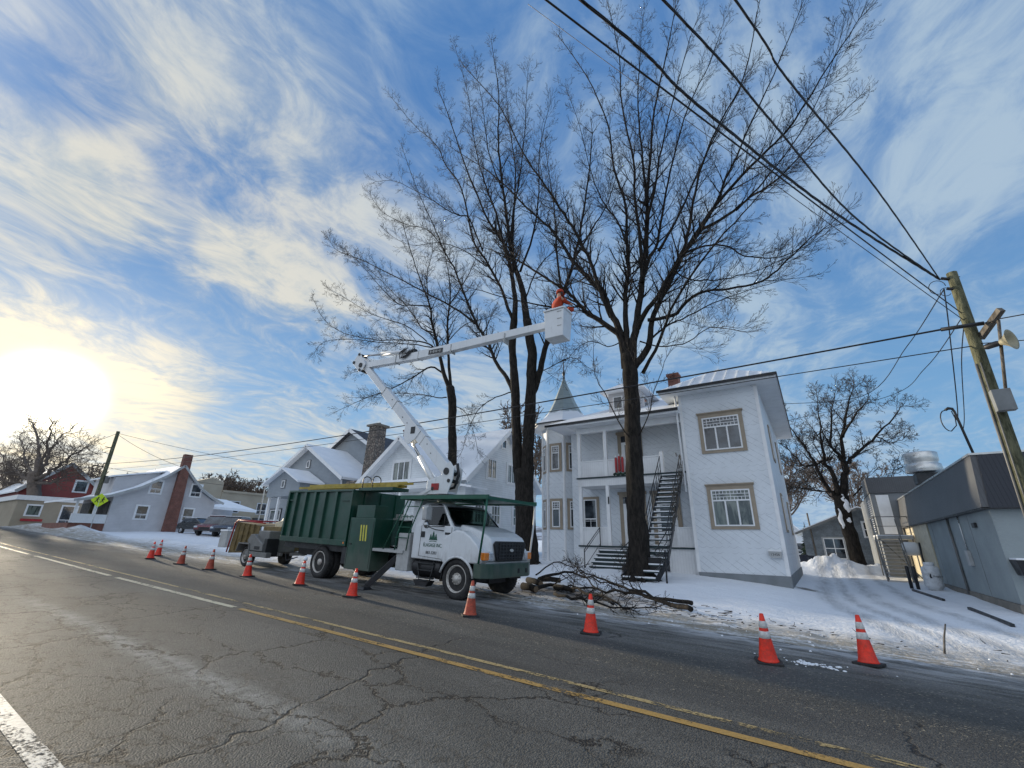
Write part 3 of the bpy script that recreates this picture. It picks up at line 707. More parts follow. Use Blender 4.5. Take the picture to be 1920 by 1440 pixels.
mb.tube([p0-V((0, 0, .75)), p1-V((0, 0, .75))], .016, 6)
mb.build('iron_railing', 'black_metal', H)
# outside stair to the upper porch
sa = thing('outside_staircase', 'steep black iron staircase with snowy treads climbing to the upper porch beside the wing', 'staircase', (-5.1, 18.5, .5))
N = 20; z_top = 4.80; zb = .58; y_top = YP-.08; yb = 17.1
tr_ = MB(); sn = MB(); lat = MB()
L = []; Rr = []
for k in range(N):
    f = k/(N-1); z = z_top+(zb-z_top)*f; y = y_top+(yb-y_top)*f
    sh = 0 if k < N-4 else -.18*(k-(N-4))
    x0, x1 = -5.66+sh+(.0 if f < .7 else -.1), -4.78+sh*.5
    tr_.box(x0, x1, y-.24, y, z-.045, z); sn.box(x0+.02, x1-.02, y-.235, y-.02, z+.001, z+.03+.02*random.Random(k+7).random())
    if k < N-2:
        lat.tube([(x0+.05, y-.2, z-.05), (x1-.05, y-.22, z-.2)], .01, 4, False); lat.tube([(x1-.05, y-.2, z-.05), (x0+.05, y-.22, z-.2)], .01, 4, False)
    L.append(V((x0, y-.12, z))); Rr.append(V((x1, y-.12, z)))
for i, (a_, c_) in enumerate(((L, -1), (Rr, 1))):
    mb = MB()
    for k in range(N-1): mb.beam(a_[k]+V((c_*.02, 0, -.04)), a_[k+1]+V((c_*.02, 0, -.04)), .03, .20)
    mb.build('stringer', 'black_metal', sa)
    mb = MB(); mb.tube([p+V((c_*.03, 0, .92)) for p in a_], .020, 6); mb.tube([p+V((c_*.03, 0, .60)) for p in a_], .012, 6); mb.tube([p+V((c_*.03, 0, .30)) for p in a_], .012, 6)
    for k in range(0, N, 2): mb.tube([a_[k]+V((c_*.03, 0, 0)), a_[k]+V((c_*.03, 0, .92))], .012, 5)
    mb.build('railing', 'black_metal', sa)
tr_.build('tread', 'dark_wood', sa); sn.build('snow_cover', 'snow', sa); lat.build('riser_lattice', 'black_metal', sa)
mb = MB(); p = Rr[-3]; mb.tube([(p.x+.08, p.y, p.z+.5), (p.x+.14, p.y-.35, gz(-4.9, 17))], .035, 6); mb.build('support_post', 'black_metal', sa)
mb = MB(); cp = []
for k in range(9):
    a_ = R(90)*k/8; cp.append((-4.92-1.5*(1-math.cos(a_)), 17.35, 1.28-.75*math.sin(a_)))
mb.ext(cp+[(-6.42, 17.35, .9), (-5.7, 17.35, 1.28)], (0, .04, 0)); mb.build('curved_stringer', 'black_metal', sa)
# vine on the railing
ORG = V((-4.6, 19, .5)); mb = MB(); rr = random.Random(4)
for k in range(46):
    f = rr.random()**.8*.62; i = f*(N-1); p = Rr[int(i)]+V((.06, 0, rr.uniform(.1, .95)))
    pts = [p]
    for q in range(5): p = p+V((rr.uniform(-.05, .05), rr.uniform(-.05, .05), rr.uniform(-.2, .16))); pts.append(p)
    mb.tube(pts, [.012]*6, 4, False)
vn = mb.build('climbing_vine', 'grey_wood'); tag(vn, 'bare woody vine tangled on the iron stair railing', 'vine')
# turret
TC = V((-12.22, 24.25, 0)); AP = 1.30; sd_ = AP*math.tan(R(22.5))*2
ORG = V((-7.0, 23.0, .5))
def octo(r_ap, z): 
    rr_ = r_ap/math.cos(R(22.5)); return [(TC.x+rr_*math.cos(R(22.5+45*k)), TC.y+rr_*math.sin(R(22.5+45*k)), z) for k in range(8)]
mb = MB(); mb.ext(octo(AP, .45), (0, 0, 8.0)); tw_ = mb.build('turret', 'shingle_white', H)
MB().ext(octo(AP+.03, .1), (0, 0, .346)).build('turret_base', 'concrete', tw_)
mb = MB()
for x, y, z in octo(AP+.02, 0): mb.tube([(x, y, .45), (x, y, 8.4)], .07, 6, smooth=False)
mb.build('corner_board', 'white_trim', tw_)
for k, ang in enumerate((-135, -90, -45)):   # facet normals
    n_ = V((math.cos(R(ang)), math.sin(R(ang)), 0)); uu = upv.cross(n_)   # u x z = n  -> u = z x n
    for z0 in (5.78, 2.55):
        ctr = TC+n_*AP; ww = .50
        window(H, ctr-uu*(ww/2)+V((0, 0, z0)), uu, ww, 1.42, .15, 'grid1')
        mb = MB()
mb = MB(); mb.ext(octo(AP+.70, 8.40), (0, 0, .12)); mb.build('turret_soffit', 'white_trim', tw_)
prof = [(AP+.76, 8.55), (AP+.42, 8.78), (AP+.05, 9.12), (AP-.32, 9.62), (AP-.62, 10.25), (AP-.88, 10.95), (AP-1.12, 11.55), (.05, 12.0)]
mb = MB(); rings = [octo(max(r_, .04), z) for r_, z in prof]; vs = [p for g_ in rings for p in g_]
rings0 = octo(AP+.76, 8.522); vs = rings0+vs
mb.add(vs, [(i*8+j, i*8+(j+1) % 8, (i+1)*8+(j+1) % 8, (i+1)*8+j) for i in range(len(prof)) for j in range(8)]+[tuple(range(7, -1, -1))])
m, t = newmat('tin_spire'); p = wpos(t); s = t.sep(p)
fr = t.ss(t.m('FRACT', t.m('MULTIPLY', s[2], 2.9)), 0, .1, 1, 0); z9 = t.m('ADD', s[2], t.m('MULTIPLY', t.noise(p, 2.2, 4), .6))
sm_ = t.ss(z9, 9.85, 9.6)
c = t.mix(t.m('MULTIPLY', fr, .6), t.mix(t.noise(p, 3., 4), (.17, .22, .23), (.30, .36, .37)), (.08, .10, .11))
t.out(t.pr(t.mix(sm_, c, (.80, .83, .87)), .5, 0, t.bump(fr, -.3, .02))); M['tin_spire'] = m
mb.build('spire', m, tw_)
mb = MB(); mb.lathe((TC.x, TC.y, 11.95), (0, 0, 1), [(.07, 0), (.05, .2), (.10, .32), (.10, .42), (.04, .55), (.03, 1.15), (.015, 1.4)], 10)
mb.beam((TC.x-.22, TC.y, 13.25), (TC.x+.22, TC.y, 13.27), .02, .09); mb.build('weather_vane', 'dark_steel', tw_)
mb = MB(); rr_ = octo(AP+.78, 8.50)
for i in range(8): mb.beam(rr_[i], rr_[(i+1) % 8], .04, .07)
mb.build('gutter', 'black_metal', tw_)
# candles decoration and address letter box
cdl = thing('candle_decoration', 'three red candle decorations with white tips hanging on the upper porch railing', 'decoration', (-7.75, YP, 5.0))
for k in range(3):
    x = -7.93+.17*k; mb = MB().lathe((x, YP-.06, 5.12+.05*(k == 1)), (0, 0, 1), [(.055, 0), (.06, .05), (.06, .72), (.05, .76)], 12); c_ = mb.build('candle', 'red', cdl)
    MB().lathe((x, YP-.06, 5.88+.05*(k == 1)), (0, 0, 1), [(.02, 0), (.035, .04), (.01, .14)], 8).build('flame', 'white_trim', c_)
mb = MB()
for k in range(9): a_ = k/8; mb.lathe((-8.05+.66*a_, YP-.08, 5.03+.03*math.sin(k*2)), (0, 0, 1), [(.02, -.06), (.07, 0), (.03, .07)], 6)
mb.build('garland', 'evergreen', cdl)
mbx = thing('letter_box', 'grey metal letter box with address numbers on the white shingled wing', 'letter box', (-1.5, YW, 1.4))
mb = MB(); y0 = YW-.14; prof_ = [(-1.74, 1.56), (-1.74, 1.42), (-1.66, 1.33), (-1.32, 1.33), (-1.30, 1.56)]
mb.ext([(x, y0, z) for x, z in prof_], (0, .135, 0)); mb.build('box', 'lightgrey', mbx)
MB().hexa([(-1.76, y0-.02, 1.565), (-1.28, y0-.02, 1.565), (-1.28, YW-.003, 1.565), (-1.76, YW-.003, 1.565), (-1.76, y0-.02, 1.58), (-1.28, y0-.02, 1.58), (-1.28, YW-.003, 1.63), (-1.76, YW-.003, 1.63)]).build('lid', 'white_trim', mbx)
def text(s_, size, loc, u_, up_, m_, par, name='lettering', depth=.002, org=None, squash=1.):
    cu = bpy.data.curves.new(name, 'FONT'); cu.body = s_; cu.size = size; cu.align_x = 'CENTER'; cu.align_y = 'CENTER'; cu.extrude = depth
    o_ = bpy.data.objects.new(name, cu); col.objects.link(o_)
    u_ = V(u_).normalized(); up_ = V(up_).normalized(); n_ = u_.cross(up_)
    mm = Matrix((u_*squash, up_, n_)).transposed().to_4x4(); mm.translation = V(loc)-(org if org is not None else ORG)
    dg = bpy.context.evaluated_depsgraph_get(); me = bpy.data.meshes.new_from_object(o_.evaluated_get(dg)); me.transform(mm)
    bpy.data.objects.remove(o_); o2 = bpy.data.objects.new(name, me); col.objects.link(o2); me.materials.clear(); me.materials.append(M[m_]); o2.parent = par
    return o2
text('13456', .13, (-1.52, y0-.004, 1.45), (1, 0, 0), (0, 0, 1), 'dark_steel', mbx)
# ---------------------------------------------------------------- generic gable pieces
def gable_roof(par, x0, x1, y0, y1, ze, zr, axis_, ov=.35, t=.16, m='snow', name='roof', yr=None):
    """gabled roof over a rectangle; ridge along axis_ ('x' or 'y') built as two thick slabs"""
    mb = MB()
    if axis_ == 'x':
        yc = (y0+y1)/2 if yr is None else yr
        for ya in (y0, y1):
            sl = (zr-ze)/abs(yc-ya); oy = -ov if ya == y0 else ov
            a = [(x0-ov, ya+oy, ze-sl*ov), (x1+ov, ya+oy, ze-sl*ov), (x1+ov, yc, zr), (x0-ov, yc, zr)]
            mb.slab([(x, y, z+t) for x, y, z in a], t-.002)
    else:
        xc = (x0+x1)/2 if yr is None else yr
        for xa in (x0, x1):
            sl = (zr-ze)/abs(xc-xa); oy = -ov if xa == x0 else ov
            a = [(xa+oy, y0-ov, ze-sl*ov), (xa+oy, y1+ov, ze-sl*ov), (xc, y1+ov, zr), (xc, y0-ov, zr)]
            mb.slab([(x, y, z+t) for x, y, z in a], t-.002)
    return mb.build(name, m, par)
def gable_wall(par, x0, x1, y0, y1, zb, ze, zr, axis_, m, pk=None):
    mb = MB()
    if axis_ == 'x':
        yc = (y0+y1)/2 if pk is None else pk
        mb.ext([(x1, y0, zb), (x1, y1, zb), (x1, y1, ze), (x1, yc, zr), (x1, y0, ze)], (x0-x1, 0, 0))
    else:
        xc = (x0+x1)/2 if pk is None else pk
        mb.ext([(x0, y0, zb), (x1, y0, zb), (x1, y0, ze), (xc, y0, zr), (x0, y0, ze)], (0, y1-y0, 0))
    return mb.build('wall', m, par)
def rake(par, pts, wd=.2, th=.04, m='white_trim'):
    mb = MB()
    for a, b in zip(pts[:-1], pts[1:]): mb.beam(a, b, th, wd)
    return mb.build('bargeboard', m, par)
uy = V((0, 1, 0))
# ---------------------------------------------------------------- white clapboard house behind the truck
h2 = thing('clapboard_house', 'white clapboard house with steep snow-covered gables behind the bucket truck', 'house', (-21, 24, .9))
gable_wall(h2, -27, -17.0, 20.5, 28.7, 2.2, 5.45, 9.0, 'x', 'clap_white')
MB().box(-27.05, -16.95, 20.45, 28.75, .0, 2.195).build('foundation', 'stone', h2)
rf = gable_roof(h2, -27, -17.0, 20.5, 28.7, 5.45, 9.0, 'x', .42, .18, 'snow')
rake(h2, [(-16.57, 20.05, 5.05), (-16.57, 24.6, 8.98), (-16.57, 29.15, 5.05)], .26)
for y_, z_, w_2, h_2 in ((22.55, 5.55, .95, 1.25), (24.85, 5.5, .95, 1.25)): window(h2, (-17.0, y_, z_), uy, w_2, h_2, .13, 'casement', trim='white_trim', glass='pane_curtain')
window(h2, (-17.0, 24.1, 7.75), uy, .5, .62, .08, 'plain', trim='white_trim')
for y_ in (21.4, 23.1, 25.6): window(h2, (-17.0, y_, 2.75), uy, .95, 1.65, .12, 'nine', trim='white_trim', glass='pane_curtain')
# street-facing cross gable with porch roof
gable_wall(h2, -26.0, -18.6, 20.1, 24.0, 2.2, 5.2, 8.1, 'y', 'clap_white', -22.2)
gable_roof(h2, -26.0, -18.6, 20.1, 24.4, 5.2, 8.1, 'y', .55, .18, 'snow', yr=-22.2)
rake(h2, [(-26.5, 19.52, 4.85), (-22.2, 19.52, 8.12), (-18.05, 19.52, 4.80)], .26)
window(h2, (-23.0, 20.1, 5.35), u, 1.55, 1.25, .13, 'triple', trim='white_trim', glass='pane_curtain')
mb = MB().slab([(-23.2, 18.4, 5.12), (-17.9, 18.4, 5.12), (-17.9, 20.08, 5.42), (-23.2, 20.08, 5.42)], .22); mb.build('porch_roof', 'snow', h2)
MB().box(-23.1, -18.0, 18.5, 20.08, 4.55, 4.88).build('porch_beam', 'clap_white', h2)
for x in (-23.0, -20.5, -18.1): MB().box(x-.08, x+.08, 18.55, 18.71, .9, 4.55).build('post', 'white_trim', h2)
MB().slab([(-17.6, 20.0, 5.0), (-16.2, 20.0, 4.75), (-16.2, 21.6, 4.75), (-17.6, 21.6, 5.0)], .12).build('eave_return', 'snow', h2)
# field stone chimney
mb = MB(); mb.hexa([(-27.9, 19.9, .8), (-26.6, 19.9, .8), (-26.6, 20.98, .8), (-27.9, 20.98, .8), (-27.7, 19.95, 5.6), (-26.6, 19.95, 5.6), (-26.6, 20.98, 5.6), (-27.7, 20.98, 5.6)])
mb.hexa([(-27.55, 21.0, 4.9), (-26.40, 21.0, 4.9), (-26.40, 21.95, 4.9), (-27.55, 21.95, 4.9), (-27.32, 21.0, 9.85), (-26.42, 21.0, 9.85), (-26.42, 21.9, 9.85), (-27.32, 21.9, 9.85)])
c_ = mb.build('chimney', 'stone', h2); mb = MB().box(-27.5, -26.25, 20.85, 22.05, 9.85, 9.99); mb.cyl((-26.8, 21.5, 9.99), (-26.8, 21.5, 10.2), .1, n=10); mb.build('chimney_cap', 'concrete_tan', c_)
MB().cyl((-24.0, 23.5, 8.2), (-24.0, 23.5, 9.35), .16, n=10).build('vent_pipe', 'dark_steel', h2)
# ---------------------------------------------------------------- grey house
h3 = thing('grey_house', 'grey clapboard house with snowy gable roofs left of the stone chimney', 'house', (-35, 24, 1.3))
gable_wall(h3, -39.8, -29.6, 21.0, 33.0, 1.0, 6.2, 9.0, 'y', 'clap_grey', -34.6)
gable_roof(h3, -39.8, -29.6, 21.0, 33.0, 6.2, 9.0, 'y', .5, .18, 'snow', yr=-34.6)
rake(h3, [(-40.3, 20.47, 5.95), (-34.6, 20.47, 9.0), (-29.1, 20.47, 5.95)], .26)
gable_wall(h3, -42, -26, 24.5, 35.0, 1.0, 6.6, 11.0, 'y', 'clap_grey', -34.0)
gable_roof(h3, -42, -26, 24.5, 35.0, 6.6, 11.0, 'y', .5, .18, 'dark_roof', yr=-34.0)
rake(h3, [(-42.4, 23.97, 6.4), (-34.0, 23.97, 11.05), (-25.6, 23.97, 6.4)], .3)
gable_wall(h3, -36.4, -32.0, 19.0, 20.99, 4.7, 5.75, 6.75, 'y', 'clap_grey', -34.2)
gable_roof(h3, -36.4, -32.0, 18.9, 20.6, 5.75, 6.75, 'y', .3, .14, 'snow', name='porch_roof', yr=-34.2)
for x in (-36.2, -34.8, -32.2): MB().box(x-.08, x+.08, 19.1, 19.26, 1.0, 4.7).build('post', 'white_trim', h3)
window(h3, (-34.8, 21.0, 7.2), u, .45, .6, .06, 'plain', trim='grey_paint'); window(h3, (-34.45, 19.0, 5.35), u, .45, .55, .06, 'plain', trim='grey_paint')
window(h3, (-35.4, 21.0, 4.3), u, 2.5, 1.5, .12, 'triple', trim='dark_steel', glass='pane_curtain')
window(h3, (-39.0, 21.0, 2.2), u, 1.6, 1.7, .1, 'four', trim='dark_steel')
for x, zt in ((-34.2, 9.9), (-27.6, 10.4)):
    mb = MB().box(x-.3, x+.3, 25.0, 25.6, 7.5, zt); mb.box(x-.36, x+.36, 24.94, 25.66, zt, zt+.12); mb.build('chimney', 'brick_red', h3)
MB().tube([(-29.7, 20.9, 6.1), (-29.6, 20.9, 5.6), (-29.55, 20.93, 1.2)], .06, 6).build('downpipe', 'white_trim', h3)
# ---------------------------------------------------------------- pale house with brick chimney
h4 = thing('chimney_house', 'pale grey house with bell-cast snowy roof and tall red brick chimney on its gable end', 'house', (-58, 18, 2.0))
xg = -55.0
pk = atX(345, 876, xg)
# bell-cast gable profile (y, z)
prof_ = [(11.6, 4.45), (14.0, 5.0), (16.2, 6.05), (18.0, 7.35), (19.3, 8.6), (20.4, 7.4), (21.6, 6.25), (22.8, 5.5), (23.9, 5.05)]
wall_ = [(14.4, 2.0), (23.2, 2.0)]+[(y, z-.1) for y, z in prof_[::-1] if 14.1 < y < 23.3]
wall_ = [(14.4, 1.8), (23.2, 1.8), (23.2, 5.2), (22.8, 5.4), (21.6, 6.15), (20.4, 7.3), (19.3, 8.5), (18.0, 7.25), (16.2, 5.95), (14.4, 5.05)]
MB().ext([(xg, y, z) for y, z in wall_], (-9.0, 0, 0)).build('wall', 'clap_pale', h4)
mb = MB()
for (ya, za), (yb, zb_) in zip(prof_[:-1], prof_[1:]): mb.slab([(xg+.5, ya, za+.17), (xg+.5, yb, zb_+.17), (xg-9.5, yb, zb_+.17), (xg-9.5, ya, za+.17)], .16)
mb.build('roof', 'snow', h4)
mb = MB()
for (ya, za), (yb, zb_) in zip(prof_[:-1], prof_[1:]): mb.beam((xg+.53, ya, za), (xg+.53, yb, zb_), .05, .22)
mb.build('bargeboard', 'lightgrey', h4)
MB().ext([(xg-2.0, 14.6, 5.2), (xg-2.0, 14.6, 7.0), (xg-2.0, 18.2, 7.9), (xg-2.0, 18.2, 7.3)], (-6.0, 0, 0)).build('dormer', 'clap_pale', h4)
MB().slab([(xg-1.6, 14.2, 7.1), (xg-8.4, 14.2, 7.1), (xg-8.4, 18.6, 8.15), (xg-1.6, 18.6, 8.15)], .14).build('dormer_roof', 'snow', h4)
for y_, z_ in ((17.0, 5.6), (20.6, 5.6), (16.4, 3.1), (20.4, 3.1)): window(h4, (xg, y_, z_), uy, .95, 1.25, .1, 'hung', trim='white_trim')
mb = MB().hexa([(xg+.002, 18.9, 1.8), (xg+.5, 18.9, 1.8), (xg+.5, 20.0, 1.8), (xg+.002, 20.0, 1.8), (xg+.002, 19.0, 9.8), (xg+.55, 19.0, 9.8), (xg+.55, 19.75, 9.8), (xg+.002, 19.75, 9.8)]); mb.build('chimney', 'brick_red', h4)
mb = MB().box(xg-8.8, xg-.2, 11.9, 14.39, 1.8, 2.55); mb.build('porch', 'brick_red', h4); MB().box(xg-.25, xg-.1, 11.9, 14.39, 2.56, 3.35).build('porch_railing', 'bead_white', h4)
for y_ in (12.0, 13.3): MB().box(xg-.3, xg-.15, y_, y_+.15, 3.3, 4.6).build('post', 'white_trim', h4)
mb = MB().box(xg-8.6, xg-.4, 14.32, 14.398, 2.6, 4.6); mb.build('painted_porch_shade', 'dark_steel', h4)  # dark sheet over the porch wall, shade put into its colour
mb = MB().box(xg-9.2, xg-.0, 23.21, 27.5, 1.9, 3.6); mb.build('lean_to', 'clap_pale', h4)
# carport beyond
cp_ = thing('carport', 'low open carport under a sloping snowy roof beside the pale house', 'carport', (-63, 27, 2))
MB().slab([(-67, 25.4, 6.55), (-61.5, 24.6, 5.15), (-61.5, 31.2, 5.0), (-67, 29.6, 6.4)], .3).build('roof', 'snow', cp_)
for x, y_ in ((-61.8, 25), (-61.8, 30.6), (-66, 29)): MB().box(x-.08, x+.08, y_-.08, y_+.08, 1.6, 3.7).build('post', 'white_trim', cp_)
MB().box(-67, -66.6, 25, 30.6, 1.6, 5.6).build('back_wall', 'clap_pale', cp_)
# beige apartment block far behind
bb = thing('beige_block', 'beige flat-roofed apartment block beyond the parked cars', 'building', (-66, 44, 2))
MB().box(-100, -85, 36.6, 62, .5, 8.9).build('wall', 'stucco_beige', bb); MB().box(-100.3, -84.7, 36.61, 62.3, 8.9, 9.25).build('roof_edge', 'stucco_beige', bb)
MB().ext([(-85.1, 30.5, 1), (-85.1, 36.6, 1), (-85.1, 36.6, 10.6), (-85.1, 34.6, 11.1), (-85.1, 30.5, 9.6)], (-12, 0, 0)).build('wall', 'stucco_beige', bb)
for x in (38.2, 43.0, 47.8, 52.6):
    for z_ in (2.6, 5.6): window(bb, (-85, x, z_), uy, 1.7, 1.9, .1, 'hung', trim='lightgrey')
    for z_ in (4.6,): MB().box(-84.98, -84.2, x-.4, x+2.1, z_, z_+.25).build('balcony', 'dark_steel', bb)
# red house and beige shop
rh = thing('red_house', 'red gabled house with snowy roof behind the beige shop', 'house', (-84, 22, 2))
gable_wall(rh, -96, -82, 12.2, 20.4, 1.5, 6.7, 10.4, 'x', 'clap_red', 16.0); gable_roof(rh, -96, -82, 12.2, 20.4, 6.7, 10.4, 'x', .4, .2, 'snow', yr=16.0)
window(rh, (-82, 17.1, 6.9), uy, 1.2, 1.4, .15, 'plain', trim='white_trim')
rake(rh, [(-81.55, 11.8, 6.4), (-81.55, 16.0, 10.4), (-81.55, 20.8, 6.4)], .4, m='lightgrey')
sh_ = thing('beige_shop', 'low beige flat-roofed shop with awning and shop window beside the road', 'shop', (-78, 18, 2))
MB().box(-81.9, -72, 10.9, 16.5, 1.6, 5.0).build('wall', 'stucco_beige', sh_); MB().box(-81.95, -71.8, 10.7, 16.7, 5.0, 5.5).build('roof_edge', 'white_trim', sh_)
window(sh_, (-72, 11.8, 3.4), uy, 1.1, 1.1, .1, 'plain', trim='white_trim', glass='pane_curtain'); window(sh_, (-72, 14.6, 2.2), uy, 1.3, 2.4, .1, 'hung', trim='white_trim')
MB().box(-71.98, -71.8, 11.6, 13.3, 2.8, 3.05).build('window_box', 'red', sh_)
for i, (x0, x1, y0, y1, zz_, m_, lb, ra) in enumerate(((-104, -94, 11.0, 17.5, 7.0, 'clap_pale', 'grey gabled house left of the roadside tree', 'y'), (-128, -112, 12, 24, 9.5, 'brick_red', 'distant brick house at the far end of the street', 'x'), (-150, -134, 10, 20, 8.5, 'clap_white', 'farthest white house at the end of the street', 'x'))):
    b = thing('street_house', lb, 'house', (x1, y0, 2))
    gable_wall(b, x0, x1, y0, y1, 1.5, zz_*.68, zz_, ra, m_); gable_roof(b, x0, x1, y0, y1, zz_*.68, zz_, ra, .4, .2, 'snow')
    for y_ in (y0+1.5, y1-3): window(b, (x1, y_, 3.2), uy, 1.4, 1.5, .12, 'hung', trim='white_trim')
# ---------------------------------------------------------------- grey commercial building on the right
g = thing('grey_commercial_building', 'grey stucco building with dark ribbed metal fascia beside the snowy driveway', 'building', (6, 26, .2))
GX, GY = 4.35, 18.9
MB().box(GX, 20, GY, 35.0, .36, 3.05).build('wall', 'stucco_grey', g)
MB().box(GX-.04, 20, GY-.04, 35.05, -.6, .355).build('foundation', 'concrete_tan', g)
mb = MB(); o_ = .18
mb.hexa([(GX-o_, GY-o_, 2.95), (20, GY-o_, 2.95), (20, 35, 2.95), (GX-o_, 35, 2.95), (GX-.02, GY-.02, 4.50), (20, GY-.02, 4.50), (20, 35, 4.50), (GX-.02, 35, 4.50)])
fa = mb.build('fascia', 'fascia_grey', g)
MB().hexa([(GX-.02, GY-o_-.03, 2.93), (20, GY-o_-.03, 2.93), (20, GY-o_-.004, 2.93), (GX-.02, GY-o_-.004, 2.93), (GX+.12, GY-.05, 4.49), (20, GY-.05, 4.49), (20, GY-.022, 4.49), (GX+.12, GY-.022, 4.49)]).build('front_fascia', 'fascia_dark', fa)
MB().box(GX-.06, 20, GY-.06, 35.06, 4.502, 4.56).build('roof_cap', 'galv', fa)
MB().box(GX-.20, 20, GY-.21, 35.02, 2.90, 2.928).build('drip_edge', 'black_metal', fa)
mb = MB()
for k in range(5): y_ = GY+2.6+3.1*k; mb.box(GX-.006, GX-.001, y_, y_+.018, .36, 2.9)
mb.build('control_joint', 'grey_paint', g)
MB().tube([(GX-.05, 24.2, 2.95), (GX-.05, 24.2, .25)], .04, 8).build('downpipe', 'grey_paint', g)
MB().box(GX-.10, GX-.002, 22.4, 22.75, 1.25, 1.75).build('meter_box', 'lightgrey', g, .01)
MB().tube([(GX-.04, 22.57, 1.75), (GX-.04, 22.57, 2.93)], .02, 6).build('conduit', 'galv', g)
MB().box(GX-.07, GX-.002, 20.6, 20.95, 2.45, 2.6).build('wall_lamp', 'dark_steel', g, .01)
MB().box(GX+.002-.06, GX-.005, 28.5, 34.9, .5, 2.9).build('painted_sun_patch', 'cream', g)  # patch of sunlight on the wall, painted as a cream sheet
wall2 = MB().box(3.1, 12, 35.01, 43.0, -.3, 4.95).build('wall', 'panel_metal', g)
MB().box(3.05, 7.5, 34.9, 38.0, 4.96, 5.9).build('parapet_box', 'fascia_grey', g)
MB().box(3.35, 3.95, 34.95, 35.005, 2.6, 4.85).build('door', 'white_trim', g)
lv = MB()
for k in range(16): z_ = 2.75+.12*k; lv.hexa([(3.0, 35.6, z_), (3.095, 35.6, z_), (3.095, 36.8, z_), (3.0, 36.8, z_), (3.04, 35.6, z_+.05), (3.095, 35.6, z_+.05), (3.095, 36.8, z_+.05), (3.04, 36.8, z_+.05)])
lv.build('louvre', 'white_trim', g)
es = thing('metal_fire_stair', 'grey metal fire stair with platform and railings against the commercial building', 'staircase', (3.2, 32, .3))
S0 = 32.4
MB().box(2.75, 4.25, S0, 34.9, 2.28, 2.45).build('platform', 'lightgrey', es)
MB().box(2.75, 4.25, S0, 34.9, 2.452, 2.50).build('snow_cover', 'snow', es)
mb = MB()
for k in range(11): z_ = 2.2-.175*k; y_ = S0-.05-.10*k; mb.box(2.65, 3.6, y_-.26, y_, z_-.04, z_)
mb.build('tread', 'lightgrey', es)
mb = MB()
for x in (2.62, 3.63): mb.beam((x, S0, 2.3), (x, S0-1.2, .2), .05, .2)
mb.build('stringer', 'grey_paint', es)
mb = MB()
for x in (2.78, 4.2):
    for y_ in (S0+.05, 34.8): mb.tube([(x, y_, .2), (x, y_, 3.45)], .03, 6)
mb.tube([(2.78, 34.8, 3.45), (2.78, S0+.05, 3.45), (4.2, S0+.05, 3.45)], .025, 6); mb.tube([(2.78, 34.8, 2.95), (2.78, S0+.05, 2.95), (4.2, S0+.05, 2.95)], .018, 6)
mb.tube([(3.66, S0, 3.3), (3.66, S0-1.2, 1.15), (3.66, S0-1.2, .2)], .025, 6); mb.tube([(2.62, S0, 3.3), (2.62, S0-1.2, 1.15), (2.62, S0-1.2, .2)], .025, 6); mb.tube([(2.8, S0-.05, 2.3), (4.2, S0-.05, .3)], .025, 6)
mb.build('railing', 'grey_paint', es)
# rooftop fan, mast
fn = thing('rooftop_exhaust_fan', 'shiny round galvanised exhaust fan on the commercial building roof', 'vent', (5.0, 27.0, 4.6))
fc = atY(1735, 890, 27.0); fc.z = 4.56
MB().box(fc.x-.38, fc.x+.38, 26.6, 27.4, 4.565, 5.0).build('curb', 'dark_steel', fn)
mb = MB().lathe((fc.x, 27, 5.06), (0, 0, 1), [(.62, 0), (.66, .04), (.64, .34), (.56, .38), (.56, .44), (.60, .50), (.62, .86), (.54, .90), (.50, .86)], 32); mb.build('housing', 'galv', fn)
sv = thing('service_mast', 'conduit mast with drooping cable loop on the corner of the dark fascia', 'mast', (GX+.15, GY+.2, 4.6))
m0 = V((GX+.12, GY+.2, 4.6)); m1 = V((GX+.02, GY+.2, 5.95))
mb = MB().tube([m0, m1, m1+V((-.03, 0, .10)), m1+V((-.12, 0, .13)), m1+V((-.20, 0, .08))], [.035, .035, .045, .05, .04], 8); mb.build('conduit', 'dark_steel', sv)
mb = MB(); lp = [m1+V((-.2, 0, .08))]
for k in range(1, 9): a_ = R(180)*k/8; lp.append(m1+V((-.22-.16*math.sin(a_), 0, .08-.35*(1-math.cos(a_)))))
lp.append(m1+V((-.06, 0, -.45))); lp.append(m1+V((-.02, 0, -.1))); mb.tube(lp, .016, 6); mb.build('cable_loop', 'wire', sv)
# box with snow on the front corner, dark box low
bx = thing('wall_planter_box', 'black box with snow on top fixed to the grey stucco front', 'box', (GX+.3, GY, 1.6))
b0 = atY(1893, 1043, GY-.2)
mb = MB().hexa([(b0.x+.08, GY-.5, 1.12), (b0.x+1.5, GY-.5, 1.12), (b0.x+1.5, GY-.005, 1.12), (b0.x+.08, GY-.005, 1.12), (b0.x, GY-.6, 1.52), (b0.x+1.5, GY-.6, 1.52), (b0.x+1.5, GY-.005, 1.52), (b0.x, GY-.005, 1.52)]); mb.build('box', 'black_metal', bx)
MB().box(b0.x+.02, b0.x+1.5, GY-.58, GY-.01, 1.521, 1.57).build('snow_cover', 'snow', bx)
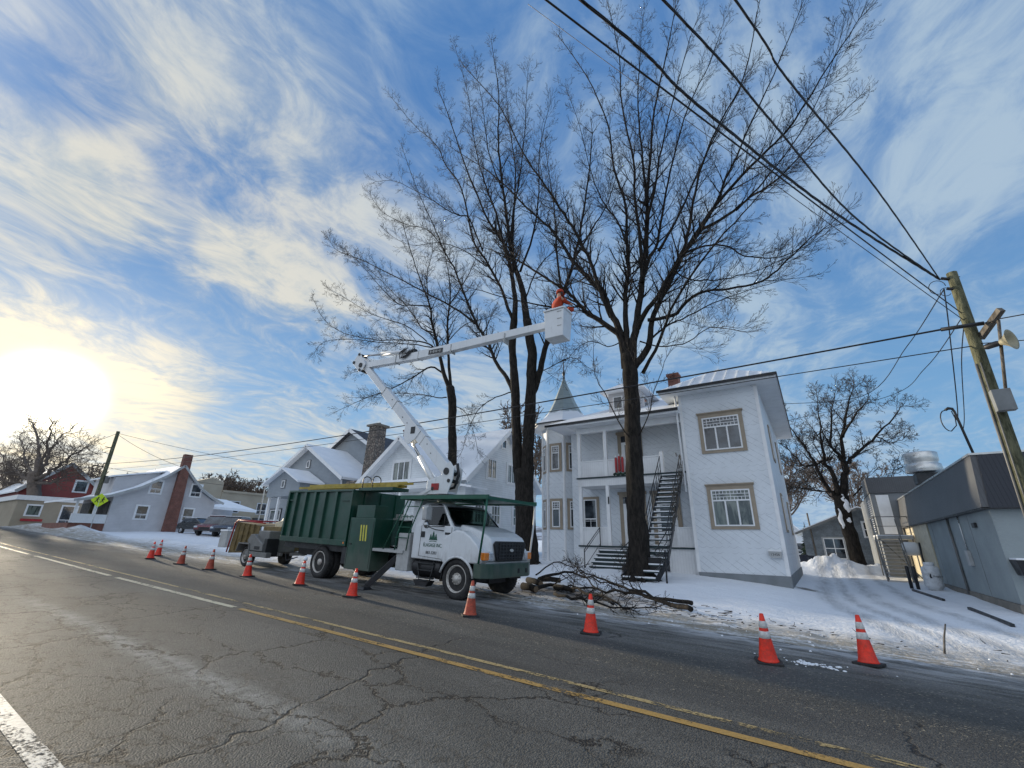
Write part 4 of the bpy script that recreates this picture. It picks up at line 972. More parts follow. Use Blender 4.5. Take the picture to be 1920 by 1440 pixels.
# propane tank and pipe
pt = thing('propane_tank', 'white upright propane tank with collar and worn base against the grey wall', 'propane tank', (3.9, 27.0, .15))
tcx = atY(1746, 1075, 26.6); tb = gz(tcx.x, 26.6)
tz = tb+.0
mb = MB().lathe((tcx.x, 26.6, tz), (0, 0, 1), [(.22, 0), (.23, .06), (.29, .11), (.31, .2), (.31, .80), (.28, .90), (.19, .96), (.02, .98)], 28); mb.build('tank', mat('tank_paint', (.70, .72, .74), .45, var=.1, dirt=.6, dcol=(.18, .17, .14), vs=2.2), pt)
mb = MB().lathe((tcx.x, 26.6, tz+.95), (0, 0, 1), [(.17, 0), (.18, .13), (.15, .15)], 20); mb.build('collar', 'white_trim', pt)
uu = V((.95, .3, 0)).normalized()
text('Propane', .10, V((tcx.x, 26.6, tz+.56))+V((.3, -.95, 0)).normalized()*.32+uu*.06, uu, (0, 0, 1), 'dark_steel', pt)
mb = MB(); q = V((tcx.x, 26.6, tz+.58))+V((-.02, -1, 0)).normalized()*.315-uu*.08
mb.ext([q+uu*a_+upv*b_2 for a_, b_2 in ((-.03, -.09), (.04, -.09), (.01, 0), (.03, .10), (-.03, .04), (-.05, -.03))], (0, -.004, 0)); mb.build('flame_mark', 'dark_steel', pt)
bo = []
for k, (x, y_) in enumerate(((3.02, 27.0), (3.2, 26.7))):
    z0 = gz(x, y_); o_ = MB(); ORG = V((x, y_, z0)); o_.lathe((x, y_, z0-.1), (0, 0, 1), [(.065, 0), (.065, .98), (.03, 1.02)], 12)
    ob_ = o_.build('bollard', 'black_metal'); tag(ob_, ('black steel bollard nearer the fire stair' if k == 0 else 'black steel bollard nearer the propane tank'), 'bollard', 'bollards guarding the tank')
ex = thing('wall_exhaust_unit', 'white round-ended unit mounted on the stucco wall beside the fire stair', 'vent', (4.0, 32, 1.6))
MB().lathe((4.30, 32.2, 1.80), (-1, 0, 0), [(.30, 0), (.34, .1), (.34, .55), (.25, .66), (.02, .70)], 20).build('hood', 'white_trim', ex)
mb = MB().tube([(4.26, 31.3, 2.1), (4.2, 31.1, 1.4), (4.22, 31.0, .6)], .04, 6); mb.build('pipe', 'dark_steel', ex)
# block garage behind
gg = thing('block_garage', 'grey block garage with snowy low gable roof behind the curved tree', 'garage', (2, 44, .4))
gable_wall(gg, -1.0, 6.2, 44.0, 52, .0, 3.0, 4.7, 'y', 'block_grey', 2.9); gable_roof(gg, -1.0, 6.2, 44.0, 52, 3.0, 4.7, 'y', .5, .16, 'snow', yr=2.9)
rake(gg, [(-1.5, 43.47, 2.8), (2.9, 43.47, 4.68), (6.7, 43.47, 2.9)], .16, m='grey_paint')
window(gg, (.3, 44, 1.0), u, 1.3, 1.5, .1, 'four', trim='lightgrey'); window(gg, (3.0, 44, 2.6), u, 1.0, 1.1, .08, 'four', trim='white_trim')
wh = thing('small_white_house', 'small white gabled house far behind the driveway', 'house', (-2, 62, .4))
gable_wall(wh, -6, -.6, 62, 70, .0, 2.6, 5.2, 'y', 'clap_white'); gable_roof(wh, -6, -.6, 62, 70, 2.6, 5.2, 'y', .4, .2, 'snow')
window(wh, (-2.2, 62, 1.1), u, .9, 1.2, .1, 'hung', trim='white_trim')
for k, x in enumerate((-1.15, -.6)):
    b = thing('wheeled_bin', ('dark wheeled bin nearer the white house corner' if k == 0 else 'dark wheeled bin nearer the garage'), 'bin', (x, 41, gz(x, 41)), group='wheeled bins by the driveway')
    z0 = gz(x, 41); mb = MB().hexa([(x-.2, 40.8, z0), (x+.2, 40.8, z0), (x+.2, 41.2, z0), (x-.2, 41.2, z0), (x-.27, 40.72, z0+.95), (x+.27, 40.72, z0+.95), (x+.27, 41.3, z0+.95), (x-.27, 41.3, z0+.95)]); mb.build('bin_body', 'trouser', b)
    MB().box(x-.29, x+.29, 40.68, 41.32, z0+.952, z0+1.02).build('lid', 'trouser', b)
# gutters / timber lying on snow
for k, (a_, b_2) in enumerate((((1712, 1108), (1770, 1127)), ((1818, 1143), (1900, 1176)))):
    def gnd(x, y):
        d = ray(x, y); tt = 1.
        for _ in range(40):
            p = CAM+d*tt; tt = (gz(p.x, p.y)-EYE)/d.z if d.z < 0 else 60
        return CAM+d*tt
    p, q = gnd(*a_), gnd(*b_2); ORG = p.copy()
    mb = MB().beam(p+V((0, 0, .035)), q+V((0, 0, .035)), .08, .07); o_ = mb.build('fallen_timber', 'dark_steel'); tag(o_, ('short dark timber lying in the snow below the bollards' if k == 0 else 'long dark timber lying in the snow nearest the road'), 'timber', 'timbers edging the driveway')
# ---------------------------------------------------------------- bucket truck (local frame: x forward, y away from the road, z up)
TX, TY = -8.2, 9.65
tz0 = gz(TX, 10.8)+.0
T = thing('bucket_truck', 'green and white tree-service bucket truck with a raised white boom parked at the verge', 'truck', (TX, TY, tz0), (0, R(1.75), 0), local=True)
W = 2.30
def wheel(par, name, x, y, r, wd, side, dual=False, holes=True, rimm='rim_paint'):
    """side -1 = outer face toward -y"""
    w_ = MB().lathe((x, y, r), (0, side, 0), [(r*.68, -wd), (r*.93, -wd), (r, -wd*.85), (r, -wd*.15), (r*.95, -.01), (r*.86, .012), (r*.70, 0), (r*.68, -.05)], 40)
    nt = 44
    for k in range(nt):
        a = 2*math.pi*k/nt; c, s_ = math.cos(a), math.sin(a); p = V((x+c*r*1.0, y-side*wd*.5, r+s_*r)); 
        w_.beam(p-V((0, wd*.34, 0)), p+V((0, wd*.34, 0)), .035, .022, up=(c, 0, s_))
    wh_ = w_.build(name, 'rubber', par)
    mb = MB().lathe((x, y-side*.005, r), (0, side, 0), [(r*.68, -.06), (r*.68, .0), (r*.65, .012), (r*.62, -.01), (r*.57, -.06), (r*.30, -.085), (r*.28, -.02), (r*.20, .0), (r*.17, .03), (.01, .045)], 36) if not dual else \
        MB().lathe((x, y-side*.005, r), (0, side, 0), [(r*.68, -.06), (r*.68, .0), (r*.65, .012), (r*.61, -.02), (r*.57, -.10), (r*.40, -.13), (r*.33, -.135), (r*.22, -.13), (r*.20, -.02), (r*.14, .0), (.01, .01)], 36)
    dpt = -.07 if not dual else -.125
    for k in range(10):
        a = 2*math.pi*k/10; p = V((x+math.cos(a)*r*.245, y+side*(dpt+.045 if not dual else dpt+.02), r+math.sin(a)*r*.245)); mb.cyl(p, p+V((0, side*.03, 0)), .016, n=6)
    if holes:
        mb.cur = 1
        for k in range(5 if not dual else 8):
            a = 2*math.pi*(k+.3)/(5 if not dual else 8); q = r*.45; p = V((x+math.cos(a)*q, y+side*(dpt+.004), r+math.sin(a)*q)); mb.lathe(p, (0, side, 0), [(.045, -.01), (.045, .006)], 12)
    rim = mb.build('rim', [rimm, 'black_metal'], wh_)
    return wh_
RW = .51
wheel(T, 'wheel', 0, .02, RW, .27, -1); wheel(T, 'wheel', 0, W-.02, RW, .27, 1)
wheel(T, 'wheel', -6.1, -.0, RW, .25, -1, dual=True); wheel(T, 'wheel', -6.1, .30, RW, .25, -1, dual=True, holes=False)
wheel(T, 'wheel', -6.1, W, RW, .25, 1, dual=True); wheel(T, 'wheel', -6.1, W-.30, RW, .25, 1, dual=True, holes=False)
mb = MB()
for y in (.75, 1.45): mb.box(-8.6, .7, y, y+.09, .62, .88)
for x in (-8.2, -6.1, -4.0, -2.4, -.5): mb.box(x-.05, x+.05, .84, 1.45, .66, .84)
mb.build('chassis', 'black_metal', T)
MB().cyl((-6.1, .2, .51), (-6.1, 2.1, .51), .10, n=12).build('axle', 'black_metal', T); MB().cyl((0, .2, .48), (0, 2.1, .48), .07, n=12).build('axle', 'black_metal', T)
MB().lathe((-6.1, 1.15, .51), (1, 0, 0), [(.05, -.25), (.22, -.1), (.24, .1), (.05, .25)], 14).build('differential', 'black_metal', T)
MB().box(-.45, .55, .75, 1.55, .40, .95).build('engine', 'black_metal', T)
# chip box
bx0, bx1, bz0, bz1 = -8.62, -4.72, 1.10, 2.88
mb = MB().hexa([(bx0, 0, bz0), (bx1, 0, bz0), (bx1, W, bz0), (bx0, W, bz0), (bx0, 0, bz1), (bx1, 0, bz1), (bx1, W, bz1), (bx0, W, bz1)])
box = mb.build('chip_box', 'green_paint', T, .012)
for k in range(5):
    x = bx0+.52+.60*k+(.06 if k == 4 else 0)
    MB().hexa([(x-.06, -.075, bz0+.16), (x+.06, -.075, bz0+.16), (x+.075, -.002, bz0+.16), (x-.075, -.002, bz0+.16), (x-.06, -.075, bz1-.06), (x+.06, -.075, bz1-.06), (x+.075, -.002, bz1-.06), (x-.075, -.002, bz1-.06)]).build('rib', 'green_paint', box)
mb = MB().box(bx0, bx1, -.09, -.002, bz0-.02, bz0+.158); mb.build('lower_rail', 'green_paint', box, .01)
MB().box(bx0, bx1, -.08, -.002, bz1-.058, bz1+.02).build('upper_rail', 'green_paint', box, .01)
for x in (bx0+.03, bx1-.06): MB().box(x-.03, x+.06, -.085, -.002, bz0+.16, bz1-.06).build('corner_post', 'green_paint', box)
MB().box(bx0+.1, bx0+.50, -.05, -.002, bz1-.36, bz1-.32).build('door_bar', 'green_paint', box); MB().box(bx1-.62, bx1-.1, -.05, -.002, bz1-.36, bz1-.32).build('door_bar', 'green_paint', box)
MB().box(bx1-.12, bx1-.06, -.10, -.092, bz0+.05, bz0+.11).build('side_marker', 'amber', box)
for y in (.4, 1.1, 1.8): MB().box(bx1+.002, bx1+.05, y, y+.07, bz0+.05, bz1-.05).build('front_stiffener', 'green_paint', box)
mb = MB()
for z in (bz0-.10,): mb.box(bx0+.1, bx1, .1, .22, z-.12, z+.08); mb.box(bx0+.1, bx1, W-.22, W-.1, z-.12, z+.08)
mb.build('sub_frame', 'black_metal', T)
# ladder on the box
ld = thing('ladder', 'yellow fibreglass ladder lying along the top of the green chip box', 'ladder', (TX-6, TY+.3, tz0+3))
global_org = V((0, 0, 0))
ld.location = T.location; ld.rotation_euler = T.rotation_euler; ORG = V((0, 0, 0))
lx0, lx1 = -8.55, -2.95
for y in (.25, .62): MB().box(lx0, lx1, y, y+.03, 2.98, 3.065).build('ladder_rail', 'ladder_yellow', ld)
for y in (.30, .57): MB().box(lx0+.6, lx1+.35, y, y+.03, 3.07, 3.14).build('ladder_rail', 'ladder_yellow', ld)
mb = MB()
for k in range(19): x = lx0+.2+.3*k; mb.cyl((x, .25, 3.04), (x, .65, 3.04), .018, n=6)
mb.build('rung', 'ladder_yellow', ld)
ld['label'] = 'yellow fibreglass ladder lying along the top of the green chip box'
for x in (-4.55, -4.05):
    mb = MB(); pts = [V((x, .12, 2.85))]+[V((x, .12+.13*(1-math.cos(R(22.5*k)))*1.3, 3.22+.13*math.sin(R(22.5*k)))) for k in range(9)]+[V((x, .46, 3.1))]; mb.tube(pts, .018, 6); mb.build('ladder_hoop', 'black_metal', T)
MB().box(-4.7, -3.0, .1, .8, 2.86, 2.96).build('ladder_support', 'green_paint', T)
# green tool cabinets
cb = MB().box(-4.62, -3.40, -.08, .65, .42, 1.98).build('tool_cabinet', 'green_paint', T, .015)
MB().box(-4.45, -3.55, -.02, .5, 1.982, 2.38).build('upper_locker', 'green_paint', T, .01)
mb = MB()
for k in range(3): x = -4.02+.125*k; mb.hexa([(x, -.086, 1.28), (x+.065, -.086, 1.28), (x+.065, -.081, 1.28), (x, -.081, 1.28), (x-.045, -.086, 1.76), (x+.02, -.086, 1.76), (x+.02, -.081, 1.76), (x-.045, -.081, 1.76)])
mb.build('yellow_stripes', 'stripe_yellow', cb)
mb = MB(); mb.box(-4.57, -4.56, -.086, -.081, .5, 1.9); mb.box(-3.46, -3.45, -.086, -.081, .5, 1.9); mb.box(-4.5, -4.4, -.10, -.081, 1.15, 1.19); mb.build('door_seams', 'black_metal', cb)
MB().box(-4.9, -4.63, -.02, .5, .55, 1.05).build('valve_box', 'dark_steel', T)
MB().box(-3.39, -2.75, .9, 2.3, .95, 1.95).build('tool_cabinet', 'green_paint', T, .015)
MB().box(-5.2, -3.5, 1.65, 2.3, .42, 1.0).build('tool_cabinet', 'green_paint', T, .015)
MB().box(-3.39, -2.05, -.05, .55, 1.02, 1.10).build('running_board', 'lightgrey', T)
mb = MB().box(-3.38, -2.5, .62, 1.5, 1.96, 2.02); rr = random.Random(2)
for k in range(6): x = -3.3+.14*k; mb.box(x, x+.11, .65, 1.0+rr.random()*.2, 2.021, 2.10+.05*rr.random())
mb.build('hydraulic_parts', 'galv', T)
# cab
def hw(pts, y0, y1, name, m, par, bev=.02): return MB().ext([(x, y0, z) for x, z in pts], (0, y1-y0, 0)).build(name, m, par, bev, 3)
low = [(-1.74, .92), (-.56, .90), (-.50, 1.02), (-.40, 1.25), (-.24, 1.42), (-.20, 1.80), (-.24, 1.84), (-1.74, 1.84)]
cab = hw(low, 0, W, 'cab', 'white_paint', T, .035)
# roof and pillars
yi = .13
mb = MB()
def pil(a, b, wd, y0, y1):  # a,b = (x,z)
    mb.hexa([(a[0], y0[0], a[1]), (a[0]+wd, y0[0], a[1]), (a[0]+wd, y0[0]+.07*y1, a[1]), (a[0], y0[0]+.07*y1, a[1]), (b[0], y0[1], b[1]), (b[0]+wd*.9, y0[1], b[1]), (b[0]+wd*.9, y0[1]+.07*y1, b[1]), (b[0], y0[1]+.07*y1, b[1])] if y1 > 0 else
            [(a[0], y0[0]-.07, a[1]), (a[0]+wd, y0[0]-.07, a[1]), (a[0]+wd, y0[0], a[1]), (a[0], y0[0], a[1]), (b[0], y0[1]-.07, b[1]), (b[0]+wd*.9, y0[1]-.07, b[1]), (b[0]+wd*.9, y0[1], b[1]), (b[0], y0[1], b[1])])
for yy, sg in (((.01, yi), 1), ((W-.01, W-yi), -1)):
    pil((-.33, 1.83), (-.80, 2.40), .09, yy, sg); pil((-1.46, 1.83), (-1.32, 2.40), .07, yy, sg); pil((-1.74, 1.83), (-1.62, 2.40), .30, yy, sg)
mb.build('pillars', 'white_paint', cab)
mb = MB(); mb.hexa([(-1.64, yi-.02, 2.36), (-.70, yi-.02, 2.36), (-.70, W-yi+.02, 2.36), (-1.64, W-yi+.02, 2.36), (-1.56, yi+.10, 2.48), (-.84, yi+.10, 2.46), (-.84, W-yi-.10, 2.46), (-1.56, W-yi-.10, 2.48)]); mb.build('cab_roof', 'white_paint', cab, .03)
MB().hexa([(-1.735, .02, 1.84), (-1.69, .02, 1.84), (-1.69, W-.02, 1.84), (-1.735, W-.02, 1.84), (-1.62, yi, 2.36), (-1.58, yi, 2.36), (-1.58, W-yi, 2.36), (-1.62, W-yi, 2.36)]).build('rear_wall', 'white_paint', cab)
MB().box(-1.745, -1.70, .55, W-.55, 1.95, 2.25).build('rear_window', 'pane', cab)
MB().box(-1.72, -.3, .05, W-.05, 1.845, 1.86).build('interior_floor', 'black_metal', cab)
# side glass, windscreen
for sgn, y0, y1 in ((1, .035, yi+.02), (-1, W-.035, W-yi-.02)):
    P = [(-1.38, y0, 1.85), (-.36, y0, 1.85), (-.80, y1, 2.37), (-1.26, y1, 2.37)]
    mb = MB(); mb.add(P, [(0, 1, 2, 3)]); mb.build('side_window', 'cab_glass', cab)
    mb = MB(); fr = [(-1.40, y0-.012*sgn, 1.83), (-.32, y0-.012*sgn, 1.83), (-.78, y1-.012*sgn, 2.40), (-1.28, y1-.012*sgn, 2.40), (-1.40, y0-.012*sgn, 1.83)]
    mb.tube(fr, .016, 4, smooth=False); mb.tube([(-.56, y0-.01*sgn, 1.84), (-.62, y0-.0*sgn+.02*sgn, 2.12)], .012, 4); mb.build('window_seal', 'black_metal', cab)
mb = MB(); P = [(-.24, .10, 1.86), (-.12, W/2, 1.86), (-.24, W-.10, 1.86), (-.74, W-yi-.02, 2.36), (-.66, W/2, 2.38), (-.74, yi+.02, 2.36)]
mb.add(P, [(0, 1, 4, 5), (1, 2, 3, 4)]); mb.build('windscreen', 'cab_glass', cab)
mb = MB(); mb.tube(P+[P[0]], .022, 5, smooth=False); mb.tube([(-.19, .5, 1.88), (-.30, 1.0, 2.05)], .01, 4); mb.tube([(-.16, 1.3, 1.88), (-.27, 1.8, 2.05)], .01, 4); mb.build('windscreen_seal', 'black_metal', cab)
for y in (.45, 1.35):
    MB().box(-1.45, -1.0, y, y+.55, 1.861, 1.95).build('seat', 'trouser', cab, .03); MB().hexa([(-1.5, y, 1.95), (-1.36, y, 1.95), (-1.36, y+.55, 1.95), (-1.5, y+.55, 1.95), (-1.58, y+.05, 2.33), (-1.48, y+.05, 2.33), (-1.48, y+.5, 2.33), (-1.58, y+.5, 2.33)]).build('seat_back', 'trouser', cab, .03)
mb = MB(); c0 = V((-.78, .72, 1.98)); ax = V((-.5, 0, .85)).normalized(); a_ = V((0, 1, 0)); b_ = ax.cross(a_)
mb.tube([c0+(a_*math.cos(R(20*k))+b_*math.sin(R(20*k)))*.19 for k in range(19)], .015, 6); mb.build('steering_wheel', 'black_metal', cab)
MB().hexa([(-.55, .1, 1.861), (-.26, .1, 1.861), (-.26, W-.1, 1.861), (-.55, W-.1, 1.861), (-.5, .12, 1.95), (-.30, .12, 1.90), (-.30, W-.12, 1.90), (-.5, W-.12, 1.95)]).build('dashboard', 'black_metal', cab)
# door lines, handle, vents
mb = MB(); s_ = .007
mb.tube([(-.52, -.003, .98), (-.34, -.003, 1.28), (-.26, -.003, 1.46), (-.26, -.003, 1.80)], s_, 4); mb.tube([(-1.42, -.003, 1.83), (-1.44, -.003, 1.0), (-.56, -.003, .96)], s_, 4)
mb.build('door_seam', 'dark_steel', cab)
MB().box(-1.40, -1.27, -.02, -.001, 1.50, 1.66).build('door_handle', 'black_metal', cab); MB().box(-.50, -.30, -.008, -.001, 1.60, 1.66).build('badge', 'dark_steel', cab)
# bonnet, fenders with wheel arch
mb = MB()
hood = [(-.30, 1.84), (-.14, 1.90), (.35, 1.80), (.72, 1.64), (.86, 1.50), (.86, 1.0), (.66, .93), (.60, .95), (.30, .95), (-.30, .95)]
ctr = hw([(-.50, 1.83), (-.16, 1.885), (.20, 1.83), (.55, 1.73), (.80, 1.60), (.90, 1.48), (.88, .98), (-.5, .98)], .30, W-.30, 'bonnet', 'white_paint', cab, .06)
def fender(y0, y1):
    pts = [(-.54, .90)]
    top = [(-.54, 1.50), (-.40, 1.60), (-.1, 1.74), (.15, 1.72), (.42, 1.58), (.66, 1.38), (.80, 1.20), (.84, 1.0), (.80, .92), (.62, .92)]
    arch = [(.02+.60*math.cos(R(a)), .46+.60*math.sin(R(a))) for a in (50, 65, 80, 95, 110, 125, 140)]
    MB().ext([(x, y0, z) for x, z in pts+top+arch], (0, y1-y0, 0)).build('fender', 'white_paint', cab, .05, 3)
fender(-.02, .34); fender(W-.34, W+.02)
for y0, y1, yy in ((-.05, .20, -.05), (W-.20, W+.05, W+.05)):   # flare lip
    mb = MB(); mb.tube([(.02+.585*math.cos(R(a)), yy+(.03 if yy < 0 else -.03), .47+.585*math.sin(R(a))) for a in range(10, 175, 11)], .035, 6); mb.build('wheel_flare', 'white_paint', cab)
    mb = MB(); 
    for a in range(0, 180, 20):
        c1, s1, c2, s2 = math.cos(R(a)), math.sin(R(a)), math.cos(R(a+20)), math.sin(R(a+20))
        ya, yb = (.02, .62) if yy < 0 else (W-.62, W-.02)
        mb.hexa([(.02+.56*c1, ya, .47+.56*s1), (.02+.56*c2, ya, .47+.56*s2), (.02+.56*c2, yb, .47+.56*s2), (.02+.56*c1, yb, .47+.56*s1), (.02+.58*c1, ya, .47+.58*s1), (.02+.58*c2, ya, .47+.58*s2), (.02+.58*c2, yb, .47+.58*s2), (.02+.58*c1, yb, .47+.58*s1)])
    mb.build('wheel_well', 'black_metal', cab)
# grille, lamps, bumper
gr = MB().ext([(.90, y, z) for y, z in ((.52, 1.00), (.36, 1.42), (.44, 1.50), (W-.44, 1.50), (W-.36, 1.42), (W-.52, 1.00))], (.06, 0, 0)).build('grille', 'black_metal', cab, .02)
mb = MB()
for k in range(5): z = 1.07+.085*k; mb.box(.961, .985, .56, W-.56, z, z+.03)
for k in range(9): y = .58+.142*k; mb.box(.961, .975, y, y+.02, 1.04, 1.46)
mb.build('grille_bars', 'dark_steel', gr)
mb = MB().lathe((.986, W/2, 1.27), (1, 0, 0), [(.095, 0), (.10, .008), (.09, .014)], 20); 
for i_ in range(len(mb.v)): x, y, z = mb.v[i_]; mb.v[i_] = (x, y, 1.27+(z-1.27)*.42)
mb.build('badge', 'galv', gr)
for y0, y1, sg in ((.02, .38, 1), (W-.02, W-.38, -1)):
    xf, xb = .90, .72
    l_ = MB().hexa([(xb, min(y0, y1), 1.0), (xf-.0, min(y0, y1) if sg < 0 else y0, 1.0), (xf+.02, max(y0, y1), 1.0), (xb, max(y0, y1), 1.0), (xb, min(y0, y1), 1.24), (xf, min(y0, y1), 1.24), (xf+.02, max(y0, y1), 1.24), (xb, max(y0, y1), 1.24)]).build('headlamp_housing', 'white_paint', cab, .02)
    a0, a1 = (.20, .37) if sg > 0 else (W-.37, W-.20)
    MB().box(xf+.0, xf+.035, a0, a1, 1.03, 1.20).build('headlight', 'lens', cab, .015)
    a0, a1 = (-.012, .19) if sg > 0 else (W-.19, W+.012)
    MB().box(xf-.26, xf+.03, a0, a1, 1.02, 1.21).build('indicator', 'amber', cab, .02)
bm = MB().ext([(x, y, .58) for x, y in ((.62, -.06), (.86, -.06), (1.02, .28), (1.02, W-.28), (.86, W+.06), (.62, W+.06))], (0, 0, .36)).build('bumper', 'green_paint', T, .02)
for y in (1.45, 1.85): MB().box(1.018, 1.03, y, y+.09, .68, .80).build('tow_slot', 'black_metal', bm)
MB().box(.60, .90, .1, W-.1, .941, .975).build('step_plate', 'lightgrey', bm)
# mirror
mb = MB().box(-1.06, -.90, -.42, -.16, 1.96, 2.32); mr = mb.build('mirror', 'lightgrey', T, .03); MB().lathe((-.93, -.29, 1.84), (-1, 0, 0), [(.02, -.05), (.10, 0), (.10, .04), (.06, .1)], 18).build('convex_mirror', 'steel', mr)
mb = MB().tube([(-.55, .0, 1.82), (-.62, -.2, 1.80), (-.95, -.28, 1.80), (-.95, -.28, 2.38), (-.85, -.1, 2.42), (-.80, .1, 2.42)], .014, 6); mb.tube([(-.55, .0, 1.70), (-.75, -.14, 1.72), (-.95, -.28, 1.80)], .012, 6); mb.build('mirror_bracket', 'black_metal', mr)
MB().box(-1.02, -.90, W+.16, W+.40, 1.96, 2.32).build('mirror', 'steel', T, .03)
# fuel tank and steps
mb = MB().lathe((-1.75, .34, .70), (1, 0, 0), [(.02, 0), (.26, .01), (.28, .05), (.28, 1.05), (.26, 1.09), (.02, 1.1)], 24); ft = mb.build('fuel_tank', 'black_metal', T)
for x in (-1.5, -.95): MB().lathe((x, .34, .70), (1, 0, 0), [(.285, 0), (.295, .01), (.295, .06), (.285, .07)], 24).build('tank_strap', 'dark_steel', ft)
mb = MB()
for z in (.42, .62, .80): mb.box(-1.45, -.85, -.0, .1, z, z+.03)
mb.tube([(-1.45, .03, .80), (-1.35, .03, .36), (-.95, .03, .36), (-.85, .03, .80)], .018, 5); mb.build('cab_step', 'dark_steel', T)
MB().hexa([(-1.5, .05, .22), (-1.1, .05, .22), (-1.1, .3, .22), (-1.5, .3, .22), (-1.6, .05, .36), (-1.0, .05, .36), (-1.0, .3, .36), (-1.6, .3, .36)]).build('hanging_step', 'black_metal', T)
MB().box(-2.35, -1.85, .0, .62, .55, 1.58).build('outrigger_housing', 'lightgrey', T, .02)
# outriggers
mb = MB().beam((-2.35, .25, 1.05), (-2.92, -.45, .10), .17, .17); orr = mb.build('outrigger', 'black_metal', T, .01)
MB().beam((-2.60, -.06, .60), (-2.95, -.50, .06), .12, .12).build('inner_leg', 'dark_steel', orr); MB().hexa([(-3.12, -.68, .015), (-2.78, -.68, .015), (-2.78, -.34, .015), (-3.12, -.34, .015), (-3.06, -.62, .07), (-2.84, -.62, .07), (-2.84, -.40, .07), (-3.06, -.40, .07)]).build('foot_pad', 'black_metal', orr)
MB().beam((-2.45, W-.25, 1.05), (-2.92, W+.45, .10), .17, .17).build('outrigger', 'black_metal', T, .01)
# access ladder behind cab
mb = MB()
for x in (-1.86, -2.34): mb.tube([(x+.45, -.06, 2.60), (x, -.06, 1.58), (x-.05, -.06, 1.1)], .018, 6)
for k in range(4): z = 1.45+.30*k; x = -1.95+.44*max(0, (z-1.58)); mb.tube([(x-.46, -.06, z), (x+.02, -.06, z)], .014, 6)
mb.tube([(-2.0, -.06, 2.62), (-2.9, -.06, 1.10)], .02, 6); mb.build('access_ladder', 'green_rail', T)
mb = MB().box(-2.1, -1.80, .25, 1.0, 1.6, 2.55); mb.build('headboard', 'white_paint', T, .02)
MB().box(-2.12, -2.105, .4, .62, 2.0, 2.3).build('headboard_window', 'black_metal', T)
# canopy over the cab
z0 = 2.60; mb = MB().box(-2.3, .90, -.10, W+.10, z0, z0+.035)
cn = mb.build('canopy', 'green_rail', T)
for y in (-.12, W+.06): MB().box(-2.35, 1.00, y, y+.07, z0-.04, z0+.07).build('side_rail', 'green_rail', cn)
for x in (-2.35, -.9, .93): MB().box(x, x+.07, -.05, W+.06, z0-.05, z0-.002).build('cross_rail', 'green_rail', cn)
mb = MB()
for k in range(22): x = -2.2+.145*k; mb.box(x, x+.02, -.05, W+.05, z0+.036, z0+.055)
mb.build('grating', 'green_rail', cn)
for y in (-.09, W+.09): MB().tube([(.96, y, z0-.04), (.92, y, 1.9), (.80, y, .94)], .028, 8).build('canopy_post', 'green_rail' if y < 0 else 'white_trim', cn)
MB().tube([(.96, -.09, z0-.3), (.70, .1, z0-.05)], .02, 6).build('brace', 'green_rail', cn)
# boom turret
tb_ = V((-2.15, 1.75, 0))
MB().box(-2.75, -1.85, .9, 2.2, .9, 1.3).build('boom_pedestal_base', 'black_metal', T); MB().cyl((tb_.x, tb_.y, 1.3), (tb_.x, tb_.y, 2.72), .30, n=24).build('pedestal', 'white_paint', T)
MB().cyl((tb_.x, tb_.y, 2.72), (tb_.x, tb_.y, 2.86), .40, n=28).build('slew_ring', 'dark_steel', T)
A = V((tb_.x+.10, tb_.y, 3.55)); EL = V((-7.95, 1.75, 8.75)); BK = V((1.66, 1.75, 8.32))
tur = MB()
for y in (-.24, .20): tur.ext([(A.x+x, A.y+y, z) for x, z in ((-.85, 2.86), (.12, 2.86), (.30, 3.35), (.32, 3.72), (.12, 3.95), (-.10, 3.86), (-.22, 3.50), (-.85, 3.32))], (0, .04, 0))
tur.box(A.x-.8, A.x+.1, A.y-.2, A.y+.2, 2.87, 2.95); tu = tur.build('boom_turret', 'white_paint', T, .01)
MB().box(A.x-.62, A.x-.28, A.y-.262, A.y-.242, 3.0, 3.22).build('warning_plate', 'red', tu)
for x, z, r in ((0, 3.62, .12), (.14, 3.30, .06), (-.55, 3.05, .06)): MB().cyl((A.x+x, A.y-.27, z), (A.x+x, A.y+.27, z), r, n=20).build('pivot_pin', 'dark_steel', tu)
MB().tube([(A.x+.25, A.y, 3.9), (A.x+.34, A.y+.02, 3.5), (A.x+.2, A.y, 3.1), (A.x-.4, A.y, 2.98), (A.x-.9, A.y-.3, 2.75)], .05, 8).build('hose', 'black_metal', tu)
MB().beam((A.x+.15, A.y-.16, 3.4), (A.x-1.25, A.y-.28, 2.78), .07, .10).build('control_link', 'white_paint', tu)
dl = (EL-A).normalized(); nl = V((0, 1, 0)).cross(dl)
lb_ = MB().beam(A-dl*.05, A+dl*5.4, .27, .42, up=nl, w1=.25, h1=.37).build('lower_boom', 'white_paint', T, .012)
MB().beam(A+dl*5.3, EL+dl*.05, .21, .27, up=nl, w1=.21, h1=.26).build('boom_insert', 'white_paint', lb_, .01)
for q in (1.9, 2.6, 4.3, 5.35): MB().beam(A+dl*q, A+dl*(q+.03), .275, .425, up=nl).build('boom_band', 'lightgrey', lb_)
for q in (1.2, 1.6, 2.3, 3.1, 3.5, 4.6): p = A+dl*q+V((0, -.127, 0))+nl*(.06 if q % 1 > .5 else -.05); MB().cyl(p, p-V((0, .02, 0)), .02, n=8).build('bolt', 'black_metal', lb_)
br = A+dl*2.6
mb = MB()
for y in (-.16, .13): mb.ext([tuple(br+dl*a+nl*b+V((0, y, 0))) for a, b in ((-.35, .20), (.45, .20), (.45, -.20), (.28, -.42), (.02, -.60), (-.20, -.55), (-.35, -.20))], (0, .03, 0))
mb.build('cylinder_bracket', 'white_paint', lb_)
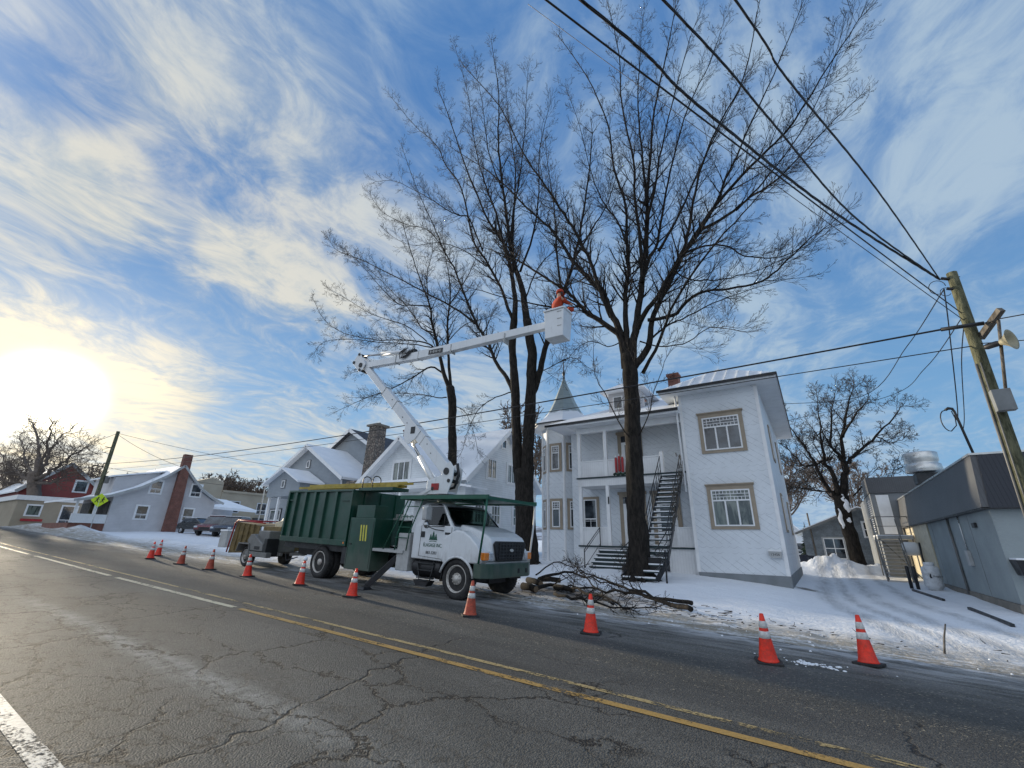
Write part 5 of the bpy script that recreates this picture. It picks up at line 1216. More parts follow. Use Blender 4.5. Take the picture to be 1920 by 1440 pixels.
MB().box(br.x-.12, br.x+.1, br.y-.175, br.y-.162, br.z-.16, br.z+.1).build('bracket_window', 'dark_steel', lb_)
p1 = br-nl*.42+dl*.02; p0_ = V((A.x-.55, A.y, 3.05))
if (p1-br).z > 0: p1 = br+nl*.42
MB().cyl(p0_, p0_+(p1-p0_)*.62, .10, n=16).build('lift_cylinder', 'white_paint', T); MB().cyl(p0_+(p1-p0_)*.60, p1, .05, n=12).build('lift_rod', 'steel', T)
# elbow
mb = MB(); du = (BK-EL).normalized(); nu = V((0, 1, 0)).cross(du)
if nu.z < 0: nu = -nu
for y in (-.20, .17): mb.ext([tuple(EL+V((x, y, z))) for x, z in ((-.52, .02), (-.12, .50), (.42, -.18), (.30, -.44), (.04, -.50), (-.18, -.30))], (0, .03, 0))
mb.build('elbow_bracket', 'white_paint', T, .008)
for x, z, r in ((-.40, .02, .07), (-.1, .36, .06), (.12, -.2, .11), (.10, -.42, .06)): MB().cyl(EL+V((x, -.24, z)), EL+V((x, .24, z)), r, n=16).build('pivot_pin', 'dark_steel', T)
UA = EL+V((.12, 0, -.20)); ub = MB().beam(UA, UA+du*3.6, .22, .26, up=nu, w1=.24, h1=.32).build('upper_boom', 'white_paint', T, .012)
MB().beam(UA+du*3.55, BK-du*.02, .27, .34, up=nu, w1=.20, h1=.25).build('upper_boom_tip', 'white_paint', ub, .012)
for q in (2.2, 3.55, 5.3, 7.8): MB().beam(UA+du*q, UA+du*(q+.03), .29, .36, up=nu, w1=.285, h1=.355).build('boom_band', 'lightgrey', ub)
pl = UA+du*4.15; mb = MB().beam(pl+V((0, -.14, 0)), pl+du*.75+V((0, -.14, 0)), .012, .19, up=nu); lp_ = mb.build('maker_plate', 'black_metal', ub)
mb = MB()
for k, h_ in enumerate((.11, .05, .11, .08, .11, .04, .11)): q_ = pl+du*(.09+.085*k)+V((0, -.149, 0)); mb.beam(q_, q_+du*.04, .004, h_, up=nu)
mb.build('plate_marks', 'lightgrey', lp_)
c0 = EL+V((-.1, 0, .36)); c1 = UA+du*2.9+nu*.30
MB().cyl(c0, c0+(c1-c0)*.45, .045, n=12).build('boom_rod', 'steel', ub); MB().cyl(c0+(c1-c0)*.42, c1, .10, n=16).build('boom_cylinder', 'white_paint', ub)
MB().beam(c1-du*.3-nu*.25, c1+du*.35-nu*.05, .20, .22, up=nu).build('cylinder_mount', 'dark_steel', ub)
mb = MB()
for k in range(3): mb.tube([c1+du*(.1*k-.2)+V((0, -.15, .1)), c1+du*(.1*k-.42)+V((0, -.22, -.10)), c1+du*(.1*k-.36)+V((0, -.2, -.34)), c1+du*(.1*k-.05)+V((0, -.16, -.22)), c1+du*(.1*k+.05)+V((0, -.1, 0))], .022, 6)
mb.build('hose', 'black_metal', ub)
# bucket
bc = V((2.03, 1.75, 7.72)); bw = .36; bt = .30
bk = MB(); o4 = [(-bw, -bt), (bw, -bt), (bw, bt), (-bw, bt)]; h_ = .98; tpr = .90
outer_b = [(bc.x+x*tpr, bc.y+y*tpr, bc.z) for x, y in o4]; outer_t = [(bc.x+x, bc.y+y, bc.z+h_) for x, y in o4]
inner_t = [(bc.x+x*.90, bc.y+y*.88, bc.z+h_) for x, y in o4]; inner_b = [(bc.x+x*.80, bc.y+y*.78, bc.z+.06) for x, y in o4]
f_ = [(3, 2, 1, 0)]
for i in range(4):
    j = (i+1) % 4; f_ += [(i, j, 4+j, 4+i), (4+i, 4+j, 8+j, 8+i), (8+i, 8+j, 12+j, 12+i)]
f_.append((12, 13, 14, 15)); bk.add(outer_b+outer_t+inner_t+inner_b, f_); B_ = bk.build('bucket', 'white_paint', T, .02)
mb = MB(); 
for i in range(4): j = (i+1) % 4; mb.beam(outer_t[i], outer_t[j], .07, .06)
mb.build('bucket_lip', 'white_paint', B_, .01)
MB().box(bc.x-.42, bc.x-.33, bc.y-.12, bc.y+.12, bc.z+.35, bc.z+.8).build('bucket_mount', 'white_paint', T, .01)
mb = MB()
for k in range(3): z = bc.z+.35+.25*k; mb.box(bc.x+.12, bc.x+.28, bc.y-bt-.004, bc.y-bt*tpr-.0, z, z+.03)
for i_ in range(len(mb.v)): x, y, z = mb.v[i_]; yy_ = bc.y-bt*(tpr+(1-tpr)*(z-bc.z)/h_); mb.v[i_] = (x, yy_-.008 if y < bc.y-bt*.95 else yy_+.004, z)
mb.build('step_recess', 'lightgrey', B_)
# lettering on the door
text('ÉLAGAGE INC.', .135, (-.93, -.006, 1.30), (1, 0, 0), (0, 0, 1), 'green_rail', cab, org=V((0, 0, 0)), squash=.82); text('883-3203', .11, (-.96, -.006, 1.10), (1, 0, 0), (0, 0, 1), 'dark_steel', cab, org=V((0, 0, 0)))
mb = MB()
def fir(cx, z, w_, h_):
    mb.ext([(cx+a*w_, -.006, z+b*h_) for a, b in ((-.5, 0), (.5, 0), (.30, .35), (.36, .35), (.16, .68), (.22, .68), (0, 1), (-.22, .68), (-.16, .68), (-.36, .35), (-.30, .35))], (0, .005, 0))
fir(-.93, 1.44, .16, .24); fir(-1.03, 1.44, .12, .17); fir(-.83, 1.44, .12, .17)
mb.ext([(-.93+.16*math.cos(R(a)), -.006, 1.385+.035*math.sin(R(a))) for a in range(20, 165, 20)]+[(-.93+.15*math.cos(R(a)), -.006, 1.375+.030*math.sin(R(a))) for a in range(150, 10, -20)], (0, .005, 0))
mb.build('tree_logo', 'green_rail', cab)
# ---------------------------------------------------------------- person in the bucket
def skin_obj(name, verts, edges, radii, mt, par, root=0, sub=2):
    me = bpy.data.meshes.new(name); me.from_pydata([tuple(v) for v in verts], edges, []); o_ = bpy.data.objects.new(name, me); col.objects.link(o_); o_.parent = par
    sk = o_.modifiers.new('skin', 'SKIN'); sk.use_smooth_shade = True
    for i, r_ in enumerate(radii):
        d = me.skin_vertices[0].data[i]; d.radius = (r_, r_) if not isinstance(r_, tuple) else r_; d.use_root = (i == root)
    su = o_.modifiers.new('sub', 'SUBSURF'); su.levels = sub; su.render_levels = sub
    me.materials.append(M[mt]); return o_
pf = T.matrix_world if False else (Matrix.Translation(T.location) @ T.rotation_euler.to_matrix().to_4x4())
pl0 = pf @ V((bc.x+.0, bc.y-.06, bc.z+.07))
Pn = thing('person', 'person in orange jacket and helmet standing in the raised white bucket holding a saw', 'person', pl0, (0, 0, R(60)), local=True)
# facing +x local (after rotation toward the trees); standing 1.74 m, slightly bent
bv = [(0, 0, .92), (.02, 0, 1.12), (.06, 0, 1.32), (.09, 0, 1.45), (.12, 0, 1.54), (.15, 0, 1.64), (.16, 0, 1.72),      # pelvis, waist, chest, neck, head
      (-.0, .10, .86), (.02, .11, .48), (-.02, .11, .09), (.12, .12, .05), (-.0, -.10, .86), (.02, -.11, .48), (-.02, -.11, .09), (.12, -.12, .05),
      (.08, .19, 1.40), (.20, .26, 1.20), (.42, .18, 1.16), (.08, -.19, 1.40), (.22, -.25, 1.24), (.44, -.14, 1.30), (.50, .16, 1.16), (.52, -.12, 1.32)]
be = [(0, 1), (1, 2), (2, 3), (3, 4), (4, 5), (5, 6), (0, 7), (7, 8), (8, 9), (9, 10), (0, 11), (11, 12), (12, 13), (13, 14), (2, 15), (15, 16), (16, 17), (2, 18), (18, 19), (19, 20), (17, 21), (20, 22)]
br_ = [.13, .12, .14, .055, .075, .095, .07, .09, .062, .045, .04, .09, .062, .045, .04, .07, .045, .03, .07, .045, .03, .032, .032]
def hand(base, d, verts, edges, rad, root_i):
    d = V(d).normalized(); sd = V((0, 0, 1))
    for k in range(5):
        off = sd*(.028-.017*k) if k < 4 else sd*.035
        ln = (.03, .034, .032, .026, .022)[k]; cur = V((0, .02 if base[1] < 0 else -.02, 0))
        b0 = V(base)+off*(1 if k < 4 else .9)
        i0 = len(verts); verts += [tuple(b0+d*.02), tuple(b0+d*(.02+ln)+cur*.4), tuple(b0+d*(.02+ln*1.5)+cur*1.4)]; rad += [.009, .009, .007]
        edges += [(root_i, i0), (i0, i0+1), (i0+1, i0+2)]
hand(bv[21], (1, -.1, 0), bv, be, br_, 21); hand(bv[22], (1, .1, 0), bv, be, br_, 22)
body = skin_obj('body', bv, be, br_, 'skin', Pn)
skin_obj('jacket', [(0, 0, .90), (.02, 0, 1.12), (.06, 0, 1.30), (.085, 0, 1.43), (.08, .19, 1.40), (.20, .26, 1.20), (.41, .185, 1.16), (.08, -.19, 1.40), (.22, -.25, 1.24), (.43, -.145, 1.295)],
         [(0, 1), (1, 2), (2, 3), (2, 4), (4, 5), (5, 6), (2, 7), (7, 8), (8, 9)], [.17, .16, .175, .08, .10, .068, .052, .10, .068, .052], 'jacket', Pn)
skin_obj('trousers', [(0, 0, .90), (0, .10, .82), (.02, .11, .48), (-.02, .11, .12), (0, -.10, .82), (.02, -.11, .48), (-.02, -.11, .12)], [(0, 1), (1, 2), (2, 3), (0, 4), (4, 5), (5, 6)], [.155, .11, .085, .07, .11, .085, .07], 'trouser', Pn)
for s_ in (-1, 1): MB().box(-.09, .18, s_*.12-.05, s_*.12+.05, 0, .10).build('boot', 'black_metal', Pn, .03)
mb = MB().lathe((.155, 0, 1.70), (0, 0, 1), [(.135, -.01), (.128, .02), (.122, .06), (.10, .11), (.05, .135), (.005, .14)], 20); mb.hexa([(.24, -.07, 1.685), (.34, -.05, 1.68), (.34, .05, 1.68), (.24, .07, 1.685), (.24, -.07, 1.70), (.34, -.05, 1.69), (.34, .05, 1.69), (.24, .07, 1.70)]); mb.build('helmet', 'jacket', Pn)
mb = MB().lathe((.258, 0, 1.63), (1, 0, -.2), [(.022, -.02), (.014, .01), (.004, .025)], 8); mb.build('nose', 'skin', Pn)
for s_ in (-1, 1): 
    MB().lathe((.242, s_*.035, 1.66), (1, 0, 0), [(.012, 0), (.004, .008)], 8).build('eye', 'black_metal', Pn); MB().lathe((.15, s_*.095, 1.65), (0, s_, 0), [(.03, 0), (.045, .02), (.03, .035)], 12).build('ear_defender', 'black_metal', Pn)
MB().box(.243, .250, -.028, .028, 1.585, 1.593).build('mouth', 'red', Pn)
cs = thing('chainsaw', 'small orange chainsaw held by the person in the bucket', 'chainsaw', pl0, (0, 0, R(60)), local=True)
MB().box(.46, .66, -.08, .05, 1.12, 1.24).build('motor_housing', 'jacket', cs, .02); MB().box(.66, 1.02, -.02, -.005, 1.15, 1.21).build('guide_bar', 'steel', cs)
MB().tube([(.50, .16, 1.18), (.52, .10, 1.32), (.52, -.12, 1.33), (.56, -.1, 1.22)], .012, 6).build('handle', 'black_metal', cs)
# ---------------------------------------------------------------- wood chipper behind the truck
CHX = -12.0
chp = thing('wood_chipper', 'yellow and grey towed wood chipper with curved cream discharge chute behind the truck', 'wood chipper', (TX, TY, tz0), (0, R(1.75), 0), local=True)
wheel(chp, 'wheel', -11.1, .05, .38, .24, -1, holes=False); wheel(chp, 'wheel', -11.1, 1.85, .38, .24, 1, holes=False)
mb = MB()
for y in (.45, 1.4): mb.box(-12.2, -9.3, y, y+.1, .48, .60)
mb.beam((-9.4, .95, .54), (-8.4, .95, .62), .12, .12); mb.build('chassis', 'grey_paint', chp)
MB().cyl((-11.1, .1, .38), (-11.1, 1.8, .38), .05, n=10).build('axle', 'black_metal', chp)
mb = MB(); y0, y1 = -.12, .30
mb.hexa([(-11.62, y0, .55), (-11.58, y0, .55), (-11.58, y1, .55), (-11.62, y1, .55), (-11.52, y0, .84), (-11.48, y0, .84), (-11.48, y1, .84), (-11.52, y1, .84)])
mb.box(-11.52, -10.68, y0, y1, .841, .88); mb.hexa([(-10.62, y0, .50), (-10.58, y0, .50), (-10.58, y1, .50), (-10.62, y1, .50), (-10.70, y0, .84), (-10.66, y0, .84), (-10.66, y1, .84), (-10.70, y1, .84)])
mb.build('mudguard', 'grey_paint', chp)
# infeed hopper (open, flared to the rear)
mb = MB(); f0 = [(-11.0, .35, .70), (-11.0, 1.55, .70), (-11.0, 1.55, 1.55), (-11.0, .35, 1.55)]; f1 = [(-12.55, .05, .42), (-12.55, 1.85, .42), (-12.35, 1.85, 1.66), (-12.35, .05, 1.66)]
for i in range(4):
    j = (i+1) % 4; q = [V(f0[i]), V(f0[j]), V(f1[j]), V(f1[i])]; nn = (q[1]-q[0]).cross(q[3]-q[0]).normalized(); mb.ext(q, nn*.03)
hp = mb.build('infeed_hopper', 'wood_yellow', chp)
mb = MB(); mb.tube([(-12.55, -.02, .45), (-12.42, -.02, 1.2), (-12.34, -.02, 1.62), (-12.15, -.02, 1.73), (-11.2, -.02, 1.70), (-10.2, .1, 1.66)], .03, 8); mb.tube([(-12.55, 1.9, .45), (-12.34, 1.9, 1.62), (-12.15, 1.9, 1.73), (-12.15, -.02, 1.73)], .03, 8); mb.build('control_bar', 'red', hp)
for k in range(4): x = -12.2+.3*k; MB().beam((x, .08+.05*k, .55), (x+.05, .10+.05*k, 1.6), .03, .05).build('hopper_rib', 'wood_yellow', hp)
MB().box(-11.0, -9.7, .5, 1.6, .62, 1.55).build('drum_housing', 'wood_yellow', chp, .02)
mb = MB().ext([(x, -.08, z) for x, z in ((-10.95, .98), (-10.75, 1.22), (-10.55, 1.24), (-9.75, .90), (-9.72, .62), (-10.55, .62))], (0, .50, 0)); eg = mb.build('engine_cover', 'grey_paint', chp, .03)
MB().box(-10.3, -9.9, -.085, -.06, .68, .80).build('cover_vent', 'black_metal', eg)
MB().box(-10.45, -9.62, .05, 1.2, .60, 1.38).build('fuel_cabinet', 'grey_paint', chp, .03); MB().box(-9.72, -9.5, -.05, .45, .50, 1.1).build('hydraulic_tank', 'black_metal', chp, .02)
mb = MB().box(-10.9, -9.3, -.10, .1, .42, .60); mb.build('side_beam', 'grey_paint', chp, .01)
mb = MB(); ch_ = [(-10.3, 1.5), (-9.86, 1.62), (-9.70, 1.85), (-9.62, 2.15), (-9.66, 2.36), (-9.30, 2.42), (-9.05, 2.36)]
prev = None
cpts = [(-10.4, 1.50, .42), (-9.95, 1.60, .40), (-9.72, 1.80, .36), (-9.60, 2.05, .34), (-9.50, 2.25, .32), (-9.30, 2.38, .28), (-9.02, 2.42, .24)]
for (xa, za, wa), (xb, zb2, wb) in zip(cpts[:-1], cpts[1:]): mb.beam((xa, .85, za), (xb, .85, zb2), .42, wa, up=(0, 0, 1) if abs(xb-xa) > .15 else (-1, 0, 0), w1=.42, h1=wb)
mb.build('discharge_chute', 'cream', chp, .02)
MB().box(-9.45, -8.95, .60, 1.1, 2.50, 2.56).build('chute_deflector', 'lightgrey', chp)
mb = MB(); mb.tube([(-10.5, .3, 1.0), (-10.2, .1, 1.25), (-9.9, .15, 1.3), (-9.7, .2, 1.0)], .02, 6); mb.tube([(-9.2, .6, .6), (-8.9, .5, .35), (-8.5, .7, .5)], .02, 6); mb.build('hose', 'black_metal', chp)
# ---------------------------------------------------------------- traffic cones
def cone_parts(root, worn, broken=False):
    m_ = 'orange_worn' if worn else 'orange_cone'
    mb = MB(); mb.ext([(x, y, 0) for x, y in ((-.16, -.18), (.16, -.18), (.18, -.16), (.18, .16), (.16, .18), (-.16, .18), (-.18, .16), (-.18, -.16))], (0, 0, .035)); mb.build('base', 'rubber', root, .004)
    h = .70; R0_, R1_ = .135, .028; rad = lambda z: R0_+(R1_-R0_)*(z-.035)/(h-.035)
    mb = MB(); mb.lathe((0, 0, 0), (0, 0, 1), [(.150, .036), (.138, .05)]+[(rad(z), z) for z in (.08, .2, .35, .5, .6, h)]+[(R1_*.6, h+.004), (R1_*.55, h-.04)], 28); mb.build('cone_body', m_, root)
    for z0, z1 in ((.355, .455), (.50, .60)):
        mb = MB(); o_ = .0035; mb.lathe((0, 0, 0), (0, 0, 1), [(rad(z0)+.001, z0), (rad(z0)+o_, z0+.002), (rad(z1)+o_, z1-.002), (rad(z1)+.001, z1)], 28); mb.build('reflective_collar', 'collar_white', root)
def gpt(x, y):
    d = ray(x, y); lo, hi = .5, 200.
    for _ in range(60):
        mid_ = (lo+hi)/2; p = CAM+d*mid_
        if p.z > rz(p.x, p.y): lo = mid_
        else: hi = mid_
    p = CAM+d*lo; p.z = rz(p.x, p.y); return p
cones = [((1442, 1243), 0, 4, -3, 'red-orange traffic cone with crumpled red tip, standing near the driveway mouth'), ((1630, 1247), 0, -3, 2, 'traffic cone nearest the grey commercial building, last in the row'),
         ((1108, 1188), 0, 0, 0, 'traffic cone standing in front of the cut branches and steps'), ((881, 1155), 1, 2, 1, 'faded traffic cone standing beside the truck front wheel'),
         ((659, 1119), 0, -2, 2, 'bright traffic cone beside the truck outrigger'), ((561, 1097), 0, 0, 3, 'traffic cone with a white snow cap beside the truck rear wheel'),
         ((463, 1081), 0, 3, 0, 'traffic cone beside the wood chipper wheel'), ((392, 1068), 1, 0, 0, 'dirty traffic cone just behind the wood chipper'),
         ((338, 1058), 1, 0, 3, 'dirty worn traffic cone between the far pair of cones and the chipper'), ((281, 1048), 0, -2, 0, 'bright traffic cone nearer the centre line in the far pair'), ((295, 1042), 0, 2, 1, 'traffic cone set back toward the snow in the far pair')]
protos = {}
for (px_, worn, rx, ry, lb) in cones:
    p = gpt(*px_)
    if worn not in protos:
        c_ = thing('traffic_cone', lb, 'traffic cone', p, group='traffic cones set out along the road', local=True); cone_parts(c_, worn); protos[worn] = c_
    else:
        c_ = copy_tree(protos[worn]); c_['label'] = lb
    c_.location = p; c_.rotation_euler = (R(rx*.8), R(1.7+ry*.8), R((px_[0]*7) % 90)); c_.scale = (1, 1, 1-.012*(px_[0] % 5))
    if px_[0] == 561:
        ORG = V((0, 0, 0)); MB().lathe((0, 0, 0), (0, 0, 1), [(.05, .68), (.062, .70), (.06, .75), (.03, .78), (.005, .785)], 14).build('snow_cap', 'snow', c_)
# ---------------------------------------------------------------- parked cars by the pale house
def car(loc, rotz, paint, label, suv=False):
    c = thing('parked_car', label, 'car', loc, (0, 0, rotz), group='cars parked beyond the pale house', local=True)
    hr = 1.75 if suv else 1.45; mp = M[paint]
    prof_ = [(-2.2, .45), (-2.25, .75), (-2.1, .98), (-1.75, 1.05), (2.1, 1.0) if False else (1.0, 1.05), (1.95, .92), (2.2, .75), (2.2, .42)]
    MB().ext([(x, -.88, z) for x, z in prof_], (0, 1.76, 0)).build('body', mp, c, .08, 3)
    gh = [(-1.9, 1.03), (-1.55, hr-.06), (-1.2, hr), (.3, hr), (.55, hr-.08), (1.15, 1.03)]
    MB().ext([(x, -.76, z) for x, z in gh], (0, 1.52, 0)).build('cabin_glass', 'pane', c, .06, 2); MB().box(-1.5, .4, -.70, .70, hr-.02, hr+.03).build('roof', mp, c, .03)
    MB().box(-1.45, .35, -.68, .68, hr+.031, hr+.07).build('snow_cover', 'snow', c)
    for x in (-1.4, 1.35):
        for s_ in (-1, 1):
            mb = MB().lathe((x, s_*.88, .34), (0, s_, 0), [(.18, -.2), (.33, -.2), (.34, -.15), (.34, -.02), (.31, .01), (.2, .01)], 20); w_ = mb.build('wheel', 'rubber', c)
            MB().lathe((x, s_*.885, .34), (0, s_, 0), [(.20, -.01), (.19, .012), (.05, .016), (.01, .02)], 14).build('rim', 'steel', w_)
    for s_ in (-1, 1): MB().box(2.12, 2.235, s_*.72-.14, s_*.72+.14, .68, .82).build('headlight', 'lens', c, .02); MB().box(-2.27, -2.2, s_*.72-.12, s_*.72+.12, .7, .88).build('tail_light', 'red', c)
    MB().box(2.19, 2.23, -.45, .45, .55, .72).build('grille', 'black_metal', c); MB().box(2.195, 2.26, -.8, .8, .40, .52).build('bumper', 'black_metal', c)
M['car_red'] = mat('dark_red_car_paint', (.14, .012, .016), .3, coat=.6); M['car_blue'] = mat('navy_car_paint', (.02, .03, .06), .3, coat=.6); M['car_black'] = mat('black_car_paint', (.012, .014, .014), .3, coat=.6)
for (px_, X_, rot, pn, lb, suv) in (((372, 998), -50, 10, 'car_black', 'dark low car nearest the pale house wall', False), ((404, 1003), -46.5, -50, 'car_red', 'dark red pickup-like car facing the road beyond the pale house', True), ((434, 1003), -44.5, -50, 'car_blue', 'navy blue car half hidden behind the wood chipper', True)):
    p = atX(px_[0], px_[1], X_); car((p.x, p.y, gz(p.x, p.y)+.03), R(rot), pn, lb, suv)
# ---------------------------------------------------------------- bare trees
def grow(mb, p, d, L, r, lvl, rr, P, tw):
    """one branch with side branches, written into mb (or tw for the thinnest)"""
    n = 5 if lvl <= 1 else (4 if lvl == 2 else 3)
    pts = [p.copy()]; rs = [r]; dd = d.copy(); step = L/n
    for i in range(n):
        dd = (dd + V((rr.gauss(0, 1), rr.gauss(0, 1), rr.gauss(0, 1)))*P['jit'] + V((0, 0, P['up']*(1 if lvl < 3 else .8)))).normalized()
        pts.append(pts[-1]+dd*step); rs.append(max(P['rmin'], r*(1-.85*(i+1)/n)))
    (tw if lvl >= 2 else mb).tube(pts, rs, 3 if r < .03 else 5, False)
    if lvl >= P['depth']: return
    k = P['kids'][min(lvl, len(P['kids'])-1)]; side = rr.random()*6.28
    for j in range(k):
        f = .12+.86*(j+rr.random()*.7)/k; i = min(n-1, int(f*n)); q = pts[i].lerp(pts[i+1], f*n-i)
        t_ = (pts[i+1]-pts[i]).normalized(); a = t_.orthogonal().normalized(); side += 2.4+rr.uniform(-.4, .4)
        a = Matrix.Rotation(side, 3, t_) @ a; an = R(rr.uniform(*P['ang']))
        grow(mb, q, (t_*math.cos(an)+a*math.sin(an)).normalized(), L*rr.uniform(.38, .62)*(1.12-.6*f), max(P['rmin'], r*.5*(1-.5*f)), lvl+1, rr, P, tw)
def limb(mb, tw, pts, r0, r1, rr, P, start=.22, kidL=.30, dens=1., nt=8):
    # smooth the hand-set polyline, then hang side branches on it
    q = []
    for i in range(len(pts)-1):
        p0 = pts[max(i-1, 0)]; p1 = pts[i]; p2 = pts[i+1]; p3 = pts[min(i+2, len(pts)-1)]
        for s_ in range(4):
            t_ = s_/4; q.append(.5*((2*p1)+(p2-p0)*t_+(2*p0-5*p1+4*p2-p3)*t_*t_+(3*p1-p0-3*p2+p3)*t_**3))
    q.append(pts[-1]); n = len(q)
    q = [q[0]]+[x+V((rr.gauss(0, 1), rr.gauss(0, 1), rr.gauss(0, 1)))*P.get('wob', .03) for x in q[1:]]
    rs = [r0+(r1-r0)*(i/(n-1))**.75 for i in range(n)]
    mb.tube(q, rs, nt, True)
    Ltot = sum((q[i+1]-q[i]).length for i in range(n-1)); K = max(3, int(Ltot*1.75*dens*P.get('dens', 1))); side = rr.random()*6.28; acc = 0
    for j in range(K):
        f = start+(1-start)*(j+rr.random()*.6)/K; i = min(n-2, int(f*(n-1))); p = q[i].lerp(q[i+1], f*(n-1)-i); t_ = (q[i+1]-q[i]).normalized()
        side += 2.4+rr.uniform(-.5, .5); a = Matrix.Rotation(side, 3, t_) @ t_.orthogonal().normalized(); an = R(rr.uniform(28, 52))
        d = (t_*math.cos(an)+a*math.sin(an)); L = P['L1']*rr.uniform(.6, 1.25)*(1.15-.55*f)*kidL/.30
        grow(mb, p, d.normalized(), L, max(P['rmin'], min(rs[i]*.5, .05)), 1, rr, P, tw)
    # terminal spray
    for j in range(3): grow(mb, q[-1], ((q[-1]-q[-2]).normalized()+V((rr.gauss(0, .25), rr.gauss(0, .25), rr.gauss(0, .2)))).normalized(), P['L1']*.6, r1, 2, rr, P, tw)
def tree(name, label, Y, base_px, trunks, limbs, seed, P, group=None, barkm='bark', twigm='twig', extra=None):
    rr = random.Random(seed); b = atY(base_px[0], base_px[1], Y); b.z = gz(b.x, b.y)-.1
    T_ = thing(name, label, 'tree', b, group=group)
    tk = MB(); cr = MB(); tw = MB()
    def conv(pl, dy0, dy1): 
        n = len(pl); return [atY(x, y, Y+dy0+(dy1-dy0)*(i/(n-1))**1.3) for i, (x, y) in enumerate(pl)]
    for pl, r_s, dy in trunks:
        pts = conv(pl, dy[0], dy[1]); 
        if abs(pl[0][1]-base_px[1]) < 6: pts[0].z = min(pts[0].z, b.z)
        q = []; rs = []
        for i in range(len(pts)-1):
            for s_ in range(6):
                f = s_/6; pp = pts[i].lerp(pts[i+1], f); rad = r_s[i]+(r_s[i+1]-r_s[i])*f
                q.append(pp+V((mnoise.noise(pp*.9), mnoise.noise(pp*.9+V((7, 0, 0))), 0))*.05); rs.append(rad*(1+.10*mnoise.noise(pp*2.3)))
        q.append(pts[-1]); rs.append(r_s[-1]); o0 = len(tk.v); tk.tube(q, rs, 18, True)
        for k in range(o0, len(tk.v)):   # ribbed bark outline
            v_ = V(tk.v[k]); i = min(len(q)-1, (k-o0)//18); e = v_-q[i]; 
            if e.length > 1e-6: v_ += e*(.10*mnoise.noise(V((v_.x*5, v_.y*5, v_.z*.8)))+.06*mnoise.noise(V((v_.x*14, v_.y*14, v_.z*3)))); tk.v[k] = tuple(v_)
    for lm in limbs:
        pl, r0, r1, dy = lm[0], lm[1], lm[2], lm[3]; kw = lm[4] if len(lm) > 4 else {}
        limb(cr, tw, conv(pl, dy[0], dy[1]), r0, r1, rr, P, **kw)
    if extra: extra(tk, rr, b)
    tk.build('trunk', barkm, T_); c_ = cr.build('crown', barkm, T_); tw.build('twigs', twigm, c_)
    print(label[:30], len(cr.f)+len(tw.f)+len(tk.f)); return T_
def root_flare(r):
    def f(tk, rr, b):
        for k in range(8):
            a = 6.28*k/8+rr.uniform(-.3, .3); o = V((math.cos(a), math.sin(a), 0))
            tk.tube([b+o*r*.55+V((0, 0, .75)), b+o*r*.95+V((0, 0, .28)), b+o*r*1.55+V((0, 0, .06)), b+o*r*2.1+V((0, 0, -.05))], [.12, .13, .10, .04], 7)
    return f
PM = dict(jit=.042, up=.085, rmin=.0046, depth=4, kids=(0, 6, 3, 2), ang=(20, 40), L1=1.85, wob=.015, dens=1.4)
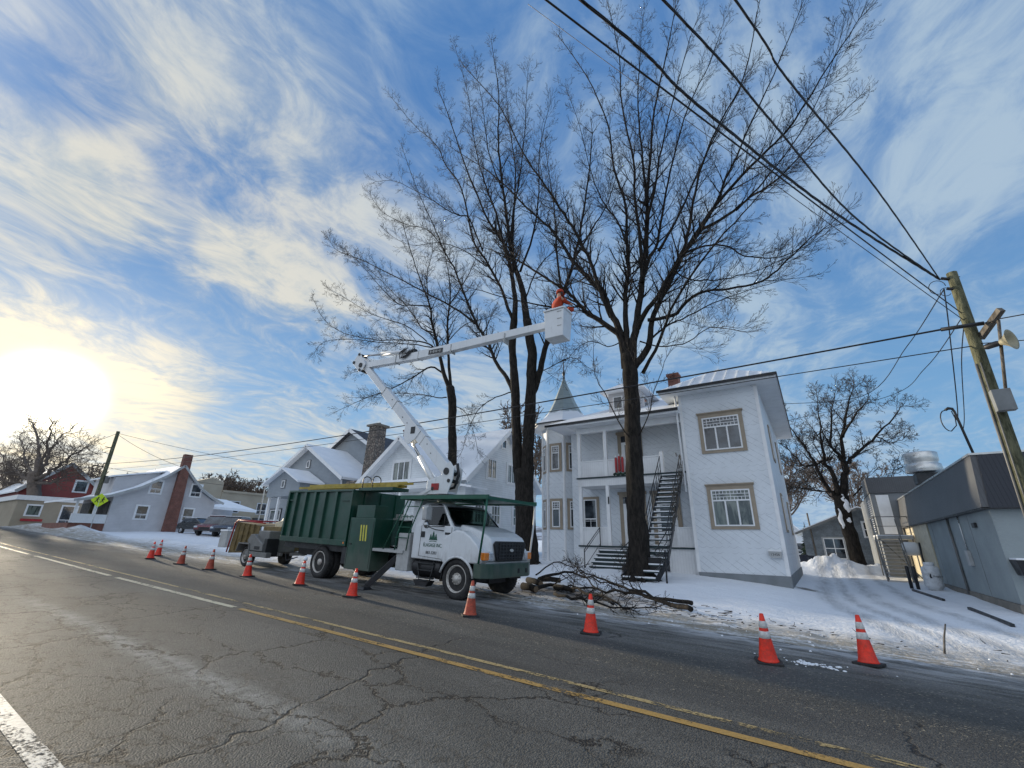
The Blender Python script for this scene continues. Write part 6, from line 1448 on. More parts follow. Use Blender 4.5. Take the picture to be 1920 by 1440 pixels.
# big maple in front of the white house
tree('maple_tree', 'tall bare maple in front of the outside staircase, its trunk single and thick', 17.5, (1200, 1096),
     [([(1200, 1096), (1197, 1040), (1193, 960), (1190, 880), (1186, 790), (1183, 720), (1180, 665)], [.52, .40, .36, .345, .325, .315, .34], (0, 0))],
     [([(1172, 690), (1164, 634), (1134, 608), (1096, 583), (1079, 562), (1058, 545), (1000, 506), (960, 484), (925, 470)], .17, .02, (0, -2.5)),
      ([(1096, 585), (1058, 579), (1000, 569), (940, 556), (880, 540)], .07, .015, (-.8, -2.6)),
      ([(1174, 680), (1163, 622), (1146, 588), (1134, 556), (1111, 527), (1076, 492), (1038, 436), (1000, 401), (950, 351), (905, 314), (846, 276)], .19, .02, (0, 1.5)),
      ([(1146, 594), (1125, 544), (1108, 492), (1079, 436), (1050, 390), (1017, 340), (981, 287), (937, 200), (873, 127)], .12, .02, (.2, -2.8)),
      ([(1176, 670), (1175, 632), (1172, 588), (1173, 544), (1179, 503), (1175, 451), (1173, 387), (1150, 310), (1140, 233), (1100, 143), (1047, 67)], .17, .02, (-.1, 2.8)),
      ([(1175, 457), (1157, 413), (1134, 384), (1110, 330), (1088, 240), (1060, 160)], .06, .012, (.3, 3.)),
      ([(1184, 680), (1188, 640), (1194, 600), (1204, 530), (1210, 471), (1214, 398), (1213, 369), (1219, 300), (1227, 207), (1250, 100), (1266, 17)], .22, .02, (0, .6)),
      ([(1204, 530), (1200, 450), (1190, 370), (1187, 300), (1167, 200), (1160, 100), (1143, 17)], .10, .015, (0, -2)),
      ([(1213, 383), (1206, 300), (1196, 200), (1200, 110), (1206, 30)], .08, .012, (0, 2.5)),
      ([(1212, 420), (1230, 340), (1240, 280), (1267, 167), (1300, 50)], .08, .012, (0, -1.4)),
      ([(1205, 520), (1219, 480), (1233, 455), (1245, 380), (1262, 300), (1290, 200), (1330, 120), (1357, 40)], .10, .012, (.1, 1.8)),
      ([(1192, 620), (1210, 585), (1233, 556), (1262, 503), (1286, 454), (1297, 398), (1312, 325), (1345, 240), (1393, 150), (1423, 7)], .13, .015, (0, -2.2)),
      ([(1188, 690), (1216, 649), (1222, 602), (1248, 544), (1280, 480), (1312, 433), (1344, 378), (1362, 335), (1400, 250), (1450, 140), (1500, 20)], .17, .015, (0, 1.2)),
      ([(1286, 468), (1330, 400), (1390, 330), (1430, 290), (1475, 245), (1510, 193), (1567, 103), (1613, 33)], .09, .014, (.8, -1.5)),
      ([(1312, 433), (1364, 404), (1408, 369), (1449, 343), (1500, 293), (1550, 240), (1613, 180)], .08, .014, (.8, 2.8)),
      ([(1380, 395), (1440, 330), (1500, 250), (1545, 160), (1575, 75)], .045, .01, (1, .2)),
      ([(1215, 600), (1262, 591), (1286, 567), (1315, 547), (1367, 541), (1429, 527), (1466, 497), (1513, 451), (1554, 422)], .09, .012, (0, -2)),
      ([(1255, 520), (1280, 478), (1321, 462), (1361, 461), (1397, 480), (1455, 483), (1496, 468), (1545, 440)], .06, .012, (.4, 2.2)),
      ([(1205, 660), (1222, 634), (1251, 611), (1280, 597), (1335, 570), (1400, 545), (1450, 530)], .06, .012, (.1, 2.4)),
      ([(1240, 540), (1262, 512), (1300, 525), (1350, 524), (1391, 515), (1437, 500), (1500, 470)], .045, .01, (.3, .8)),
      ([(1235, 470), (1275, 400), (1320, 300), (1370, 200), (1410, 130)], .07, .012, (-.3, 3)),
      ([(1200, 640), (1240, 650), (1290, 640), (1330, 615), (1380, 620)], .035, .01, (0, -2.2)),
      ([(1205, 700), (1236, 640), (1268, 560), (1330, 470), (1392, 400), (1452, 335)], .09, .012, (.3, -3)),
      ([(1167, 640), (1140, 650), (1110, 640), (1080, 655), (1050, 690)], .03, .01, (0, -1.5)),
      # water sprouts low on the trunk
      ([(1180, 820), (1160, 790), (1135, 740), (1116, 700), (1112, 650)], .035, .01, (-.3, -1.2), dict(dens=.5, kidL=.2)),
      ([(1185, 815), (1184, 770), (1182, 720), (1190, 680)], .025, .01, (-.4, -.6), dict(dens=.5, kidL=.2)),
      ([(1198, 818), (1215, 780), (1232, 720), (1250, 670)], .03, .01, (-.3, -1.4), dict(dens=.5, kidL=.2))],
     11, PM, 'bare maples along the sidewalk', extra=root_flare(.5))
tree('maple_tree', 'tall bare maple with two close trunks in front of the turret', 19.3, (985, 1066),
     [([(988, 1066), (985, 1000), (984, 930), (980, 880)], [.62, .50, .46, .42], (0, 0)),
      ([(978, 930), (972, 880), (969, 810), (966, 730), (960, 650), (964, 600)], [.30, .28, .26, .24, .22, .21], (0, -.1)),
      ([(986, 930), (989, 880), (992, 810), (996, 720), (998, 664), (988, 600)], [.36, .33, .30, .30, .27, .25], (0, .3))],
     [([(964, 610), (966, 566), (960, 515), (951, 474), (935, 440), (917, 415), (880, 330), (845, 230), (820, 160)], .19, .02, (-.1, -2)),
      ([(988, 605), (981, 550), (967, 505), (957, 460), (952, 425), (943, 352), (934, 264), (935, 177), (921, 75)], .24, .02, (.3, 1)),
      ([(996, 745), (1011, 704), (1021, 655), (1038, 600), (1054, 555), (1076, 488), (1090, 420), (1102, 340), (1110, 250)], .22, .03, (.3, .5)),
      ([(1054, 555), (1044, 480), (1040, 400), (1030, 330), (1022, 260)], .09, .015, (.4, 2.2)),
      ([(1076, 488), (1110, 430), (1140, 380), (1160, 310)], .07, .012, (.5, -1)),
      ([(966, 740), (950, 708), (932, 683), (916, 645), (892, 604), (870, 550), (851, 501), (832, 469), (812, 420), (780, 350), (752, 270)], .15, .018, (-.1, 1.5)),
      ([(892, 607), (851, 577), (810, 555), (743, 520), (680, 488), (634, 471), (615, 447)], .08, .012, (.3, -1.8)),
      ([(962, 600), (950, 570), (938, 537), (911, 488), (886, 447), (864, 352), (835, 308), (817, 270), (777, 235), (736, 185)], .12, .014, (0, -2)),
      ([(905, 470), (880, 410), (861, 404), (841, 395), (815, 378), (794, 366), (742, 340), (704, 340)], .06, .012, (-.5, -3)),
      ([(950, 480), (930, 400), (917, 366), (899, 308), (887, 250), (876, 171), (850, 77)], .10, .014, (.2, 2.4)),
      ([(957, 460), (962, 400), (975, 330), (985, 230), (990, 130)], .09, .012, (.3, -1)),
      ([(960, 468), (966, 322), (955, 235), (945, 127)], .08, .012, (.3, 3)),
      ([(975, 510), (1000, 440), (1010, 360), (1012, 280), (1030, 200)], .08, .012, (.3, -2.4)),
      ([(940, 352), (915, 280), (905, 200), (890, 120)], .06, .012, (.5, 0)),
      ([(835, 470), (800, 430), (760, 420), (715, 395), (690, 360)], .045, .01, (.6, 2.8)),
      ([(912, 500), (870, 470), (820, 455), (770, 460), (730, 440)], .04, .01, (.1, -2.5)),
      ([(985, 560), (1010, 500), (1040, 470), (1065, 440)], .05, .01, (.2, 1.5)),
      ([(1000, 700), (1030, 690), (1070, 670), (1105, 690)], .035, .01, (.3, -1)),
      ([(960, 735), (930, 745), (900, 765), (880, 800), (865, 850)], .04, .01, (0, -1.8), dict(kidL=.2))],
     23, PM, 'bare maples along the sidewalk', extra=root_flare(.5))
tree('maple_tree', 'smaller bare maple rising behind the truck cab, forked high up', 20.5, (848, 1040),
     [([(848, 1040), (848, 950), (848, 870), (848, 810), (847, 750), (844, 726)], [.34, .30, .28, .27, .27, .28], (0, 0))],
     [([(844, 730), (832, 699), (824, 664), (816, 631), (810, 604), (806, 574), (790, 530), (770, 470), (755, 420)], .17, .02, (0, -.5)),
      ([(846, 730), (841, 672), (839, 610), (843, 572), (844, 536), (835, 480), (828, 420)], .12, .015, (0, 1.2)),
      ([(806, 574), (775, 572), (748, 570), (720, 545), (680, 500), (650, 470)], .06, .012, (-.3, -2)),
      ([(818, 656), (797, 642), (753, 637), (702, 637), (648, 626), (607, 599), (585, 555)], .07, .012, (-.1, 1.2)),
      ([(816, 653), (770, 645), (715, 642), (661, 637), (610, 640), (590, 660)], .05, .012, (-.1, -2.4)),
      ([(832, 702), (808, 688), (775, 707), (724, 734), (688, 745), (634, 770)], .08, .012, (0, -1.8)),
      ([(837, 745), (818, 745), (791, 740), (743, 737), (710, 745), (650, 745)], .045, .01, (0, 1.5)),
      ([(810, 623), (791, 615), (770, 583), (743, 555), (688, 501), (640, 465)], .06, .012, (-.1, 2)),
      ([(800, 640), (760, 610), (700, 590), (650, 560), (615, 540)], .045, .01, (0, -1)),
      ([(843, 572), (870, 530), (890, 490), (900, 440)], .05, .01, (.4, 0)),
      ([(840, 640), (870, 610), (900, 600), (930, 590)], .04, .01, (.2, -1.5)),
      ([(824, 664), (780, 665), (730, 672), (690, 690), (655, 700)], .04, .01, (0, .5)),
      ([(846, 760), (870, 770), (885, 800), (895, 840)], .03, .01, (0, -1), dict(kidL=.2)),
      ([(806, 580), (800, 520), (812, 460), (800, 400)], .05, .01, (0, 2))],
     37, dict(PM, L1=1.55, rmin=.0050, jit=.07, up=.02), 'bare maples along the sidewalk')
PR = dict(jit=.07, up=.05, rmin=.009, depth=4, kids=(0, 6, 5, 3), ang=(30, 60), L1=2.1, wob=.05)
def snowcap(tk, rr, b): pass
TR = tree('curved_tree', 'bare tree with a bent snow-patched trunk between the white house and the fire stair', 38.0, (1616, 1074),
     [([(1616, 1074), (1608, 1050), (1601, 1027), (1589, 988), (1580, 953), (1577, 929)], [.55, .42, .40, .40, .44, .42], (0, 0))],
     [([(1579, 935), (1583, 899), (1586, 875), (1574, 854), (1556, 836), (1538, 806)], .30, .03, (0, -1)),
      ([(1586, 875), (1589, 866), (1613, 845), (1643, 818), (1673, 785), (1695, 760)], .18, .02, (-.1, 1.5)),
      ([(1578, 945), (1571, 930), (1550, 914), (1527, 869), (1512, 845), (1488, 809), (1470, 780)], .22, .02, (0, 1)),
      ([(1576, 930), (1559, 887), (1544, 851), (1538, 803), (1532, 750)], .20, .02, (0, -1.5)),
      ([(1560, 857), (1535, 869), (1509, 872), (1480, 845), (1465, 830)], .09, .015, (-.5, -2)),
      ([(1582, 870), (1580, 809), (1590, 765), (1600, 720)], .15, .02, (0, 1)),
      ([(1580, 820), (1607, 775), (1630, 740)], .10, .02, (0, -2)), ([(1565, 938), (1541, 920), (1506, 917), (1472, 914)], .05, .015, (0, -1)),
      ([(1643, 818), (1670, 830), (1695, 822)], .05, .015, (.5, 2)), ([(1556, 836), (1560, 780), (1565, 730)], .10, .015, (-.3, 2)), ([(1527, 869), (1500, 880), (1478, 870)], .05, .015, (.3, 1)),
      ([(1600, 930), (1625, 905), (1655, 900), (1680, 880)], .05, .015, (0, -1))],
     51, PR)
ORG = TR.location.copy(); mb = MB()
for (x, y, w_, h_) in ((1577, 972, .13, 1.3), (1588, 948, .17, .9), (1592, 975, .12, .35), (1581, 935, .10, .6)):
    p = atY(x, y, 37.66); q_ = [p+V((.05*math.sin(i*1.7), 0, h_*(i/6-.5))) for i in range(7)]; mb.tube(q_, [.03, w_*.8, w_, w_*1.05, w_*.85, w_*.5, .03], 9)
mb.build('snow_patch', 'snow', TR)
PB = dict(jit=.13, up=.05, rmin=.03, depth=3, kids=(0, 6, 5, 3), ang=(30, 60), L1=3.0, wob=.1, dens=.55)
# far left tree in front of the sun
tree('roadside_tree', 'large bare pollarded tree beside the road in front of the low sun', 13.2, (62, 988),
     [([(62, 988), (62, 950), (64, 915), (66, 890)], [.8, .65, .62, .7], (0, 0))],
     [([(60, 905), (45, 895), (25, 880), (8, 862), (-5, 840)], .3, .04, (0, -1)), ([(66, 895), (70, 865), (72, 840), (65, 800), (52, 785)], .35, .04, (0, 0)),
      ([(68, 895), (84, 870), (95, 845), (110, 825), (135, 805)], .3, .04, (0, 1)), ([(68, 900), (92, 885), (115, 870), (140, 850), (165, 838)], .28, .04, (0, -1)),
      ([(64, 900), (50, 870), (42, 845), (38, 815)], .22, .04, (0, 1.5)), ([(70, 895), (85, 850), (92, 815), (98, 790)], .22, .04, (0, -1.5)),
      ([(60, 910), (30, 905), (5, 900), (-20, 890)], .2, .04, (0, 1)), ([(70, 905), (100, 905), (125, 890), (150, 882)], .2, .04, (0, .5))],
     77, dict(PB, rmin=.012, L1=3.4, dens=.8, kids=(0, 6, 4, 3), jit=.08, up=.06), barkm='bark_far', twigm='bark_far')
def simple_tree(name, label, base, h, spread, seed, n=9, r=.3, P=None, group=None):
    rr = random.Random(seed); P = P or PB; base = V(base)
    T_ = thing(name, label, 'tree', base, group=group); tk = MB(); cr = MB(); tw = MB()
    tk.tube([base-V((0, 0, .3)), base+V((.1, 0, h*.18)), base+V((0, .1, h*.36))], [r*1.2, r, r*.85], 8)
    for k in range(n):
        a = 6.28*k/n+rr.uniform(-.3, .3); s_ = spread*rr.uniform(.5, 1); zt = h*rr.uniform(.75, 1.)
        p0 = base+V((0, 0, h*rr.uniform(.2, .36))); p1 = base+V((math.cos(a)*s_*.4, math.sin(a)*s_*.4, h*.55)); p2 = base+V((math.cos(a)*s_, math.sin(a)*s_, zt))
        limb(cr, tw, [p0, p1, p1.lerp(p2, .5)+V((0, 0, h*.05)), p2], r*.5, P['rmin'], rr, P)
    tk.build('trunk', 'bark_far', T_); c_ = cr.build('crown', 'bark_far', T_); tw.build('twigs', 'bark_far', c_)
simple_tree('background_tree', 'pale bare tree peeking over the clapboard house roof behind the twin trunks', (-25.5, 42, 1), 14.5, 5, 3, group='distant bare trees')
simple_tree('background_tree', 'brownish bare tree cluster behind the small white house', (-3.5, 78, .5), 14, 6.5, 5, n=11, group='distant bare trees')
simple_tree('background_tree', 'bare tree above the block garage roof', (5.5, 88, .5), 14, 5, 6, group='distant bare trees')
for i, (x, y, h) in enumerate(((-104, 44, 9.5), (-106, 48.5, 8.8), (-108, 53, 9), (-110, 58, 9.4), (-112, 24, 9), (-130, 19, 10))):
    simple_tree('background_tree', ['bare tree on the ridge beyond the beige block, leftmost of four', 'second bare tree of the ridge row beyond the beige block', 'third bare tree of the ridge row beyond the beige block', 'rightmost of the four bare ridge trees beyond the beige block', 'bare tree behind the red house', 'bare tree at the far left skyline behind the roofs'][i], (x, y, 2.5), h+2, 4, 20+i, n=7, r=.25, P=dict(PB, depth=3, rmin=.045, dens=.5), group='distant bare trees')
def conifer(label, base, h, w_, seed, snowy=False):
    rr = random.Random(seed); b = V(base); T_ = thing('spruce_tree', label, 'tree', b, group='dark evergreens in the distance'); tk = MB(); cr = MB()
    tk.tube([b, b+V((0, 0, h*.97))], [w_*.08, .02], 6)
    for k in range(int(26)):
        f = k/26; z = h*(.08+.9*f); rad = w_*(1-f)**.85*rr.uniform(.75, 1.1)
        for j in range(9):
            a = rr.random()*6.28; L = rad*rr.uniform(.7, 1.15); e = b+V((math.cos(a)*L, math.sin(a)*L, z-L*.35)); c = b+V((0, 0, z)); sdv = V((-math.sin(a), math.cos(a), 0))*L*.22
            mid_ = c.lerp(e, .55); cr.add([c, mid_+sdv+V((0, 0, -.05)), e, mid_-sdv+V((0, 0, -.05))], [(0, 1, 2, 3)]); cr.add([c, mid_+V((0, 0, .08*L)), e, mid_-V((0, 0, .22*L))], [(0, 1, 2, 3)])
    tk.build('trunk', 'bark_far', T_); cr.build('crown', 'evergreen', T_)
conifer('dark spruce just left of the pale house dormer', (-80, 21.6, 2), 8.3, 2.6, 1)
for i, (px_, Y_, h_) in enumerate((((565//6+200, 0), 0, 0),)): pass
conifer('small spruce top showing above the pale house ridge, leftmost', (-92, 28.4, 2), 10.6, 2.4, 2)
conifer('small spruce top showing above the pale house ridge, beside its brick chimney', (-92, 29.8, 2), 10.4, 2.2, 3)
conifer('narrow spruce right of the tall brick chimney', (-84, 31.3, 2), 9.3, 1.6, 4)
conifer('dark evergreen beside the garage wall, leftmost of the pair', (-.9, 52, .3), 3.9, 1.1, 5); conifer('dark evergreen against the corner of the block garage', (-.25, 50, .3), 3.0, .9, 6)
# ---------------------------------------------------------------- cut branches lying by the trunk
PF = dict(jit=.09, up=-.01, rmin=.0045, depth=3, kids=(0, 4, 3, 2), ang=(25, 60), L1=.9, wob=.03)
def gsn(x, y): return gz(x, y)+lump(x, y)
def fallen(pts, r0, r1, seed, label, kidL=.3, dens=1.2, name='cut_branch', cat='branch'):
    global ORG
    rr = random.Random(seed); q = [V((x, y, gsn(x, y)+z)) for x, y, z in pts]; ORG = q[0].copy(); mb = MB(); tw = mb
    limb(mb, tw, q, r0, r1, rr, PF, start=.25, kidL=kidL, dens=dens, nt=8); o_ = mb.build(name, 'bark'); tag(o_, label, cat, 'cut branches piled by the tree')
def gp(x, y):
    d = ray(x, y); lo, hi = .5, 60.
    for _ in range(50):
        mid_ = (lo+hi)/2; p = CAM+d*mid_
        if p.z > gz(p.x, p.y)+.06: lo = mid_
        else: hi = mid_
    return CAM+d*lo
def px3(lst): return [(gp(x, y).x, gp(x, y).y, z) for x, y, z in lst]
fallen(px3([(1298, 1136, .10), (1240, 1128, .14), (1180, 1118, .2), (1130, 1104, .3), (1100, 1098, .4)]), .06, .02, 1, 'long cut branch whose sawn end points toward the driveway, farther one')
fallen(px3([(1296, 1148, .10), (1240, 1132, .12), (1190, 1122, .18), (1120, 1112, .16), (1060, 1110, .2)]), .07, .02, 2, 'long cut branch whose sawn end points toward the driveway, nearer one')
fallen(px3([(1000, 1110, .1), (1030, 1106, .15), (1070, 1112, .2), (1130, 1130, .15), (1180, 1148, .1)]), .07, .02, 3, 'thick cut branch at the foot of the brush pile beside the truck bumper')
fallen(px3([(1005, 1088, .2), (1040, 1080, .5), (1075, 1084, .45), (1085, 1082, .55)]), .03, .012, 4, 'thin branch sticking up out of the brush pile', .22, 1.6)
fallen(px3([(1150, 1140, .1), (1120, 1122, .3), (1090, 1108, .55), (1070, 1100, .75)]), .03, .01, 5, 'branch leaning up from the pile in front of the porch steps', .22, 1.6)
fallen(px3([(1040, 1120, .1), (1090, 1135, .15), (1150, 1145, .12), (1230, 1150, .1)]), .05, .01, 6, 'low branch trailing toward the road edge', .3, 1.8)
fallen(px3([(1190, 1115, .1), (1175, 1095, .5), (1180, 1080, .9)]), .025, .008, 7, 'twiggy branch propped against the big maple trunk base', .3, 2)
fallen(px3([(1010, 1098, .2), (1060, 1092, .35), (1110, 1105, .3), (1160, 1112, .2)]), .06, .012, 8, 'middle branch lying across the brush pile', .28, 1.8)
for k, (a, b_2, r_) in enumerate((((990, 1095), (1014, 1103), .10), ((1015, 1092), (1050, 1095), .09), ((1040, 1108), (1076, 1113), .08), ((980, 1108), (1005, 1113), .11))):
    p, q = gp(*a), gp(*b_2); p = V((p.x, p.y, gsn(p.x, p.y)+r_*.8+.05)); q = V((q.x, q.y, gsn(q.x, q.y)+r_*.8+.05)); ORG = p.copy()
    lg = thing('cut_log', ['cut log lying behind the truck bumper, uppermost', 'cut log in the middle of the brush pile', 'cut log at the road side of the brush pile', 'short cut log right beside the truck front tyre'][k], 'log', p, group='cut logs in the brush pile')
    mid_ = p.lerp(q, .5)+V((0, .03, .02)); MB().tube([p, mid_, q], [r_, r_*.93, r_*.9], 12).build('log_bark', 'bark', lg)
    dd = (q-p).normalized(); mb = MB(); mb.cyl(q-dd*.01, q+dd*.012, r_*.82, n=12); mb.build('sawn_end', 'cut_wood', lg); MB().cyl(p+dd*.01, p-dd*.012, r_*.85, n=12).build('sawn_end', 'cut_wood', lg)
ORG = V((0, 0, 0)); mb = MB(); rr = random.Random(9)
for k in range(300):
    u_ = rr.random(); x = -8.9+u_*7.5+rr.gauss(0, .5); y = 13.1+rr.gauss(0, .75)-u_*.5
    if rr.random() < .3: x = -9+rr.random()*12; y = 11.8+rr.gauss(0, .55)
    if y < 11.2: continue
    z = gsn(x, y)+.02; a = rr.random()*6.28; L = rr.uniform(.08, .4); h_ = rr.uniform(0, .10) if (u_ < .6 and y > 12.4) else .0; L = L if y > 12.4 and x < -2 else L*.4
    p = V((x, y, z+.01)); e = p+V((math.cos(a)*L, math.sin(a)*L, h_)); mb.tube([p, p.lerp(e, .5)+V((rr.gauss(0, .012), rr.gauss(0, .012), .0)), e], [.010, .008, .004], 3, False)
o_ = mb.build('twig_litter', 'twig'); tag(o_, 'loose twigs scattered on the snow between road and trees', 'twigs', kind='stuff')
ORG = V((0, 0, 0)); mb = MB()
for k in range(40):
    x = -12+rr.random()*16; y = 10.8+rr.gauss(0, .6)
    if x < -5 and y < 12: continue
    z = (rz(x, y) if y < 10.4 else gsn(x, y))+.005; s_ = .01+.02*rr.random()**2
    mb.lathe((x, y, z), (0, 0, 1), [(s_, -.01), (s_*.9, s_*.4), (s_*.3, s_*.7)], 5, False)
for (cx_, cy_, n_) in (((1512, 1243), 0, 34),):
    pass
q = gpt(1512, 1244)
for k in range(60): a = rr.random()*6.28; d_ = abs(rr.gauss(0, .5)); x = q.x+math.cos(a)*d_*.75; y = q.y+math.sin(a)*d_*.2; s_ = rr.uniform(.01, .035); mb.lathe((x, y, rz(x, y)), (0, 0, 1), [(s_, -.01), (s_*.9, s_*.3), (s_*.3, s_*.5)], 6, False)
o_ = mb.build('snow_crumbs', 'snow'); tag(o_, 'crumbs of snow and ice scattered on the road shoulder', 'snow', kind='stuff')
st = gp(1768, 1222); ORG = st.copy(); e = st+V((.18, .3, .42)); mb = MB().tube([st-V((0, 0, .1)), st.lerp(e, .5), e], [.018, .015, .012], 6); o_ = mb.build('marker_stick', 'grey_wood'); tag(o_, 'thin wooden stick poking out of the driveway snow beside the last cone', 'stick')
# ---------------------------------------------------------------- utility pole on the right and its wires
PY_ = 12.5; ptop = atY(1784, 512, PY_); pb = atY(1905, 900, PY_); pbase = V((pb.x, PY_, gz(pb.x, PY_)-.2))
UPo = thing('utility_pole', 'green-grey treated wooden utility pole with horn loudspeaker beside the commercial building', 'utility pole', (pbase.x, PY_, gz(pb.x, PY_)))
k_ = 12; pts = [pbase.lerp(ptop, i/k_) for i in range(k_+1)]; mb = MB().tube(pts, [.145-.052*i/k_ for i in range(k_+1)], 20); mb.build('pole', 'pole_wood', UPo)
arm0 = atY(1838, 634, PY_); arm1 = atY(1877, 580, PY_-.55); ORG = UPo.location.copy()
MB().beam(arm0, arm1, .10, .11).build('brace_arm', 'grey_wood', UPo)
ins0 = atY(1764, 618, PY_-.25); ins1 = atY(1845, 606, PY_-.30)
MB().cyl(ins0, ins1, .042, n=10).build('cable_splice', 'black_metal', UPo)
MB().cyl(ins1, atY(1873, 598, PY_-.5), .012, n=6).build('messenger_wire', 'dark_steel', UPo)
bx0_ = atY(1870, 730, PY_-.22); n0 = atY(1882, 730, PY_-.2)
c = atY(1879, 752, PY_-.25); MB().box(c.x-.12, c.x+.16, c.y-.06, c.y+.10, c.z-.20, c.z+.24).build('junction_box', 'box_grey', UPo, .01)
cu0 = atY(1784, 640, PY_-.12); mb = MB()
q0 = ptop.lerp(pbase, .28)+V((-.11, -.05, 0)); q1 = ptop.lerp(pbase, .80)+V((-.14, -.05, 0)); mb.tube([q0, q1], .02, 6); mb.tube([q0+V((.06, -.05, 0)), q1+V((.06, -.05, 0))], .012, 6); mb.build('riser_cable', 'grey_paint', UPo)
m1_ = atY(1872, 600, PY_-.45); m2_ = atY(1886, 735, PY_-.2); MB().cyl(m1_, m2_, .028, n=8).build('conduit', 'grey_wood', UPo)
mb = MB()
for x, y in ((1764, 522), (1775, 541)): a = atY(x, y, PY_-.05); b = atY(x+20, y+2, PY_-.03); mb.cyl(a, b, .035, n=8)
mb.cyl(atY(1790, 518, PY_), atY(1800, 519, PY_), .01, n=6); mb.build('pole_bracket', 'black_metal', UPo)
hs = thing('horn_loudspeaker', 'cream metal horn loudspeaker mounted on the conduit beside the utility pole', 'loudspeaker', atY(1880, 643, PY_-.35))
ha = atY(1858, 648, PY_-.35); hb = atY(1897, 636, PY_-.55); ax = (hb-ha).normalized(); L_ = (hb-ha).length
prof_ = [(.06, 0), (.065, .12), (.04, .14), (.05, L_*.45), (.08, L_*.62), (.13, L_*.80), (.20, L_*.98), (.215, L_), (.19, L_-.01), (.11, L_*.75), (.03, L_*.5)]
mb = MB().lathe(ha, ax, prof_[3:], 24); mb.build('horn', 'horn_beige', hs); MB().lathe(ha, ax, [(.045, -.1), (.06, -.06), (.06, .1), (.045, .14), (.045, L_*.46)], 14).build('driver', 'black_metal', hs)
def wire(pts, r, label, name='overhead_wire', group='overhead wires', sag=0., twist=False, n=26):
    global ORG
    P_ = []
    if len(pts) > 2 and n == 10:
        pts = [V(p) for p in pts]; Q_ = []
        for i in range(len(pts)-1):
            p0 = pts[max(i-1, 0)]; p1 = pts[i]; p2 = pts[i+1]; p3 = pts[min(i+2, len(pts)-1)]
            for q_ in range(8): t_ = q_/8; Q_.append(.5*((2*p1)+(p2-p0)*t_+(2*p0-5*p1+4*p2-p3)*t_*t_+(3*p1-p0-3*p2+p3)*t_**3))
        pts = Q_+[pts[-1]]; n = 1
    segs = len(pts)-1
    for s_ in range(segs):
        a, b = V(pts[s_]), V(pts[s_+1])
        for i in range(n if s_ == segs-1 else n):
            f = i/n; P_.append(a.lerp(b, f)-V((0, 0, sag*4*f*(1-f))))
    P_.append(V(pts[-1])); ORG = P_[0].copy(); mb = MB()
    if twist:
        k = int((P_[-1]-P_[0]).length/.10); Q = []
        for i in range(k+1):
            f = i/k*(len(P_)-1); j = min(len(P_)-2, int(f)); Q.append(P_[j].lerp(P_[j+1], f-j))
        for ph in (0, 2.09, 4.19): mb.tube([q+V((0, math.cos(i*.42+ph), math.sin(i*.42+ph)))*r*.75 for i, q in enumerate(Q)], r*.62, 5, False)
    else: mb.tube(P_, r, 5, False)
    o_ = mb.build(name, 'wire'); tag(o_, label, 'wire', group)
def thru(a, px_, z_, ext_):   # from point a through the point seen at px_ and height z_, then on past the viewer
    d = ray(*px_); p = CAM+d*((z_-EYE)/d.z); return p+(p-a)*ext_, p
a1 = atY(1762, 524, PY_-.05)
for (px_, mids, z_, r_, lb, tw_) in (((1085, -4), [(1300, 190), (1560, 395)], 7.55, .021, 'thickest twisted overhead cable running from the pole top over the road', True), ((1240, -4), [(1440, 220), (1600, 405)], 7.60, .017, 'middle twisted overhead cable, second from the right at the top edge', True), ((1376, -4), [(1470, 140), (1640, 350)], 7.65, .016, 'rightmost twisted overhead cable at the top edge', True)):
    e, p = thru(a1, px_, z_, .9); pts = [a1]
    for m_ in mids[::-1]:
        # bend: solve point on ray nearest to the straight span
        d = ray(*m_).normalized(); sp = (p-a1); 
        # closest approach of ray and span
        w0 = CAM-a1; A_ = 1.; B_2 = d.dot(sp); C_ = sp.dot(sp); D_ = d.dot(w0); E_ = sp.dot(w0); den = A_*C_-B_2*B_2
        s_ = (B_2*E_-C_*D_)/den; pts.append(CAM+d*s_)
    pts += [p, e]; 
    # smooth
    Q = []
    for i in range(len(pts)-1):
        p0 = pts[max(i-1, 0)]; p1 = pts[i]; p2 = pts[i+1]; p3 = pts[min(i+2, len(pts)-1)]
        for q_ in range(6): t_ = q_/6; Q.append(.5*((2*p1)+(p2-p0)*t_+(2*p0-5*p1+4*p2-p3)*t_*t_+(3*p1-p0-3*p2+p3)*t_**3))
    Q.append(pts[-1]); wire(Q, r_, lb, twist=tw_, n=3)
a2 = atY(1803, 587, PY_-.06); e, p = thru(a2, (1034, -4), 6.9, .9); wire([a2, e], .011, 'thin overhead wire, leftmost at the top edge', sag=.10)
a3 = atY(1808, 601, PY_-.06); b3 = atY(1455, 345, 10.5); e = b3+(b3-a3)*1.8; wire([a3, e], .008, 'second thin overhead wire just below the leftmost one', sag=.05)
# telecom line along the street to the far pole
lp_t = atX(222, 809, -58); lp_b = V((-58.0, atX(160, 993, -58).y, 1.9))
far_at = lambda f: lp_b.lerp(lp_t, f)
wire([ins0, far_at(.66)], .022, 'long cable running along the street in front of the houses', sag=.55, n=60)
a4 = atY(1828, 648, PY_-.05); wire([a4, far_at(.60)], .012, 'thinner cable just below the long street cable', sag=.35, n=60)
r1 = atY(1845, 606, PY_-.3); wire([atY(1873, 598, PY_-.5), atY(2000, 575, PY_-1)], .012, 'cable leaving the pole toward the right edge, upper')
wire([atY(1840, 644, PY_-.1), atY(2000, 632, PY_-.6)], .010, 'cable leaving the pole toward the right edge, lower')
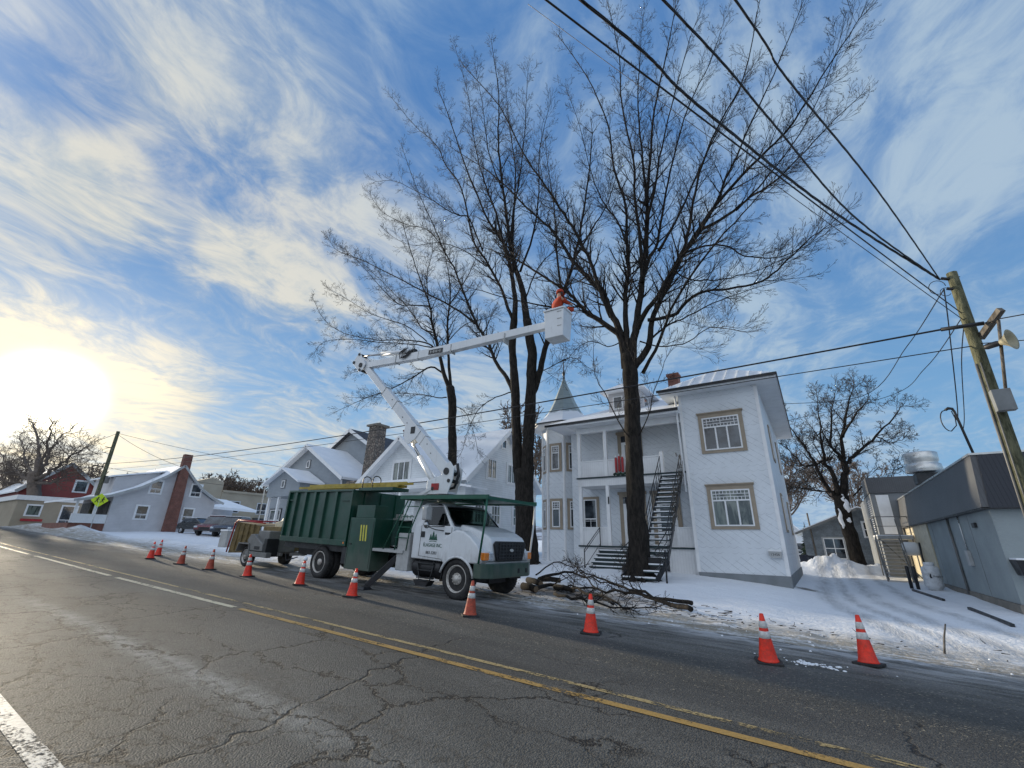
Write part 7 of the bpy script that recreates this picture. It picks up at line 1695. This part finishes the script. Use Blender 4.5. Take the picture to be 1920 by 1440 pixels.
# service drops
a5 = atY(1770, 542, PY_-.1)
hc = V((XW1+.1, 24.0, 8.2))
wire([a5, atY(1700, 650, 17.5), atY(1618, 742, 21.0), V((-.35, 25.0, 8.55))], .013, 'service drop sweeping from the pole to the white house eave, upper', sag=.0, n=10)
wire([atY(1806, 592, PY_-.06), atY(1735, 690, 17), atY(1660, 745, 22.0), V((-.33, 28.5, 8.50))], .011, 'service drop to the back of the white house, lower', sag=.0, n=10)
wire([a5, atY(1780, 620, 15), atY(1796, 780, GY+.0), V((GX-.05, GY+.2, 5.98))], .014, 'service cable hanging down to the mast on the grey building', n=10)
wire([atY(1808, 602, PY_-.06), atY(1803, 680, 15), atY(1808, 780, GY-.3), V((GX+.06, GY+.2, 5.3))], .011, 'second cable hanging down to the mast on the grey building', n=10)
ORG = a5.copy(); mb = MB(); c_ = atY(1757, 540, PY_-.15)
mb.tube([c_+V((.14*math.cos(R(a)), -.02, .17*math.sin(R(a)))) for a in range(0, 300, 20)], .008, 5); mb.tube([c_+V((.10+.09*math.cos(R(a)), -.05, -.16+.10*math.sin(R(a)))) for a in range(40, 330, 20)], .007, 5)
o_ = mb.build('wire_loop', 'wire'); tag(o_, 'slack loops of wire hanging beside the pole top', 'wire', 'overhead wires')
# ---------------------------------------------------------------- far pole, signs, hydrant
FP = thing('far_utility_pole', 'leaning grey wooden utility pole behind the yellow crossing sign', 'utility pole', lp_b)
MB().tube([lp_b-V((0, 0, .3)), lp_t], [.20, .15], 12).build('pole', 'pole_wood', FP)
p = far_at(.62); MB().cyl(p+V((0, -.1, 0)), p+V((0, -1.0, .1)), .05, n=8).build('crossarm', 'dark_steel', FP)
p = far_at(.50); MB().box(p.x-.2, p.x+.25, p.y+.15, p.y+.5, p.z-.35, p.z+.35).build('meter_box', 'grey_paint', FP)
MB().cyl(far_at(.82)+V((0, 0, 0)), far_at(.82)+V((0, -.6, .05)), .04, n=6).build('crossarm', 'dark_steel', FP)
for k, (f, e) in enumerate(((.98, (-100, 12, 10.5)), (.84, (-100, 10.5, 9.2)), (.62, (-100, 11.5, 7.6)), (.60, (-100, 12.5, 7.2)))): wire([far_at(f), V(e)], .02, ['topmost', 'second', 'third', 'lowest'][k]+' wire running left from the far leaning pole', sag=.4)
for k, (f, e, s_) in enumerate(((.97, (-54.6, 19.3, 8.4), .3), (.98, (-44, 46, 9.5), 1.0), (.62, (-52, 40, 7.5), .6))): wire([far_at(f), V(e)], .018, ['wire dropping from the far pole to the brick chimney gable', 'wire from the far pole toward the beige block', 'low wire from the far pole toward the carport'][k], sag=s_)
sg = thing('crossing_sign', 'yellow-green diamond pedestrian crossing sign in front of the leaning pole', 'sign', (-54.0, 12.6, 1.9))
sc_ = atX(187, 938, -54.0); u_ = V((.12, 1, 0)).normalized(); nrm = u_.cross(upv); s_ = .62
M['sign_yellow'] = mat('fluorescent_yellow_green', (.62, .80, .02), .5, var=.05)
mb = MB().ext([sc_+u_*a+upv*b for a, b in ((-s_, 0), (0, -s_), (s_, 0), (0, s_))], nrm*-.02); pn = mb.build('sign_panel', 'sign_yellow', sg)
mb = MB()
for o2, k in ((-.17, 1), (.2, 1)):
    P = lambda a, b: sc_+nrm*.012+u_*(o2+a)+upv*b
    mb.lathe(P(.04, .24), nrm, [(.055, 0), (.05, .01)], 10)
    for a, b, w_ in (((.03, .18), (-.02, -.02), .09), ((-.02, -.0), (-.14, -.20), .05), ((-.01, 0), (.10, -.20), .05), ((.03, .15), (.15, .06), .035), ((.02, .15), (-.11, .08), .035)): mb.beam(P(*a), P(*b), w_, .012, up=nrm)
mb.build('walking_figures', 'black_metal', pn)
MB().cyl((sc_.x-.03, sc_.y, 1.6), (sc_.x-.03, sc_.y, sc_.z+.2), .035, n=8).build('sign_post', 'galv', sg)
hy = thing('fire_hydrant', 'red fire hydrant at the foot of the leaning pole', 'fire hydrant', (-57, 13.2, 2.0))
hx = atX(157, 985, -57.0); MB().lathe((hx.x, hx.y, 1.95), (0, 0, 1), [(.16, 0), (.16, .06), (.12, .08), (.12, .55), (.15, .57), (.15, .62), (.11, .72), (.03, .80)], 14).build('barrel', 'red', hy)
MB().cyl((hx.x, hx.y-.22, 2.38), (hx.x, hx.y+.22, 2.38), .06, n=10).build('nozzle', 'red', hy); MB().box(hx.x-.2, hx.x+.6, hx.y-1.2, hx.y-.35, 1.95, 2.25).build('kerb_box', 'red', hy)
ub_ = thing('utility_cabinet', 'small grey utility cabinet in the snow behind the wood chipper', 'cabinet', atX(425, 1020, -24.5))
cp2 = atX(426, 1026, -24.5); MB().box(cp2.x-.35, cp2.x+.35, cp2.y-.3, cp2.y+.3, cp2.z, cp2.z+.75).build('cabinet_body', 'lightgrey', ub_, .02); MB().box(cp2.x-.37, cp2.x+.37, cp2.y-.32, cp2.y+.32, cp2.z+.751, cp2.z+.83).build('snow_cover', 'snow', ub_)
gl = thing('street_lamp', 'grey curved street lamp standing in front of the grey house', 'street lamp', (-46, 27, 1.6))
l0 = atX(480, 905, -46); MB().tube([(l0.x, l0.y+1.0, 1.6), (l0.x, l0.y+1.0, l0.z-.2), (l0.x, l0.y+.7, l0.z+.15), (l0.x, l0.y, l0.z+.2)], [.08, .06, .05, .04], 8).build('lamp_post', 'galv', gl); MB().box(l0.x-.12, l0.x+.12, l0.y-.5, l0.y, l0.z+.1, l0.z+.24).build('lamp_head', 'grey_paint', gl, .03)
tp = thing('driveway_pole', 'thin bare wooden pole standing at the far end of the driveway', 'pole', (-.4, 46, .3))
q0 = atY(1532, 1048, 44); q1 = atY(1513, 962, 44); MB().cyl(q0-V((0, 0, .3)), q1, .07, .06, n=8).build('pole', 'grey_wood', tp)
